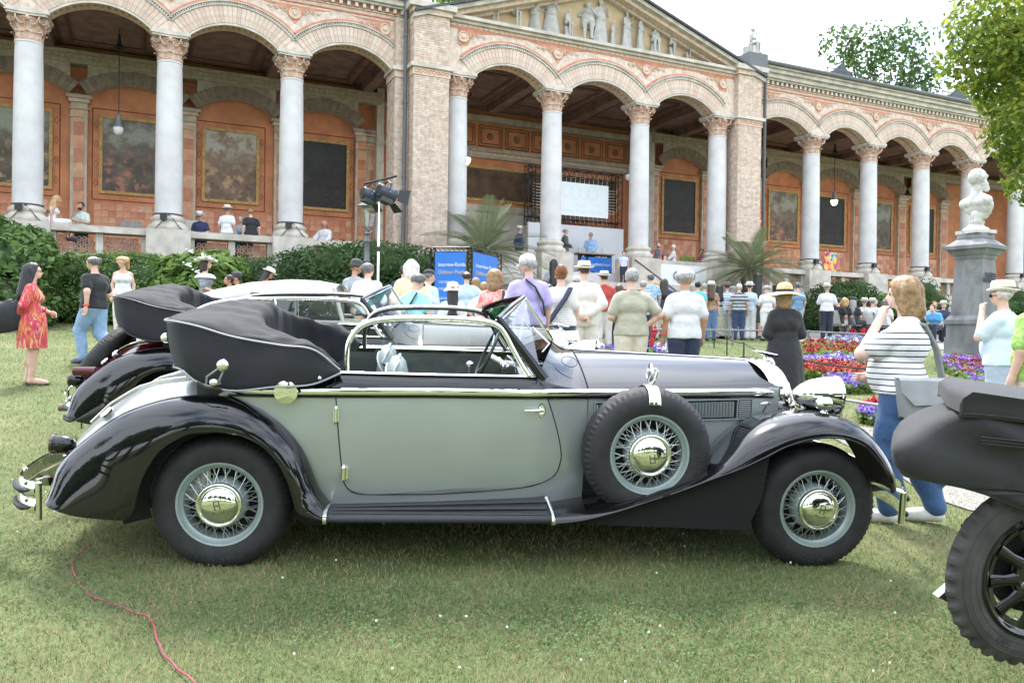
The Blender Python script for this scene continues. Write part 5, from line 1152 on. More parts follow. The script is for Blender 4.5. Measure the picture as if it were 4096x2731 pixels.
# ---- palms
PALM = [leafmat('palm leaf a', (.13, .17, .08), (.23, .27, .14), .3, .45), leafmat('palm leaf b', (.18, .205, .11), (.31, .32, .20), .3, .45)]
def palm(name, lbl, px, py, Y, hgt_px, L_, n, seed, trunk_r):
    c = at(px*Q, py*Q, Y); zg = gz(c[0], c[1]); o = thing(name, lbl, 'palm tree', (c[0], c[1], zg)); H_ = c[2]-zg; g = np.random.default_rng(seed)
    b = MB(); b.lathe([(trunk_r*1.15, 0), (trunk_r, .2*H_), (trunk_r*.9, .7*H_), (trunk_r*1.1, .9*H_), (trunk_r*.6, H_), (0, H_+.1)], n=14)
    for k in range(60):
        a = k*2.4; z = H_*(.1+.85*k/60); b.box((trunk_r*math.cos(a), trunk_r*math.sin(a), z), (.12, .12, .08), rz=a)
    b.build('trunk', WOOD, o)
    for i in range(n):
        a = i*2.39996+g.normal(0, .1); t_ = (i+.5)/n; el = R(80-96*t_**.62+g.normal(0, 4)); LL = L_*g.uniform(.85, 1.08)*(.8+.2*math.sin(math.pi*t_)); dr = .30+.38*t_
        pts = [];
        for s in np.linspace(0, 1, 15):
            r = LL*(s*math.cos(el)+.10*s*s*math.cos(el)); z = LL*(s*math.sin(el)-dr*s*s*.9*(.35+.65*math.cos(el))); pts.append(np.array([r*math.cos(a), r*math.sin(a), H_+z]))
        fb = MB(); fb.tube(pts, [.022*(1-.85*s)+.003 for s in np.linspace(0, 1, 15)], n=4); P = np.array(pts); side = np.array([-math.sin(a), math.cos(a), 0]); m_ = i % 2
        for s in np.linspace(.12, .995, 44):
            k = s*14; j = min(int(k), 13); p = P[j]+(P[j+1]-P[j])*(k-j); tn = P[j+1]-P[j]; tn /= np.linalg.norm(tn); upv = np.cross(tn, side); ln = .48*math.sin(math.pi*min(.98, .12+s*.86))**.7*LL/2.2+.05
            for sg in (-1, 1):
                d = side*sg*.72+tn*.62+upv*(.28*(1 if sg > 0 else 1))*(-1 if upv[2] < 0 else 1); d /= np.linalg.norm(d); e = p+d*ln+np.array([0, 0, -.10*ln]); md = p+d*ln*.5; wv = np.cross(d, upv); wv = wv/(np.linalg.norm(wv)+1e-6)*.012
                fb.add([p-wv*.6, p+wv*.6, md+wv, md-wv, e], [(0, 1, 2, 3), (3, 2, 4)])
        fb.build('frond', PALM[m_], o, smooth=False)
palm('feather_palm', 'pale feathery palm rising behind the two blue banners', 1112, 578, 27.5, 0, 2.7, 34, 31, .25)
palm('feather_palm', 'dark green palm with a thick trunk right of the white banner', 1722, 618, 31.0, 0, 2.35, 36, 32, .30)
# ---- trees
def tree(name, lbl, base, trunk_h, tr, ells, n, size, kind, seed, clump=0, aspect=.7, inner=.35, limbs=10, spread=.2):
    o = thing(name, lbl, 'tree', base); g = np.random.default_rng(seed); B_ = np.asarray(base, float)
    b = MB(); b.tube([(0, 0, -.3), (.05, 0, trunk_h*.5), (0, .05, trunk_h)], [tr*1.25, tr, tr*.8], n=10)
    for i, (c, r) in enumerate(ells):
        c = np.asarray(c)-B_; rr = np.asarray(r)*np.ones(3)
        for k in range(max(1, limbs//len(ells))):
            e = c+g.normal(0, .42, 3)*rr; m_ = np.array([0, 0, trunk_h])*.5+e*.5+g.normal(0, .25, 3); b.tube([(0, 0, trunk_h*g.uniform(.7, .98)), m_*.6+np.array([0, 0, trunk_h])*.4, m_, e], [tr*.5, tr*.33, tr*.2, tr*.06], n=6)
    b.build('trunk', WOOD, o)
    V, Fc = cloud([(np.asarray(c)-B_, r) for c, r in ells], n, size, seed, up=.5, aspect=aspect, inner=inner, clump=clump, spread=spread); raw('crown', V, Fc, LEAFM[kind], o, np.random.default_rng(seed).integers(0, 2, len(Fc)))
    return o
def T_(px, py, Y, r): k = 1.2 if Y > 20 else 1.; return (at(px*Q, py*Q, Y*k), tuple(q*k for q in r))
pb = at(2560*Q, 700*Q, 14); tree('plane_tree', 'sunlit yellow-green plane tree reaching in at the right edge', (pb[0], pb[1], gz(pb[0], pb[1])), 5.5, .35,
     [T_(2310, 40, 14, (.95, 1.2, .75)), T_(2280, 130, 14, (.85, 1.0, .55)), T_(2345, 190, 14, (.7, 1.1, .6)), T_(2330, 300, 13.5, (.38, .7, .55)), T_(2360, 400, 13.5, (.30, .6, .5)), T_(2480, 60, 15, (1.6, 1.6, 1.6)), T_(2600, 0, 15, (1.8, 1.8, 1.6)), T_(2420, 250, 14.5, (.8, 1.2, 1.2))], 24000, .055, 'plane', 41, clump=1100, aspect=.75, inner=.5, limbs=16)
tb = at(2030*Q, 500*Q, 57.6); tree('lime_tree', 'tall airy green tree rising behind the right wing roof', (tb[0], tb[1], 2.0), 11, .35,
     [T_(1930, 100, 48, (1.5, 1.5, 1.2)), T_(2000, 105, 48, (1.9, 1.8, 1.4)), T_(2080, 95, 48, (1.8, 1.8, 1.3)), T_(2040, 180, 48, (2.4, 2.2, 1.6)), T_(1960, 170, 48, (1.6, 1.6, 1.4)), T_(2120, 165, 48, (1.3, 1.5, 1.4)), T_(2110, 235, 48, (2.4, 2, 1.6))], 4600, .16, 'mid', 42, clump=230, inner=.3, limbs=40, spread=.10)
tb = at(2260*Q, 500*Q, 66.0); tree('far_tree', 'lower pale green tree behind the far end of the roof', (tb[0], tb[1], 2.0), 8, .3, [T_(2210, 245, 55, (2.0, 2, 1.6)), T_(2290, 260, 55, (2.2, 2, 1.8)), T_(2340, 230, 55, (1.8, 1.8, 2.2))], 4000, .19, 'plane', 43, clump=160, inner=.3, limbs=16, spread=.12)
tb = at(1120*Q, 500*Q, 55.2); tree('tall_tree', 'bright tree top just showing above the pediment roof', (tb[0], tb[1], 2.0), 12, .4, [T_(1110, -40, 46, (2.2, 2, 1.9)), T_(1020, -60, 46, (2, 2, 1.8)), T_(1200, -70, 46, (2.4, 2, 2.2))], 3000, .2, 'light', 44, clump=120, inner=.4, limbs=12)
# park trees on the viewer's side (they show in the paint and chrome)
for i, (x, y, h) in enumerate(((-17, -17, 1.0), (-9, -24, 1.15), (-1, -20, .9), (8, -26, 1.2), (16, -18, 1.0), (27, -14, 1.1), (-28, -12, 1.1), (-36, 2, 1.2), (38, 0, 1.2), (-13, -15, .8), (4, -17, .85), (11, -15, .8), (-22, -20, 1.0), (21, -22, 1.1), (0, -30, 1.4))):
    z = gz(x, y); tree('park_tree', 'park tree on the viewer side, the %s in the row' % ('first', 'second', 'third', 'fourth', 'fifth', 'sixth', 'seventh', 'eighth', 'ninth', 'tenth', 'eleventh', 'twelfth', 'thirteenth', 'fourteenth', 'fifteenth')[i], (x, y, z), 4*h, .4, [((x+dx*h, y+dy*h, z+dz*h), (2.6*h, 2.6*h, 2.2*h)) for dx, dy, dz in ((0, 0, 7), (2, .5, 6), (-2, -.4, 6), (.6, 2, 5.5), (-.5, -2, 5.5), (0, 0, 9))], 2600, .36, 'mid', 50+i, inner=.3, limbs=6)
    C.objects
# ---- flower beds
FL = {'purple': mat('violet ageratum', (.24, .16, .52), rough=.9, var=.25, scale=14), 'red': mat('dark red dahlia', (.34, .012, .016), rough=.7, var=.35, scale=14), 'plume': mat('scarlet celosia', (.45, .01, .03), rough=.7, var=.25, scale=14), 'orange': mat('orange red bloom', (.42, .06, .02), rough=.7, var=.3, scale=14), 'white': mat('white bloom', (.62, .58, .66), rough=.8, var=.1)}
BEDG = LEAFM['light']
def bed(lbl, pxy, n_fl, size, col, hgt, seed, dens=1., name='flower_bed'):
    P = np.array([G(*p)[:2] for p in pxy]); g = np.random.default_rng(seed); lo, hi = P.min(0), P.max(0)
    def inside(q):
        r = np.zeros(len(q), bool); j = len(P)-1
        for i in range(len(P)):
            c = ((P[i, 1] > q[:, 1]) != (P[j, 1] > q[:, 1])) & (q[:, 0] < (P[j, 0]-P[i, 0])*(q[:, 1]-P[i, 1])/(P[j, 1]-P[i, 1]+1e-9)+P[i, 0]); r ^= c; j = i
        return r
    def pts(n):
        out = np.zeros((0, 2))
        while len(out) < n: q = lo+(hi-lo)*g.random((n*2, 2)); out = np.vstack([out, q[inside(q)]])
        return out[:n]
    c0 = P.mean(0); o = thing(name, lbl, 'flower bed', (c0[0], c0[1], gz(*c0))); off = np.array([c0[0], c0[1], gz(*c0)]); nl = int(n_fl*1.3); q = pts(nl)
    def quads(q, z, s, flat):
        n = len(q); nr = g.normal(0, flat, (n, 3)); nr[:, 2] += 1; nr /= np.linalg.norm(nr, axis=1)[:, None]; t = np.cross(nr, g.normal(size=(n, 3))); t /= np.linalg.norm(t, axis=1)[:, None]; bt = np.cross(nr, t); c = np.stack([q[:, 0], q[:, 1], gz(q[:, 0], q[:, 1])+z], 1)-off; s = s[:, None]
        return np.stack([c-t*s, c+bt*s*.8, c+t*s, c-bt*s*.8], 1).reshape(-1, 3), np.arange(4*n).reshape(-1, 4)
    V, Fc = quads(q, g.uniform(.02, hgt*.85, nl), g.uniform(.03, .06, nl), .8); raw('foliage', V, Fc, BEDG, o, g.integers(0, 2, nl))
    ncl = max(3, n_fl//14); cc = pts(ncl); q = np.repeat(cc, 14, 0)+g.normal(0, size*1.6, (ncl*14, 2)); hz_ = np.repeat(g.uniform(.7, 1.1, ncl)*hgt, 14)+g.normal(0, size*.5, ncl*14)
    V, Fc = quads(q, hz_, g.uniform(.6, 1.1, len(q))*size, .9)
    cm = [FL[c] for c in (col if isinstance(col, tuple) else (col,))]; tag(raw('blossoms', V, Fc, cm, o, np.repeat(g.integers(0, len(cm), ncl), 14)), kind='stuff')
    return o
bed('violet flower band nearest the seated audience', [(1890, 798), (1905, 778), (1990, 776), (2040, 790), (2030, 803), (1960, 800)], 2600, .028, ('purple', 'purple', 'white'), .16, 61)
bed('dark red dahlia band behind the straw hat woman', [(1840, 812), (1850, 795), (1920, 802), (2010, 815), (2060, 818), (2060, 835), (1950, 828), (1845, 830)], 1500, .034, 'red', .24, 62)
bed('wide violet band across the middle of the large flower bed', [(1840, 835), (1920, 828), (2060, 833), (2075, 852), (1960, 858), (1900, 850), (1842, 850)], 3600, .028, ('purple', 'purple', 'white'), .18, 63)
bed('red and orange flower band in front of the middle violet band', [(1840, 872), (1845, 852), (1930, 858), (2060, 855), (2070, 880), (1990, 888), (1900, 882)], 2000, .034, ('red', 'orange', 'red'), .24, 64)
bed('violet flower edge beside the chrome headlight', [(1890, 895), (1905, 884), (1990, 880), (2060, 882), (2060, 900), (1990, 906), (1920, 906)], 2600, .028, 'purple', .18, 65)
bed('violet and red flower bed at the foot of the monument', [(2150, 850), (2160, 832), (2250, 828), (2300, 840), (2290, 905), (2240, 900), (2200, 870)], 3000, .028, ('purple', 'purple', 'red'), .2, 66)
bed('small violet clump beside the jeans of the woman in stripes', [(1975, 972), (1985, 950), (2030, 952), (2060, 972), (2040, 985)], 1200, .022, 'purple', .16, 67)
bed('violet flower edge between the beige and white polo men', [(1495, 822), (1500, 806), (1530, 800), (1560, 815), (1520, 828)], 1300, .026, ('purple', 'white'), .2, 68)
bed('violet flower strip behind the beige trousers', [(1380, 826), (1390, 812), (1440, 815), (1440, 828)], 700, .026, 'purple', .2, 69)
def plume(lbl, px, py, n, seed, h=.5):
    p = G(px, py); g = np.random.default_rng(seed); o = thing('celosia_clump', lbl, 'flowers', p); b = MB(); b2 = MB()
    for i in range(n):
        x, y = g.normal(0, .14, 2); hh = h*g.uniform(.7, 1.1); b.tube([(x, y, hh*.55), (x+.02, y, hh*.75), (x+.01, y, hh)], [.03, .045, .006], n=6)
        for k in range(5): d = g.normal(0, .03, 2); b.tube([(x, y, hh*.6), (x+d[0]*1.6, y+d[1]*1.6, hh*(.8+.1*g.random()))], [.02, .004], n=5)
        b2.grid([[(x-.02, y, 0), (x+.02, y, 0)], [(x-.05, y+.02, hh*.3), (x+.03, y-.02, hh*.3)], [(x-.01, y, hh*.6), (x+.01, y, hh*.6)]])
    tag(b.build('plumes', FL['plume'], o), kind='stuff'); b2.build('leaves', BEDG, o)
plume('scarlet plume flowers left of the white polo man', 1480, 800, 16, 71, .55); plume('scarlet plume flowers right against the white polo man', 1502, 795, 12, 72, .5); plume('scarlet plume flower beside the jeans of the woman in stripes', 2028, 962, 7, 73, .33); plume('scarlet plumes in front of the seated audience, left clump', 1958, 778, 10, 74, .45); plume('scarlet plumes in front of the seated audience, right clump', 1993, 782, 9, 75, .45)
plume('scarlet plume flowers behind the beige polo man', 1470, 822, 8, 76, .45)
# ---- low rails and ropes
IRON = mat('grey iron rail', (.20, .21, .22), rough=.5, metal=.4, var=.1); ROPE = mat('black rope', (.02, .02, .022), rough=.7, var=.1)
def rail(lbl, pts, hgt, r=.02, post=1.5, m_=IRON, sag=0., name='low_rail'):
    P = [G(*p) for p in pts]; o = thing(name, lbl, 'railing', P[0]); off = np.array(P[0]); b = MB(); line = []
    R_ = resample([p for p in P], max(2, int(np.linalg.norm(np.array(P[-1])-P[0])/post)+1))
    for p in R_: q = np.array([p[0], p[1], gz(p[0], p[1])])-off; pb_ = MB(); pb_.tube([q, q+np.array([0, 0, hgt])], r*1.1, n=6); pb_.sphere(q+np.array([0, 0, hgt]), r*1.6, 8, 5); pb_.build('post', m_, o)
    for i in range(len(R_)-1):
        for t in np.linspace(0, 1, 6)[:-1] if i < len(R_)-2 else np.linspace(0, 1, 6): p = R_[i]*(1-t)+R_[i+1]*t; line.append(np.array([p[0], p[1], gz(p[0], p[1])+hgt-sag*4*t*(1-t)])-off)
    b.tube(line, r, n=6); b.build('rail', m_, o)
rail('grey iron rail along the lawn in front of the standing crowd', [(1350, 800), (1600, 794), (1850, 796), (2080, 808)], .42, .022, 2.2)
rail('black rope strung from the crowd towards the straw hat woman', [(1640, 800), (1700, 835), (1770, 868)], .45, .014, 1.8, ROPE, .05, 'rope_barrier')
rail('black rope strung across the large flower bed', [(1845, 882), (1945, 893), (2100, 905)], .40, .014, 1.6, ROPE, .06, 'rope_barrier')
rail('grey iron rail beside the chrome headlight', [(1930, 985), (2010, 1000), (2100, 1015)], .35, .016, 3, IRON)
# ================================================================ people: smooth-blended body surfaces
def nets(d, org, h):
    ins = d < 0; c = np.stack([ins[a:ins.shape[0]-1+a, b:ins.shape[1]-1+b, e:ins.shape[2]-1+e] for a in (0, 1) for b in (0, 1) for e in (0, 1)]); s = c.sum(0); act = (s > 0) & (s < 8)
    idx = np.argwhere(act); n = len(idx)
    if n == 0: return np.zeros((0, 3)), np.zeros((0, 4), int)
    vid = -np.ones(act.shape, np.int64); vid[act] = np.arange(n); acc = np.zeros((n, 3)); cnt = np.zeros(n)
    offs = [(a, b, e) for a in (0, 1) for b in (0, 1) for e in (0, 1)]
    val = {o: d[idx[:, 0]+o[0], idx[:, 1]+o[1], idx[:, 2]+o[2]] for o in offs}
    for o in offs:
        for ax in range(3):
            if o[ax]: continue
            p = list(o); p[ax] = 1; p = tuple(p); va, vb = val[o], val[p]; m = (va < 0) != (vb < 0); t = np.where(m, va/(va-vb+1e-12), 0); q = np.array(o, float)[None].repeat(n, 0); q[:, ax] += t; acc += q*m[:, None]; cnt += m
    V = (idx+acc/cnt[:, None])*h+org; F_ = []
    for ax in range(3):
        u, v = (ax+1) % 3, (ax+2) % 3; sl0 = [slice(None)]*3; sl1 = [slice(None)]*3; sl0[ax] = slice(0, -1); sl1[ax] = slice(1, None); a, b = ins[tuple(sl0)], ins[tuple(sl1)]; e = np.argwhere(a != b)
        e = e[(e[:, u] > 0) & (e[:, v] > 0) & (e[:, u] < d.shape[u]-1) & (e[:, v] < d.shape[v]-1)]
        if not len(e): continue
        def cell(du, dv): q = e.copy(); q[:, u] -= du; q[:, v] -= dv; return vid[q[:, 0], q[:, 1], q[:, 2]]
        f = np.stack([cell(1, 1), cell(0, 1), cell(0, 0), cell(1, 0)], 1); fl = a[e[:, 0], e[:, 1], e[:, 2]]; f[~fl] = f[~fl][:, ::-1]; F_.append(f)
    F_ = np.vstack(F_); return V, F_[(F_ >= 0).all(1)]
def field(prims, h, k=.03, grow=0., clip=None, pad=.06):
    lo = np.full(3, 1e9); hi = -lo; bb = []
    for p in prims:
        if p[0] == 'c': a, b, ra, rb = np.array(p[1]), np.array(p[2]), p[3], p[4]; m = max(ra, rb)+grow; l, u = np.minimum(a, b)-m, np.maximum(a, b)+m
        else: c, r = np.array(p[1]), np.array(p[2])*np.ones(3)+grow; l, u = c-r, c+r
        bb.append((l, u)); lo = np.minimum(lo, l); hi = np.maximum(hi, u)
    lo -= pad; hi += pad; nn_ = np.ceil((hi-lo)/h).astype(int)+1; d = np.full(nn_, .5); ax = [lo[i]+h*np.arange(nn_[i]) for i in range(3)]
    for p, (l, u) in zip(prims, bb):
        i0 = np.maximum(0, np.floor((l-k*1.5-h-lo)/h).astype(int)); i1 = np.minimum(nn_, np.ceil((u+k*1.5+h-lo)/h).astype(int)+1); sl = tuple(slice(i0[i], i1[i]) for i in range(3)); X, Y, Z = np.meshgrid(ax[0][sl[0]], ax[1][sl[1]], ax[2][sl[2]], indexing='ij')
        if p[0] == 'c':
            a, b, ra, rb = np.array(p[1], float), np.array(p[2], float), p[3]+grow, p[4]+grow; ab = b-a; t = np.clip(((X-a[0])*ab[0]+(Y-a[1])*ab[1]+(Z-a[2])*ab[2])/(ab @ ab+1e-9), 0, 1); sy = p[5] if len(p) > 5 else 1.; dp = np.sqrt((X-a[0]-t*ab[0])**2+((Y-a[1]-t*ab[1])*sy)**2+(Z-a[2]-t*ab[2])**2)-(ra+(rb-ra)*t)
        else:
            c, r = p[1], np.array(p[2], float)*np.ones(3)+grow; x, y, z = X-c[0], Y-c[1], Z-c[2]; k0 = np.sqrt((x/r[0])**2+(y/r[1])**2+(z/r[2])**2)+1e-9; k1 = np.sqrt((x/r[0]**2)**2+(y/r[1]**2)**2+(z/r[2]**2)**2)+1e-9; dp = k0*(k0-1)/k1
        e = d[sl]; hh = np.clip(.5+.5*(e-dp)/k, 0, 1); d[sl] = e+(dp-e)*hh-k*hh*(1-hh)
    if clip is not None:
        X, Y, Z = np.meshgrid(*ax, indexing='ij'); d = np.maximum(d, clip(X, Y, Z))
    return d, lo, h
def sdf_obj(name, prims, h, m_, parent, k=.03, grow=0., clip=None, extra=None, wr=0.):
    V, F_ = nets(*field(prims, h, k, grow, clip))
    if extra:
        for pr, hh, kk in extra:
            v2, f2 = nets(*field(pr, hh, kk, 0., None, .02)); F_ = np.vstack([F_, f2+len(V)]); V = np.vstack([V, v2])
    if not len(F_): return None
    o = raw(name, V, F_, m_, parent, None, True)
    if wr:                                       # cloth folds or hair strands as real relief
        me = o.data; n = np.empty(len(V)*3, np.float32); me.vertices.foreach_get('normal', n); n = n.reshape(-1, 3); ph = (hash(parent.name) % 97)*.37; a = np.arctan2(V[:, 1], V[:, 0])
        if wr > 0: f = np.sin(V[:, 2]*26+2.2*np.sin(a*2+ph)+V[:, 0]*17)*.7+np.sin(V[:, 2]*15-V[:, 0]*27+V[:, 1]*21+ph)*.8+.25*np.sin(V[:, 2]*51+a*5+ph)
        else: f = np.sin(a*23+V[:, 2]*9+ph)*.6+np.sin(a*41-V[:, 2]*21)*.5+.6*np.sin(V[:, 2]*37+a*7+ph)
        V = V+n*(abs(wr)*f)[:, None]; me.vertices.foreach_set('co', V.astype(np.float32).ravel()); me.update()
    return o
SKIN = {c: mat('skin '+c, v, rough=.5, var=.07, scale=12, spec=.35) for c, v in (('fair', (.60, .38, .29)), ('tan', (.46, .26, .18)), ('pale', (.66, .46, .37)))}
HAIR = {c: mat('hair '+c, v, rough=.5, var=.35, scale=30, bump=.3, bscale=90) for c, v in (('black', (.012, .010, .011)), ('brown', (.07, .04, .022)), ('dbrown', (.035, .022, .015)), ('blond', (.42, .27, .11)), ('dblond', (.27, .165, .075)), ('grey', (.28, .275, .265)), ('white', (.55, .54, .51)), ('dgrey', (.11, .105, .10)), ('auburn', (.20, .085, .03)))}
EYEW = mat('eye dark', (.03, .02, .015), rough=.2, var=0); LIP = mat('lips', (.38, .13, .11), rough=.5, var=0); STRAW = mat('woven straw', (.58, .44, .24), rough=.8, var=.18, scale=40, bump=.5, bscale=120); CREAMH = mat('cream felt hat', (.64, .58, .47), rough=.85, var=.08, scale=30, bump=.3, bscale=140); WHITEH = mat('white hat', (.72, .71, .69), rough=.8, var=.05); BANDM = mat('black hat band', (.015, .015, .017), rough=.7, var=0); SHOEW = mat('white shoe', (.62, .61, .58), rough=.6, var=.08); SHOED = mat('dark shoe', (.03, .03, .035), rough=.5, var=.1)
def col(name, c): return cloth('cloth '+name, c)
def hat(parent, kind, z, s, m_=None):
    b = MB()
    if kind in ('panama', 'fedora'):
        br = .15 if kind == 'panama' else .128; b.lathe([(br*.98, .012), (br, .0), (br*.8, -.012), (.098, .0), (.099, .03), (.096, .075), (.085, .105), (.05, .112), (.02, .098), (0, .095)], n=26, cap=False)
        b.v = [(x, y*1.18, q-(.010 if abs(x) < .03 and q > .09 else 0)+(.02*(abs(x)/br)**2 if q < .02 else 0)) for x, y, q in b.v]; o = b.build('hat', m_ or CREAMH, parent); q = MB(); q.lathe([(.1005, .004), (.101, .03), (.0985, .034)], n=26, cap=False); q.v = [(x, y*1.18, zz) for x, y, zz in q.v]; q.build('hat_band', BANDM, o)
    elif kind == 'wide':
        b.lathe([(.245, -.045), (.24, -.05), (.17, -.012), (.10, .0), (.101, .04), (.093, .085), (.065, .115), (.03, .125), (0, .127)], n=34, cap=False); b.v = [(x, y*1.06, q+.012*math.sin(3*math.atan2(y, x)+.6)*(math.hypot(x, y)/.24)**2) for x, y, q in b.v]; o = b.build('hat', m_ or STRAW, parent); q = MB(); q.lathe([(.1025, .002), (.104, .03), (.1, .036)], n=30, cap=False); q.v = [(x, y*1.06, zz) for x, y, zz in q.v]; q.build('hat_band', BANDM, o)
    elif kind == 'bucket':
        b.lathe([(.165, -.05), (.15, -.03), (.108, .0), (.106, .05), (.09, .09), (.05, .11), (0, .115)], n=26, cap=False); o = b.build('hat', m_ or CREAMH, parent); q = MB(); q.sphere((.09, -.06, .015), .018, 8, 5); q.build('hat_flower', mat('orange hat flower', (.55, .16, .06), rough=.7, var=.1), o)
    elif kind == 'cap':
        b.lathe([(.097, -.02), (.1, .02), (.094, .06), (.065, .09), (.03, .102), (0, .104)], n=24, cap=False); b.v = [(x*.92, y*1.12, q) for x, y, q in b.v]
        b.grid([[(x, .075+yy*math.sqrt(max(0, 1-(x/.08)**2)), -.012-.18*yy*yy*8) for x in np.linspace(-.079, .079, 9)] for yy in np.linspace(0, .105, 4)]); o = b.build('cap', m_ or WHITEH, parent)
    elif kind == 'flat':
        b.lathe([(.098, -.02), (.112, .012), (.115, .035), (.09, .062), (.04, .075), (0, .077)], n=24, cap=False); b.v = [(x*.92, y*1.16+.02*(q > 0), q+.10*max(0, -y)*0-(y*.16)) for x, y, q in b.v]; b.grid([[(x, .09+yy*math.sqrt(max(0, 1-(x/.08)**2)), -.026-.3*yy) for x in np.linspace(-.079, .079, 9)] for yy in np.linspace(0, .06, 3)]); o = b.build('cap', m_ or WHITEH, parent)
    elif kind == 'frilly':
        b.lathe([(.20, .015), (.205, .0), (.14, -.005), (.095, .0), (.10, .05), (.07, .08), (0, .085)], n=40, cap=False); b.v = [(x, y*1.1, q+.02*math.sin(9*math.atan2(y, x))*(math.hypot(x, y)/.2)**2+.05*(x/.2)**2*(q < .03)) for x, y, q in b.v]; o = b.build('hat', m_ or WHITEH, parent); q = MB()
        for i in range(14): a = i*.45; q.sphere((.1*math.cos(a), .1*math.sin(a), .045), (.045, .045, .03), 8, 5)
        for sg in (-1, 1): q.tube([(0, -.05, .09), (sg*.06, -.06, .13), (sg*.12, -.05, .08)], [.02, .035, .01], n=6, flat=.5)
        q.build('hat_bow', mat('pale lilac ribbon', (.60, .58, .66), rough=.7, var=.1), o)
    o.location = (0, .012*s, z); o.scale = (s, s, s); return o
def finger_prims(wr, hd, side, curl=.5, s=1.):
    wr = np.array(wr, float); hd = np.array(hd, float); hd /= np.linalg.norm(hd); sv = np.array(side, float); sv = sv-hd*(sv @ hd); sv /= np.linalg.norm(sv); nn_ = np.cross(hd, sv); P = [('c', wr, wr+hd*.085*s, .024*s, .031*s), ('c', wr+hd*.05*s-sv*.018*s, wr+hd*.085*s-sv*.024*s, .018*s, .014*s), ('c', wr+hd*.05*s+sv*.018*s, wr+hd*.085*s+sv*.024*s, .018*s, .014*s)]
    for i, (o_, L_) in enumerate(((-.03, .062), (-.010, .075), (.011, .07), (.03, .055))):
        a = wr+hd*.088*s+sv*o_*s; b = a+(hd*math.cos(curl*.7)+nn_*math.sin(curl*.7))*L_*.5*s; c = b+(hd*math.cos(curl*1.6)+nn_*math.sin(curl*1.6))*L_*.5*s; P += [('c', a, b, .0095*s, .0085*s), ('c', b, c, .0085*s, .007*s)]
    a = wr+hd*.03*s-sv*.026*s; b = a+(hd*.7-sv*.6+nn_*.3)*.04*s; c = b+(hd*.9-sv*.1+nn_*.4)*.035*s; return P+[('c', a, b, .013*s, .011*s), ('c', b, c, .011*s, .008*s)]
ARMS = {  # elbow, wrist for the right arm (+x); mirrored for the left
    'down': ((.245, -.035, 1.145), (.255, .045, .905)), 'front': ((.26, -.01, 1.14), (.10, .21, 1.06)), 'fold': ((.25, .05, 1.15), (.0, .20, 1.20)), 'back': ((.27, -.10, 1.15), (.05, -.17, .98)), 'hip': ((.34, -.06, 1.17), (.20, .0, 1.03)), 'chin': ((.20, .15, 1.20), (.03, .20, 1.47)), 'phone': ((.26, .10, 1.22), (.10, .10, 1.53)), 'up': ((.26, .10, 1.25), (.14, .30, 1.40)), 'pocket': ((.29, -.06, 1.16), (.21, .03, .97)), 'rail': ((.26, .16, 1.16), (.20, .36, .98)), 'lap': ((.22, .06, 1.14), (.08, .26, .97)), 'walk': ((.25, -.12, 1.17), (.245, -.10, .93))}
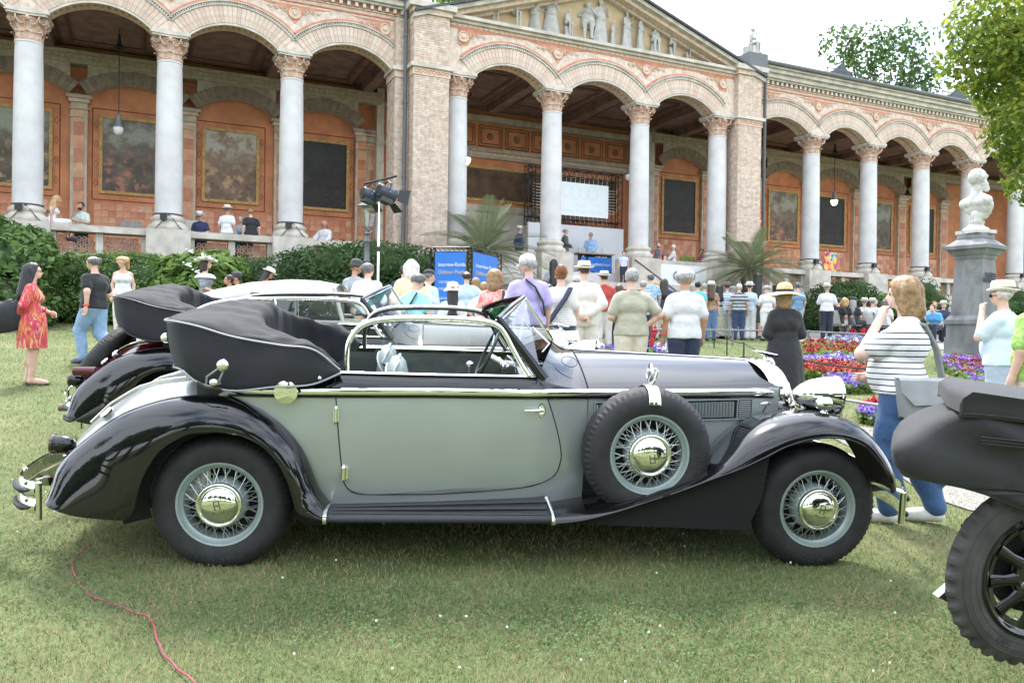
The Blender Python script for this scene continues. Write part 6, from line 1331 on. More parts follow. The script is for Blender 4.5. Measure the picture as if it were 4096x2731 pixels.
def person(lbl, head_px=None, Y=None, yaw=0., H=None, loc=None, group=None, sex='m', wt=1., skin='fair', top=None, tkind='tee', bottom=None, bkind='trousers', hair=('dbrown', 'short'), hat_=None, arms=('down', 'down'), pose='stand', lean=0., head=(0., 0.), shoes=None, res=None, fingers=False, face=False, seat=.46, extra=None, stone=None, name='person', parent=None, sleeve=None, hem=None, cat='person', glasses=False, beard=None):
    if head_px is not None:
        p = at(head_px[0]*Q, head_px[1]*Q, Y); zg = gz(p[0], p[1]) if loc is None else loc
        if H is None: H = p[2]-zg
        if pose == 'sit': H = 1.74 if H is None else H
        base = (p[0], p[1], zg if pose != 'sit' else zg)
    else: base = loc
    s = (H or 1.74)/1.75; dist = math.hypot(base[0], base[1]) if parent is None else 25; h = res or float(np.clip(dist*.00125, .0105, .026)); fem = sex == 'f'
    if parent is None: o = thing(name, lbl, cat, base, yaw, group)
    else: o = bpy.data.objects.new(name, None); C.objects.link(o); o.parent = parent; o.location = base; o.rotation_euler = (0, 0, yaw)
    sk = stone or SKIN[skin]; sw = (.165 if fem else .188); hz_ = .0 if pose != 'sit' else -(.92-seat/s-.06)
    cl_, sl_ = math.cos(lean), math.sin(lean)
    def U(p):                                   # upper body: lean about the hips, then drop when sitting
        y, z = p[1], p[2]-.95; return (p[0]*s, (y*cl_+z*sl_)*s, (.95+z*cl_-y*sl_+hz_)*s)
    def Lw(p): return (p[0]*s, p[1]*s, p[2]*s)
    c_ = lambda a, b, ra, rb, sy=1.: ('c', U(a), U(b), ra*s, rb*s, sy)
    tw = 1.+(wt-1.)*.8; tors = [c_((-.07, 0, .97), (.07, 0, .97), .125*wt, .125*wt, 1.15), c_((-.05*wt, .01*(wt-1)*6, 1.10), (.05*wt, .01*(wt-1)*6, 1.10), (.10 if fem else .118)*wt, (.10 if fem else .118)*wt, 1.08), c_((-.075, -.005, 1.28), (.075, -.005, 1.28), .118*tw, .118*tw, 1.12), c_((-sw+.06, -.01, 1.375), (sw-.06, -.01, 1.375), .066*tw, .066*tw)]+[c_((sg*.02, -.015, 1.455), (sg*(sw-.035), -.012, 1.385), .040*tw, .048*tw) for sg in (-1, 1)]
    if fem: tors += [c_((sg*.07, .07, 1.275), (sg*.07, .09, 1.265), .062*tw, .05*tw) for sg in (-1, 1)]
    if wt > 1.12: tors.append(('e', U((0, .05*wt, 1.08)), np.array([.15, .13, .15])*wt*s*.95))
    # arms
    AR = []; hands = []
    for sg, a in ((1, arms[1]), (-1, arms[0])):
        e, w_ = ARMS[a] if isinstance(a, str) else a; k = sw/.188; e = (sg*e[0]*k*(1+.3*(wt-1)), e[1], e[2]); w_ = (sg*w_[0]*(k if w_[0] > .15 else 1)*(1+.3*(wt-1)*(w_[0] > .15)), w_[1], w_[2]); sh_ = (sg*(sw-.005), -.012, 1.375); AR.append((sh_, e, w_)); d = np.array(U(w_))-np.array(U(e)); d /= np.linalg.norm(d); hands.append((np.array(U(w_)), d, sg, a))
    armp = []
    for sh_, e, w_ in AR: ra = .050*(.88 if fem else 1)*tw; armp += [c_(sh_, e, ra*1.05, ra*.82), c_(e, w_, ra*.80, .028)]
    handp = []; ext = []
    for w_, d, sg, a in hands:
        if fingers: ext.append((finger_prims(w_, d if a not in ('down', 'walk') else d*.8+np.array([0, .25, -.5]), (0, -1 if a in ('down', 'walk', 'pocket') else -.2, .3 if a not in ('down', 'walk') else 0), .55, s), .0042, .006))
        else:
            handp += [('c', w_, w_+d*.08*s, .026*s, .036*s, 1.), ('c', w_+d*.09*s, w_+d*.145*s, .030*s, .018*s), ('c', w_+d*.03*s, w_+d*.08*s+np.array([-sg*.03, .03, 0])*s, .016*s, .011*s)]
    # legs
    sp = .095 if not fem else .09; lg = []
    if pose == 'sit': J = [((sg*.09, .03, .93+hz_), (sg*.11, .45, .96+hz_-.0), (sg*.11, .47, .09)) for sg in (-1, 1)]
    elif pose == 'walk': J = [((-sp, 0, .93), (-sp, .20, .54), (-sp, .14, .10)), ((sp, 0, .93), (sp, -.02, .50), (sp, -.36, .16))]
    elif pose == 'step': J = [((-sp, 0, .93), (-sp, .10, .52), (-sp, .10, .09)), ((sp, 0, .93), (sp, -.07, .50), (sp, -.20, .10))]
    elif pose == 'wide': J = [((sg*sp, 0, .93), (sg*(sp+.06), .03, .50), (sg*(sp+.11), -.02, .09)) for sg in (-1, 1)]
    else: J = [((sg*sp, 0, .93), (sg*(sp+.01), .02+.01*sg, .50), (sg*(sp+.015), -.02+.03*sg, .09)) for sg in (-1, 1)]
    lw = .078*(1+.7*(wt-1))*(1.06 if fem else 1)
    legp = []; feet = []
    for hp, kn, an in J:
        legp += [('c', Lw(hp), Lw(kn), lw*1.12*s, lw*.72*s), ('c', Lw(kn), (an[0]*s, (an[1]-.01)*s, an[2]*s), lw*.70*s, .042*s), ('c', Lw((kn[0], kn[1]-.02, kn[2]-.06)), Lw((an[0], an[1]-.03, an[2]+.22)), lw*.68*s, lw*.45*s)]
        t_ = .35 if (pose == 'walk' and an[1] < -.2) else 0; f = [('c', Lw((an[0], an[1]-.02, an[2]-.035+t_*.1)), Lw((an[0]*1.03, an[1]+.15, an[2]-.055-t_*.2)), .044*s, .034*s), ('c', Lw((an[0]*1.02, an[1]+.09, an[2]-.045-t_*.1)), Lw((an[0]*1.05, an[1]+.19, an[2]-.062-t_*.24)), .042*s, .028*s)]; feet.append(f)
    # head
    tz, nod = head; ch, shh = math.cos(tz), math.sin(tz); HC = np.array(U((0, .015, 1.56)))
    def Hd(p):                                  # head coordinates: z from the neck top
        x, y, z = p; y, z = y*math.cos(nod)+z*math.sin(nod), z*math.cos(nod)-y*math.sin(nod); return HC+np.array([x*ch-y*shh, x*shh+y*ch, z])*s
    hr = .97 if fem else 1.
    neck = [('c', U((0, -.012, 1.43)), tuple(HC+np.array([0, -.005, .02])*s), .054*s*hr*(1+.3*(wt-1)), .049*s*hr*(1+.3*(wt-1)))]
    ex, ey = abs(ch)*.074+abs(shh)*.092, abs(ch)*.092+abs(shh)*.074
    headp = [('e', Hd((0, -.005, .108)), np.array([ex, ey, .088])*s*hr), ('e', Hd((0, .035, .055)), np.array([.056, .058, .062])*s*hr), ('c', Hd((0, .055, .015)), Hd((0, .065, .03)), .030*s, .034*s), ('c', Hd((0, .088, .088)), Hd((0, .106, .062)), .009*s, .0135*s), ('c', Hd((-.035, .068, .112)), Hd((.035, .068, .112)), .020*s, .020*s)]
    headp += [('e', Hd((sg*.077, -.005, .075)), np.array([.012+.014*abs(shh), .020, .032])*s) for sg in (-1, 1)]
    body = tors+armp+handp+legp+neck+(feet[0]+feet[1] if stone or bkind in ('skirt', 'dress') or not shoes else feet[0]+feet[1]); bo = sdf_obj('body', body, h, sk, o, .032*s, extra=[(headp+[neck[0]], min(h, .011), .022*s)]+ext)
    if stone is None:
        # ---- clothing as looser shells over the same forms
        zw = (1.0 if hem is None else hem); top_ = top or col('plain white', (.72, .72, .71)); slv = sleeve if sleeve is not None else {'tee': .62, 'polo': .62, 'shirt': 1.85, 'suit': 1.95, 'tank': 0., 'dress': 1.6, 'sdress': .5, 'blouse': 1.7, 'rolled': 1.1}.get(tkind, .6)
        tp = list(tors); g_ = {'suit': .026, 'shirt': .02, 'dress': .014, 'tank': .012, 'rolled': .02}.get(tkind, .016)
        for sh_, e, w_ in AR:
            sh_, e, w_ = np.array(sh_), np.array(e), np.array(w_); ra = .054*(.9 if fem else 1)*tw
            if slv > 0:
                k = min(1, slv); m_ = sh_+(e-sh_)*k; tp.append(c_(tuple(sh_), tuple(m_), ra*1.0, ra*(1.02 if slv < 1 else .92)))
                if slv > 1: k = min(1, slv-1); m2 = e+(w_-e)*k; tp.append(c_(tuple(e), tuple(m2), ra*.90, ra*.66))
        if tkind == 'tank': tp = tors[:3]+tors[6:]+[c_((sg*.09, -.03, 1.42), (sg*.085, .03, 1.36), .022, .03) for sg in (-1, 1)]
        elif tkind in ('shirt', 'polo', 'suit', 'rolled'): tp.append(c_((-.012, -.018, 1.455), (.012, -.018, 1.455), .048, .048))
        hemz = U((0, 0, {'suit': .80, 'dress': .6}.get(tkind, .90) if hem is None else hem))[2]; nk = U((0, 0, 1.475))[2]; ny = U((0, 0, 1.475))[1]
        if tkind not in ('dress', 'sdress'): tp.append(c_((-.06, .0, .90), (.06, .0, .90), .135*wt, .135*wt, 1.12)) if (hem or .90) < .97 else None
        clipf = (lambda X, Y, Z: np.maximum(hemz-Z, Z-nk-.25*(ny-Y)*0)) if tkind not in ('victorian',) else (lambda X, Y, Z: np.maximum(hemz-Z, Z-U((0, 0, 1.40))[2]))
        to = sdf_obj('top', tp, h, top_, o, .03*s, g_*s, clipf, wr=.0032*s)
        if tkind in ('shirt', 'polo', 'suit', 'rolled'):
            b = MB(); cz = U((0, 0, 1.47)); b.lathe([(.066, -.02), (.070, .0), (.066, .022), (.058, .024)], n=16, cap=False); b.v = [(x*s+cz[0], y*s*.95+cz[1]-.008*s, q*s+cz[2]+.35*y*s*-.4) for x, y, q in b.v]; b.build('collar', top_, to or o)
        bt = bottom or col('dark navy', (.02, .025, .045))
        if bkind in ('trousers', 'shorts', 'wideleg'):
            pr = list(tors[:2])+[('c', Lw(hp), Lw(kn), lw*1.22*s, lw*.92*s) for hp, kn, an in J]+([q for q in legp if bkind != 'shorts'])
            for (hp, kn, an) in J:
                lw2 = lw+.014; fl = .058 if bkind != 'wideleg' else .095
                pr += [('c', Lw(hp), Lw(kn), lw2*1.14*s, lw2*.86*s)]
                if bkind != 'shorts': pr += [('c', Lw(kn), Lw((an[0], an[1]-.012, an[2]+.02)), lw2*.84*s, fl*s)]
            wz = U((0, 0, 1.03))[2]; hz2 = .035*s if bkind != 'shorts' else -1; kzc = (lambda X, Y, Z: np.maximum(Z-wz, hz2-Z)) if pose != 'sit' else (lambda X, Y, Z: Z-wz)
            sdf_obj('trousers' if bkind != 'shorts' else 'shorts', pr, h, bt, o, .025*s, .012*s, kzc, wr=.0035*s)
        elif bkind in ('skirt', 'dress'):
            z0 = (1.05 if bkind == 'skirt' else 1.12); z1 = {'skirt': .42, 'dress': .40}[bkind] if not isinstance(extra, dict) or 'skirt_hem' not in extra else extra['skirt_hem']; b = MB(); n_ = 40; rows = []
            fl = (extra or {}).get('flare', .05) if isinstance(extra, dict) else .05
            for t in np.linspace(0, 1, 12):
                z = z0+(z1-z0)*t; rr = [(.178+.03*min(1, t*3)**.8+fl*t)*wt]*n_; rows.append([(U((0, 0, z0))[0]+s*(rr[i]*1.08*math.cos(6.2832*i/n_)*(1+.035*t*math.sin(9*6.2832*i/n_))), s*(rr[i]*.86*math.sin(6.2832*i/n_)*(1+.035*t*math.sin(9*6.2832*i/n_))), z*s) for i in range(n_)])
            b.grid(rows, closed_v=True); b.build('skirt', bt, o)
        if shoes is not False:
            for f in feet: sdf_obj('shoe', f, min(h, .014), shoes or SHOED, o, .02*s, .009*s)
    # ---- hair
    hm = stone or HAIR[hair[0]]; st = hair[1]
    if st != 'bald':
        hp_ = [('e', Hd((0, -.014, .118)), np.array([ex+.004, ey-.001, .086])*s*hr)]; g_ = .012*s
        fy = np.array(Hd((0, .04, .10))); fd = np.array(Hd((0, .14, .07)))-fy; fd /= np.linalg.norm(fd); up_ = np.array(Hd((0, 0, .2)))-np.array(Hd((0, 0, .1))); up_ /= np.linalg.norm(up_)
        if st in ('long', 'bob', 'wavy', 'pony', 'bun'): g_ = .018*s
        if hat_: g_ = .003*s
        if st == 'long': hp_ += [('c', Hd((0, -.05, .10)), U((0, -.085, 1.30)), .085*s, .10*s), ('c', Hd((.055, -.03, .08)), U((.075, -.05, 1.33)), .045*s, .05*s), ('c', Hd((-.055, -.03, .08)), U((-.075, -.05, 1.33)), .045*s, .05*s)]
        elif st == 'xlong': hp_ += [('c', Hd((0, -.05, .10)), U((0, -.11, 1.12)), .085*s, .07*s), ('c', Hd((.05, -.04, .08)), U((.06, -.09, 1.18)), .045*s, .04*s), ('c', Hd((-.05, -.04, .08)), U((-.06, -.09, 1.18)), .045*s, .04*s)]
        elif st == 'bob': hp_ += [('c', Hd((0, -.04, .10)), Hd((0, -.05, -.035)), .082*s, .075*s), ('c', Hd((.06, -.01, .10)), Hd((.065, .01, -.03)), .036*s, .030*s), ('c', Hd((-.06, -.01, .10)), Hd((-.065, .01, -.03)), .036*s, .030*s)]
        elif st == 'wavy': hp_ += [('c', Hd((0, -.04, .10)), Hd((0, -.05, -.03)), .088*s, .085*s)]+[('e', Hd((sg*.07, -.02+.02*k, .09-.05*k)), (.045*s, .05*s, .045*s)) for sg in (-1, 1) for k in range(3)]
        elif st == 'pony': hp_ += [('c', Hd((0, -.10, .15)), Hd((0, -.16, .10)), .03*s, .04*s), ('c', Hd((0, -.16, .10)), Hd((0, -.13, -.08)), .04*s, .02*s)]
        elif st == 'bun': hp_ += [('e', Hd((0, -.085, .175)), (.058*s, .052*s, .055*s)), ('e', Hd((0, -.06, .13)), (.075*s, .05*s, .06*s))]
        cut = {'short': .035, 'balding': .045, 'bun': .03}.get(st, -.2)
        nb_ = np.array(Hd((0, 0, cut))); fr = .046*s if st != 'balding' else .03*s
        def hclip(X, Y, Z):
            f = (X-fy[0])*fd[0]+(Y-fy[1])*fd[1]+(Z-fy[2])*fd[2]; u = (X-fy[0])*up_[0]+(Y-fy[1])*up_[1]+(Z-fy[2])*up_[2]
            face_ = np.minimum(f-(.0 if st != 'bob' else .025)*s, (fr+.02*s-u)+.3*(f)); c = face_
            low = -((X-nb_[0])*up_[0]+(Y-nb_[1])*up_[1]+(Z-nb_[2])*up_[2])
            if st in ('short', 'balding', 'bun'): c = np.maximum(c, low)
            if st == 'balding': c = np.maximum(c, ((X-fy[0])*up_[0]*0+u)-.055*s)
            return c
        sdf_obj('hair', hp_, min(h, .013), hm, o, .025*s, g_, hclip, wr=-.0035*s)
    if beard: sdf_obj('beard', [('e', Hd((0, .05, .02)), (.06*s, .055*s, .055*s))], min(h, .013), HAIR[beard], o, .02, .004, lambda X, Y, Z: -(Y-HC[1]) if False else Z-Hd((0, 0, .05))[2])
    if face or fingers:
        b = MB();
        for sg in (-1, 1): b.sphere(Hd((sg*.031, .083, .09)), .0085*s, 8, 6)
        b.build('eyes', EYEW, o); b = MB(); b.tube([Hd((-.022, .088, .028)), Hd((0, .096, .027)), Hd((.022, .088, .028))], [.003*s, .006*s, .003*s], n=6); b.build('lips', LIP if not stone else stone, o)
        b = MB();
        for sg in (-1, 1): b.tube([Hd((sg*.017, .090, .112)), Hd((sg*.045, .078, .112))], .0045*s, n=5)
        b.build('eyebrows', hm, o)
    if glasses:
        b = MB()
        for sg in (-1, 1): b.tube([Hd((sg*.033+.024*math.cos(t), .10, .088+.019*math.sin(t))) for t in np.linspace(0, 6.283, 10, endpoint=False)], .0025*s, n=4, closed=True); b.tube([Hd((sg*.057, .098, .092)), Hd((sg*.08, .0, .085))], .003*s, n=4)
        if glasses == 'sun':
            for sg in (-1, 1): b.lathe([(.023*s, -.002), (.023*s, .002)], c=tuple(Hd((sg*.033, .10, .088))), axis='y', n=10)
        b.build('glasses', BLKTRIM, o)
    if hat_:
        kind = hat_ if isinstance(hat_, str) else hat_[0]; ho = hat(o, kind, 0, s*1.04, None if isinstance(hat_, str) else hat_[1]); q = Hd((0, -.008, .140 if kind not in ('flat', 'cap') else .150)); ho.location = tuple(q); ho.rotation_euler = (-nod, 0, tz)
    o['H'] = float(H or 1.74); del o['H']
    return o, U, Hd, s
def bag_strap(o, pts, m_, r=.012, flat=2.2, name='strap'):
    b = MB(); b.tube(pts, r, n=6, flat=flat); b.build(name, m_, o)
# ---------------------------------------------------------------- who stands where
def W(n, c): return col(n, c)
JEANS = cloth('blue denim', (.10, .17, .30), var=.25); JEANSD = cloth('dark denim', (.035, .06, .13), var=.2); BEIGE = W('beige cotton', (.60, .53, .43)); NAVY = W('navy', (.02, .028, .06)); BLK = W('black cotton', (.012, .012, .014)); WHT = W('white cotton', (.62, .62, .63)); LBLUE = W('pale blue cotton', (.42, .54, .70)); KHAKI = W('khaki polo', (.38, .36, .27))
IKAT = blotch('orange red ikat print', [(.62, .42, .18), (.55, .20, .06), (.50, .05, .07), (.45, .03, .08), (.62, .40, .25), (.28, .02, .06)], scale=7, detail=2, dist=1.5, stretch=(1.6, 1.6, .55), bump=.3)
PINKF = blotch('pink orange flower print', [(.70, .10, .22), (.75, .25, .12), (.72, .50, .45), (.70, .08, .20)], scale=16, detail=3, dist=1., bump=.3)
BLUEF = blotch('blue flower print', [(.25, .42, .62), (.40, .58, .72), (.10, .22, .42), (.62, .66, .60)], scale=14, detail=2, bump=.3)
LEOP = blotch('brown blouse print', [(.30, .17, .10), (.45, .30, .20), (.16, .09, .06), (.5, .38, .3)], scale=20, detail=3, bump=.3)
GINGHAM = blotch('grey small check', [(.10, .11, .13), (.22, .23, .25), (.34, .35, .37)], scale=60, detail=1, bump=.4)
MARIN = stripes('white with navy stripes', (.76, .76, .75), (.012, .012, .02), .042, .21, zsplit=1.40)
THINS = stripes('cream with thin grey stripes', (.70, .68, .64), (.30, .31, .33), .026, .22)
BLST = stripes('pale blue white stripes', (.70, .72, .74), (.25, .40, .62), .075, .45); GRST = stripes('grey band stripes', (.10, .11, .13), (.48, .49, .50), .10, .4)
ppl = 'crowd standing on the lawn'
# --- left side
o, U, Hd, s = person('woman with long black hair in orange and red patterned dress carrying a black bag', (75, 607), 10.3, yaw=R(-62), sex='f', wt=1.08, skin='fair', top=IKAT, tkind='blouse', bottom=IKAT, bkind='skirt', hair=('black', 'long'), arms=('front', 'back'), shoes=False, face=True, fingers=True, glasses=True, extra={'skirt_hem': .53, 'flare': .0}, hem=1.0)
b = MB(); b.box((-.30*s, -.16*s, 1.02*s), (.20, .40, .30)); b.v = [(x*(1-.15*(z > 1.05)), y*(1-.25*(z > 1.05)), z) for x, y, z in b.v]
bagm = mat('black nylon bag', (.015, .016, .02), rough=.55, var=.3, scale=9, bump=.8, bscale=8); bg_ = bush
bb = thing('shoulder_bag', 'big black nylon shoulder bag hanging behind the woman in the orange dress', 'bag', (0, 0, 0)); p_ = np.array(o.location); bb.scale = (.85,)*3; bb.location = at(20*Q, 725*Q, 10.15); bb.rotation_euler = (R(8), R(-18), R(-62+90))
b = MB(); n_ = 20; rows = []
for z, k in ((-.22, .9), (-.20, 1.), (-.05, 1.02), (.1, .95), (.18, .8), (.22, .45), (.225, .1)): rows.append([((.25*k)*np.sign(math.cos(t))*abs(math.cos(t))**.5, (.13*k)*np.sign(math.sin(t))*abs(math.sin(t))**.5, z+.01*math.sin(5*t)) for t in np.linspace(0, 6.283, n_, endpoint=False)])
b.grid(rows, closed_v=True); b.add(rows[0], [tuple(range(n_))]); b.build('bag_body', bagm, bb)
b = MB(); b.tube([(-.12, 0, .20), (-.06, .02, .34), (.10, .03, .40), (.14, 0, .20)], .012, n=6, flat=2.); b.build('handle', bagm, bb)
b = MB()
for sg in (-1, 1): b.tube([(sg*.09*s-.03, -.03*s, .035*s), (sg*.10*s, .07*s, .055*s), (sg*.10*s+.03, -.02*s, .035*s)], .006, n=5); b.box((sg*.10*s, .08*s, .012), (.075, .27, .014))
b.build('sandals', BLKTRIM, o)
o, U, Hd, s = person('man in black T-shirt and light blue jeans walking away to the left', (218, 590), 12.4, yaw=R(72), wt=1.2, skin='fair', top=BLK, tkind='tee', bottom=cloth('light denim', (.20, .31, .46), var=.25), hair=('dgrey', 'balding'), arms=('walk', 'front'), pose='walk', shoes=mat('blue grey trainer', (.07, .09, .14), rough=.6, var=.2), fingers=True, head=(R(15), R(8)))
b = MB(); w_ = U((-.245*1.06, -.10, .955)); b.lathe([(.042, -.012), (.044, .0), (.042, .012)], c=w_, n=14, cap=False); b.build('wristband', mat('red paper wristband', (.75, .08, .04), rough=.6, var=0), o)
person('blond woman with ponytail in white tank top by the path', (283, 592), 16.6, yaw=R(-160), sex='f', skin='fair', top=WHT, tkind='tank', bottom=W('cream trousers', (.60, .56, .50)), hair=('blond', 'pony'), arms=('down', 'down'), face=True, head=(R(-35), R(22)))
o, U, Hd, s = person('woman in grey checked off-shoulder gown and white ribboned hat', (472, 594), 15.9, yaw=R(-78), sex='f', wt=1.08, skin='fair', top=GINGHAM, tkind='victorian', sleeve=.85, bottom=GINGHAM, bkind='skirt', hair=('dbrown', 'bob'), hat_='frilly', arms=('front', 'front'), face=True, extra={'skirt_hem': .06, 'flare': .28}, hem=1.0)
b = MB(); rows = []
for r_, z in ((.13, 1.44), (.20, 1.41), (.245, 1.37), (.25, 1.34)): rows.append([(r_*s*math.cos(t)*(1.1+.04*math.sin(12*t)), r_*s*.8*math.sin(t)*(1+.04*math.sin(12*t)), z*s) for t in np.linspace(0, 6.283, 60, endpoint=False)])
b.grid(rows, closed_v=True); b.build('ruffle', WHT, o)
person('girl in red T-shirt and wide white hat bending by the bushes', (595, 615), 17.0, yaw=R(-70), sex='f', skin='tan', top=W('red cotton', (.60, .03, .04)), hair=('black', 'long'), hat_=('panama', WHITEH), lean=R(18), head=(0, R(25)), face=True)
person('seated dark-haired person in red behind the cream car roof', (527, 655), 17.5, pose='sit', yaw=R(120), skin='tan', top=W('red cotton', (.60, .03, .04)), hair=('dbrown', 'short'), H=1.7)
person('seated man in dark cap behind the cream car roof', (545, 652), 18.0, pose='sit', yaw=R(100), skin='tan', top=W('grey cotton', (.25, .26, .28)), hair=('dbrown', 'short'), hat_=('cap', W('dark cap cloth', (.04, .045, .05))), H=1.75)
# --- behind the car, left to right
person('man in grey T-shirt and dark cap beside the lamp post', (815, 602), 14.6, yaw=R(-30), skin='tan', top=W('grey marl', (.30, .32, .36)), hair=('dbrown', 'short'), hat_=('cap', W('dark cap cloth', (.04, .045, .05))), arms=('front', 'front'), head=(R(-30), R(10)))
person('broad man in white shirt with sunglasses pushed up, seen from behind', (845, 607), 13.2, yaw=R(-15), wt=1.2, skin='fair', top=WHT, tkind='rolled', hair=('dgrey', 'short'), arms=('front', 'front'), glasses=False, head=(R(-20), 0))
person('white-haired man in peach shirt', (945, 600), 13.2, yaw=R(10), wt=1.12, skin='fair', top=W('peach linen', (.72, .52, .33)), tkind='shirt', hair=('white', 'wavy'), arms=('front', 'front'))
person('man in black baseball cap and pale blue shirt left of the blue banner', (985, 626), 14.4, yaw=R(-40), skin='fair', top=LBLUE, tkind='shirt', hair=('dgrey', 'short'), hat_=('cap', W('black cap cloth', (.02, .022, .025))), head=(R(-30), 0))
person('person in navy top behind the white-haired man', (928, 612), 15.4, yaw=R(10), skin='fair', top=NAVY, hair=('dbrown', 'short'))
o, U, Hd, s = person('man in turquoise polo with black cross-body bag looking down', (955, 630), 11.3, yaw=R(-25), wt=1.06, skin='fair', top=W('turquoise polo', (.32, .66, .70)), tkind='polo', hair=('dgrey', 'short'), arms=('front', 'front'), glasses='sun', head=(R(-22), R(28)))
bag_strap(o, [U(p) for p in ((.10, -.115, 1.46), (.02, -.165, 1.3), (-.10, -.165, 1.12), (-.17, -.12, 1.02))], BLKTRIM); b = MB(); b.box(U((-.10, -.20, 1.04)), (.22, .09, .12)); b.build('waist_bag', bagm, o)
person('girl in cream sun hat with long black hair and white T-shirt', (1040, 655), 11.9, yaw=R(5), sex='f', skin='fair', top=WHT, hair=('black', 'xlong'), hat_=('bucket', CREAMH), arms=('front', 'front'), bottom=W('white skirt cloth', (.7, .7, .7)))
person('balding man in pale blue shirt in front of the banners', (1072, 625), 15.2, yaw=R(5), wt=1.1, skin='fair', top=LBLUE, tkind='rolled', hair=('dbrown', 'balding'), arms=('front', 'hip'))
person('woman with brown hair half hidden beside the balding man', (1093, 640), 16.5, yaw=R(-25), sex='f', skin='fair', top=W('coral top', (.65, .25, .18)), hair=('dblond', 'bob'))
person('person in white T-shirt with hand on hip behind the blond woman', (1112, 650), 13.6, yaw=R(10), skin='fair', top=WHT, hair=('dblond', 'short'), arms=('hip', 'front'))
o, U, Hd, s = person('woman with wavy blond hair in pink and orange flowered blouse', (1138, 622), 11.3, yaw=R(-12), sex='f', wt=1.1, skin='fair', top=PINKF, tkind='tee', hair=('dblond', 'wavy'), arms=('front', 'front'), head=(R(-15), 0))
bag_strap(o, [U(p) for p in ((.15, -.10, 1.45), (.15, -.14, 1.3), (.14, -.16, 1.1))], BLKTRIM, .02)
o, U, Hd, s = person('tall man in lilac shirt and white cap with black camera strap', (1215, 594), 11.0, yaw=R(12), wt=1.14, skin='fair', top=W('lilac cotton', (.42, .36, .66)), tkind='rolled', sleeve=.8, bottom=W('grey trousers', (.2, .2, .22)), hair=('grey', 'short'), hat_=('cap', WHITEH), glasses=True, head=(R(40), R(10)), beard='grey', arms=('front', 'down'), fingers=True)
bag_strap(o, [U(p) for p in ((-.06, -.10, 1.475), (.05, -.16, 1.38), (.15, -.16, 1.2), (.20, -.10, 1.02))], BLKTRIM, .014)
o, U, Hd, s = person('woman with auburn bun in white striped T-shirt and navy cross-body strap', (1288, 617), 11.9, yaw=R(6), sex='f', wt=1.28, skin='fair', top=THINS, tkind='tee', sleeve=.75, bottom=JEANSD, hair=('auburn', 'bun'), arms=('down', 'down'), fingers=True)
bag_strap(o, [U(p) for p in ((.13, -.12, 1.46), (.04, -.185, 1.30), (-.10, -.20, 1.10), (-.19, -.13, .95))], NAVY, .024)
person('man in cream linen suit and panama hat with hands clasped behind his back', (1342, 608), 12.8, yaw=R(4), wt=1.05, skin='fair', top=W('cream linen suit', (.62, .57, .51)), tkind='suit', bottom=W('cream linen suit', (.62, .57, .51)), hair=('dbrown', 'short'), hat_='panama', arms=('back', 'back'), fingers=True)
person('man in brick red shirt and panama hat before the red carpet', (1388, 628), 17.5, yaw=R(6), skin='fair', top=W('brick red cotton', (.42, .05, .04)), tkind='shirt', bottom=W('pale trousers', (.55, .52, .48)), hair=('dbrown', 'short'), hat_='panama', arms=('front', 'front'))
person('grey-haired man in khaki polo and beige trousers seen from behind', (1452, 620), 10.5, yaw=R(8), wt=1.14, skin='fair', top=KHAKI, tkind='polo', sleeve=.72, bottom=BEIGE, hair=('grey', 'short'), arms=('front', 'hip'), fingers=True)
o, U, Hd, s = person('man in white polo, white flat cap and navy trousers, arms hanging', (1574, 624), 10.6, yaw=R(6), wt=1.1, skin='tan', top=WHT, tkind='polo', sleeve=.75, bottom=NAVY, hair=('grey', 'short'), hat_=('flat', WHITEH), arms=('down', 'down'), fingers=True, head=(R(-40), R(5)), hem=.88)
b = MB(); w_ = U((-.258, .03, .935)); b.lathe([(.036, -.010), (.038, .0), (.036, .010)], c=w_, n=14, cap=False); b.build('wristband', mat('red paper wristband', (.75, .08, .04), rough=.6, var=0), o)
person('woman in black dress and wide straw hat seen from behind', (1803, 662), 9.9, yaw=R(3), sex='f', wt=1.05, skin='fair', top=W('black linen', (.016, .016, .018)), tkind='shirt', bottom=W('black linen', (.016, .016, .018)), bkind='skirt', hair=('dblond', 'bob'), hat_='wide', arms=('front', 'front'), extra={'skirt_hem': .42, 'flare': .03}, hem=1.0)
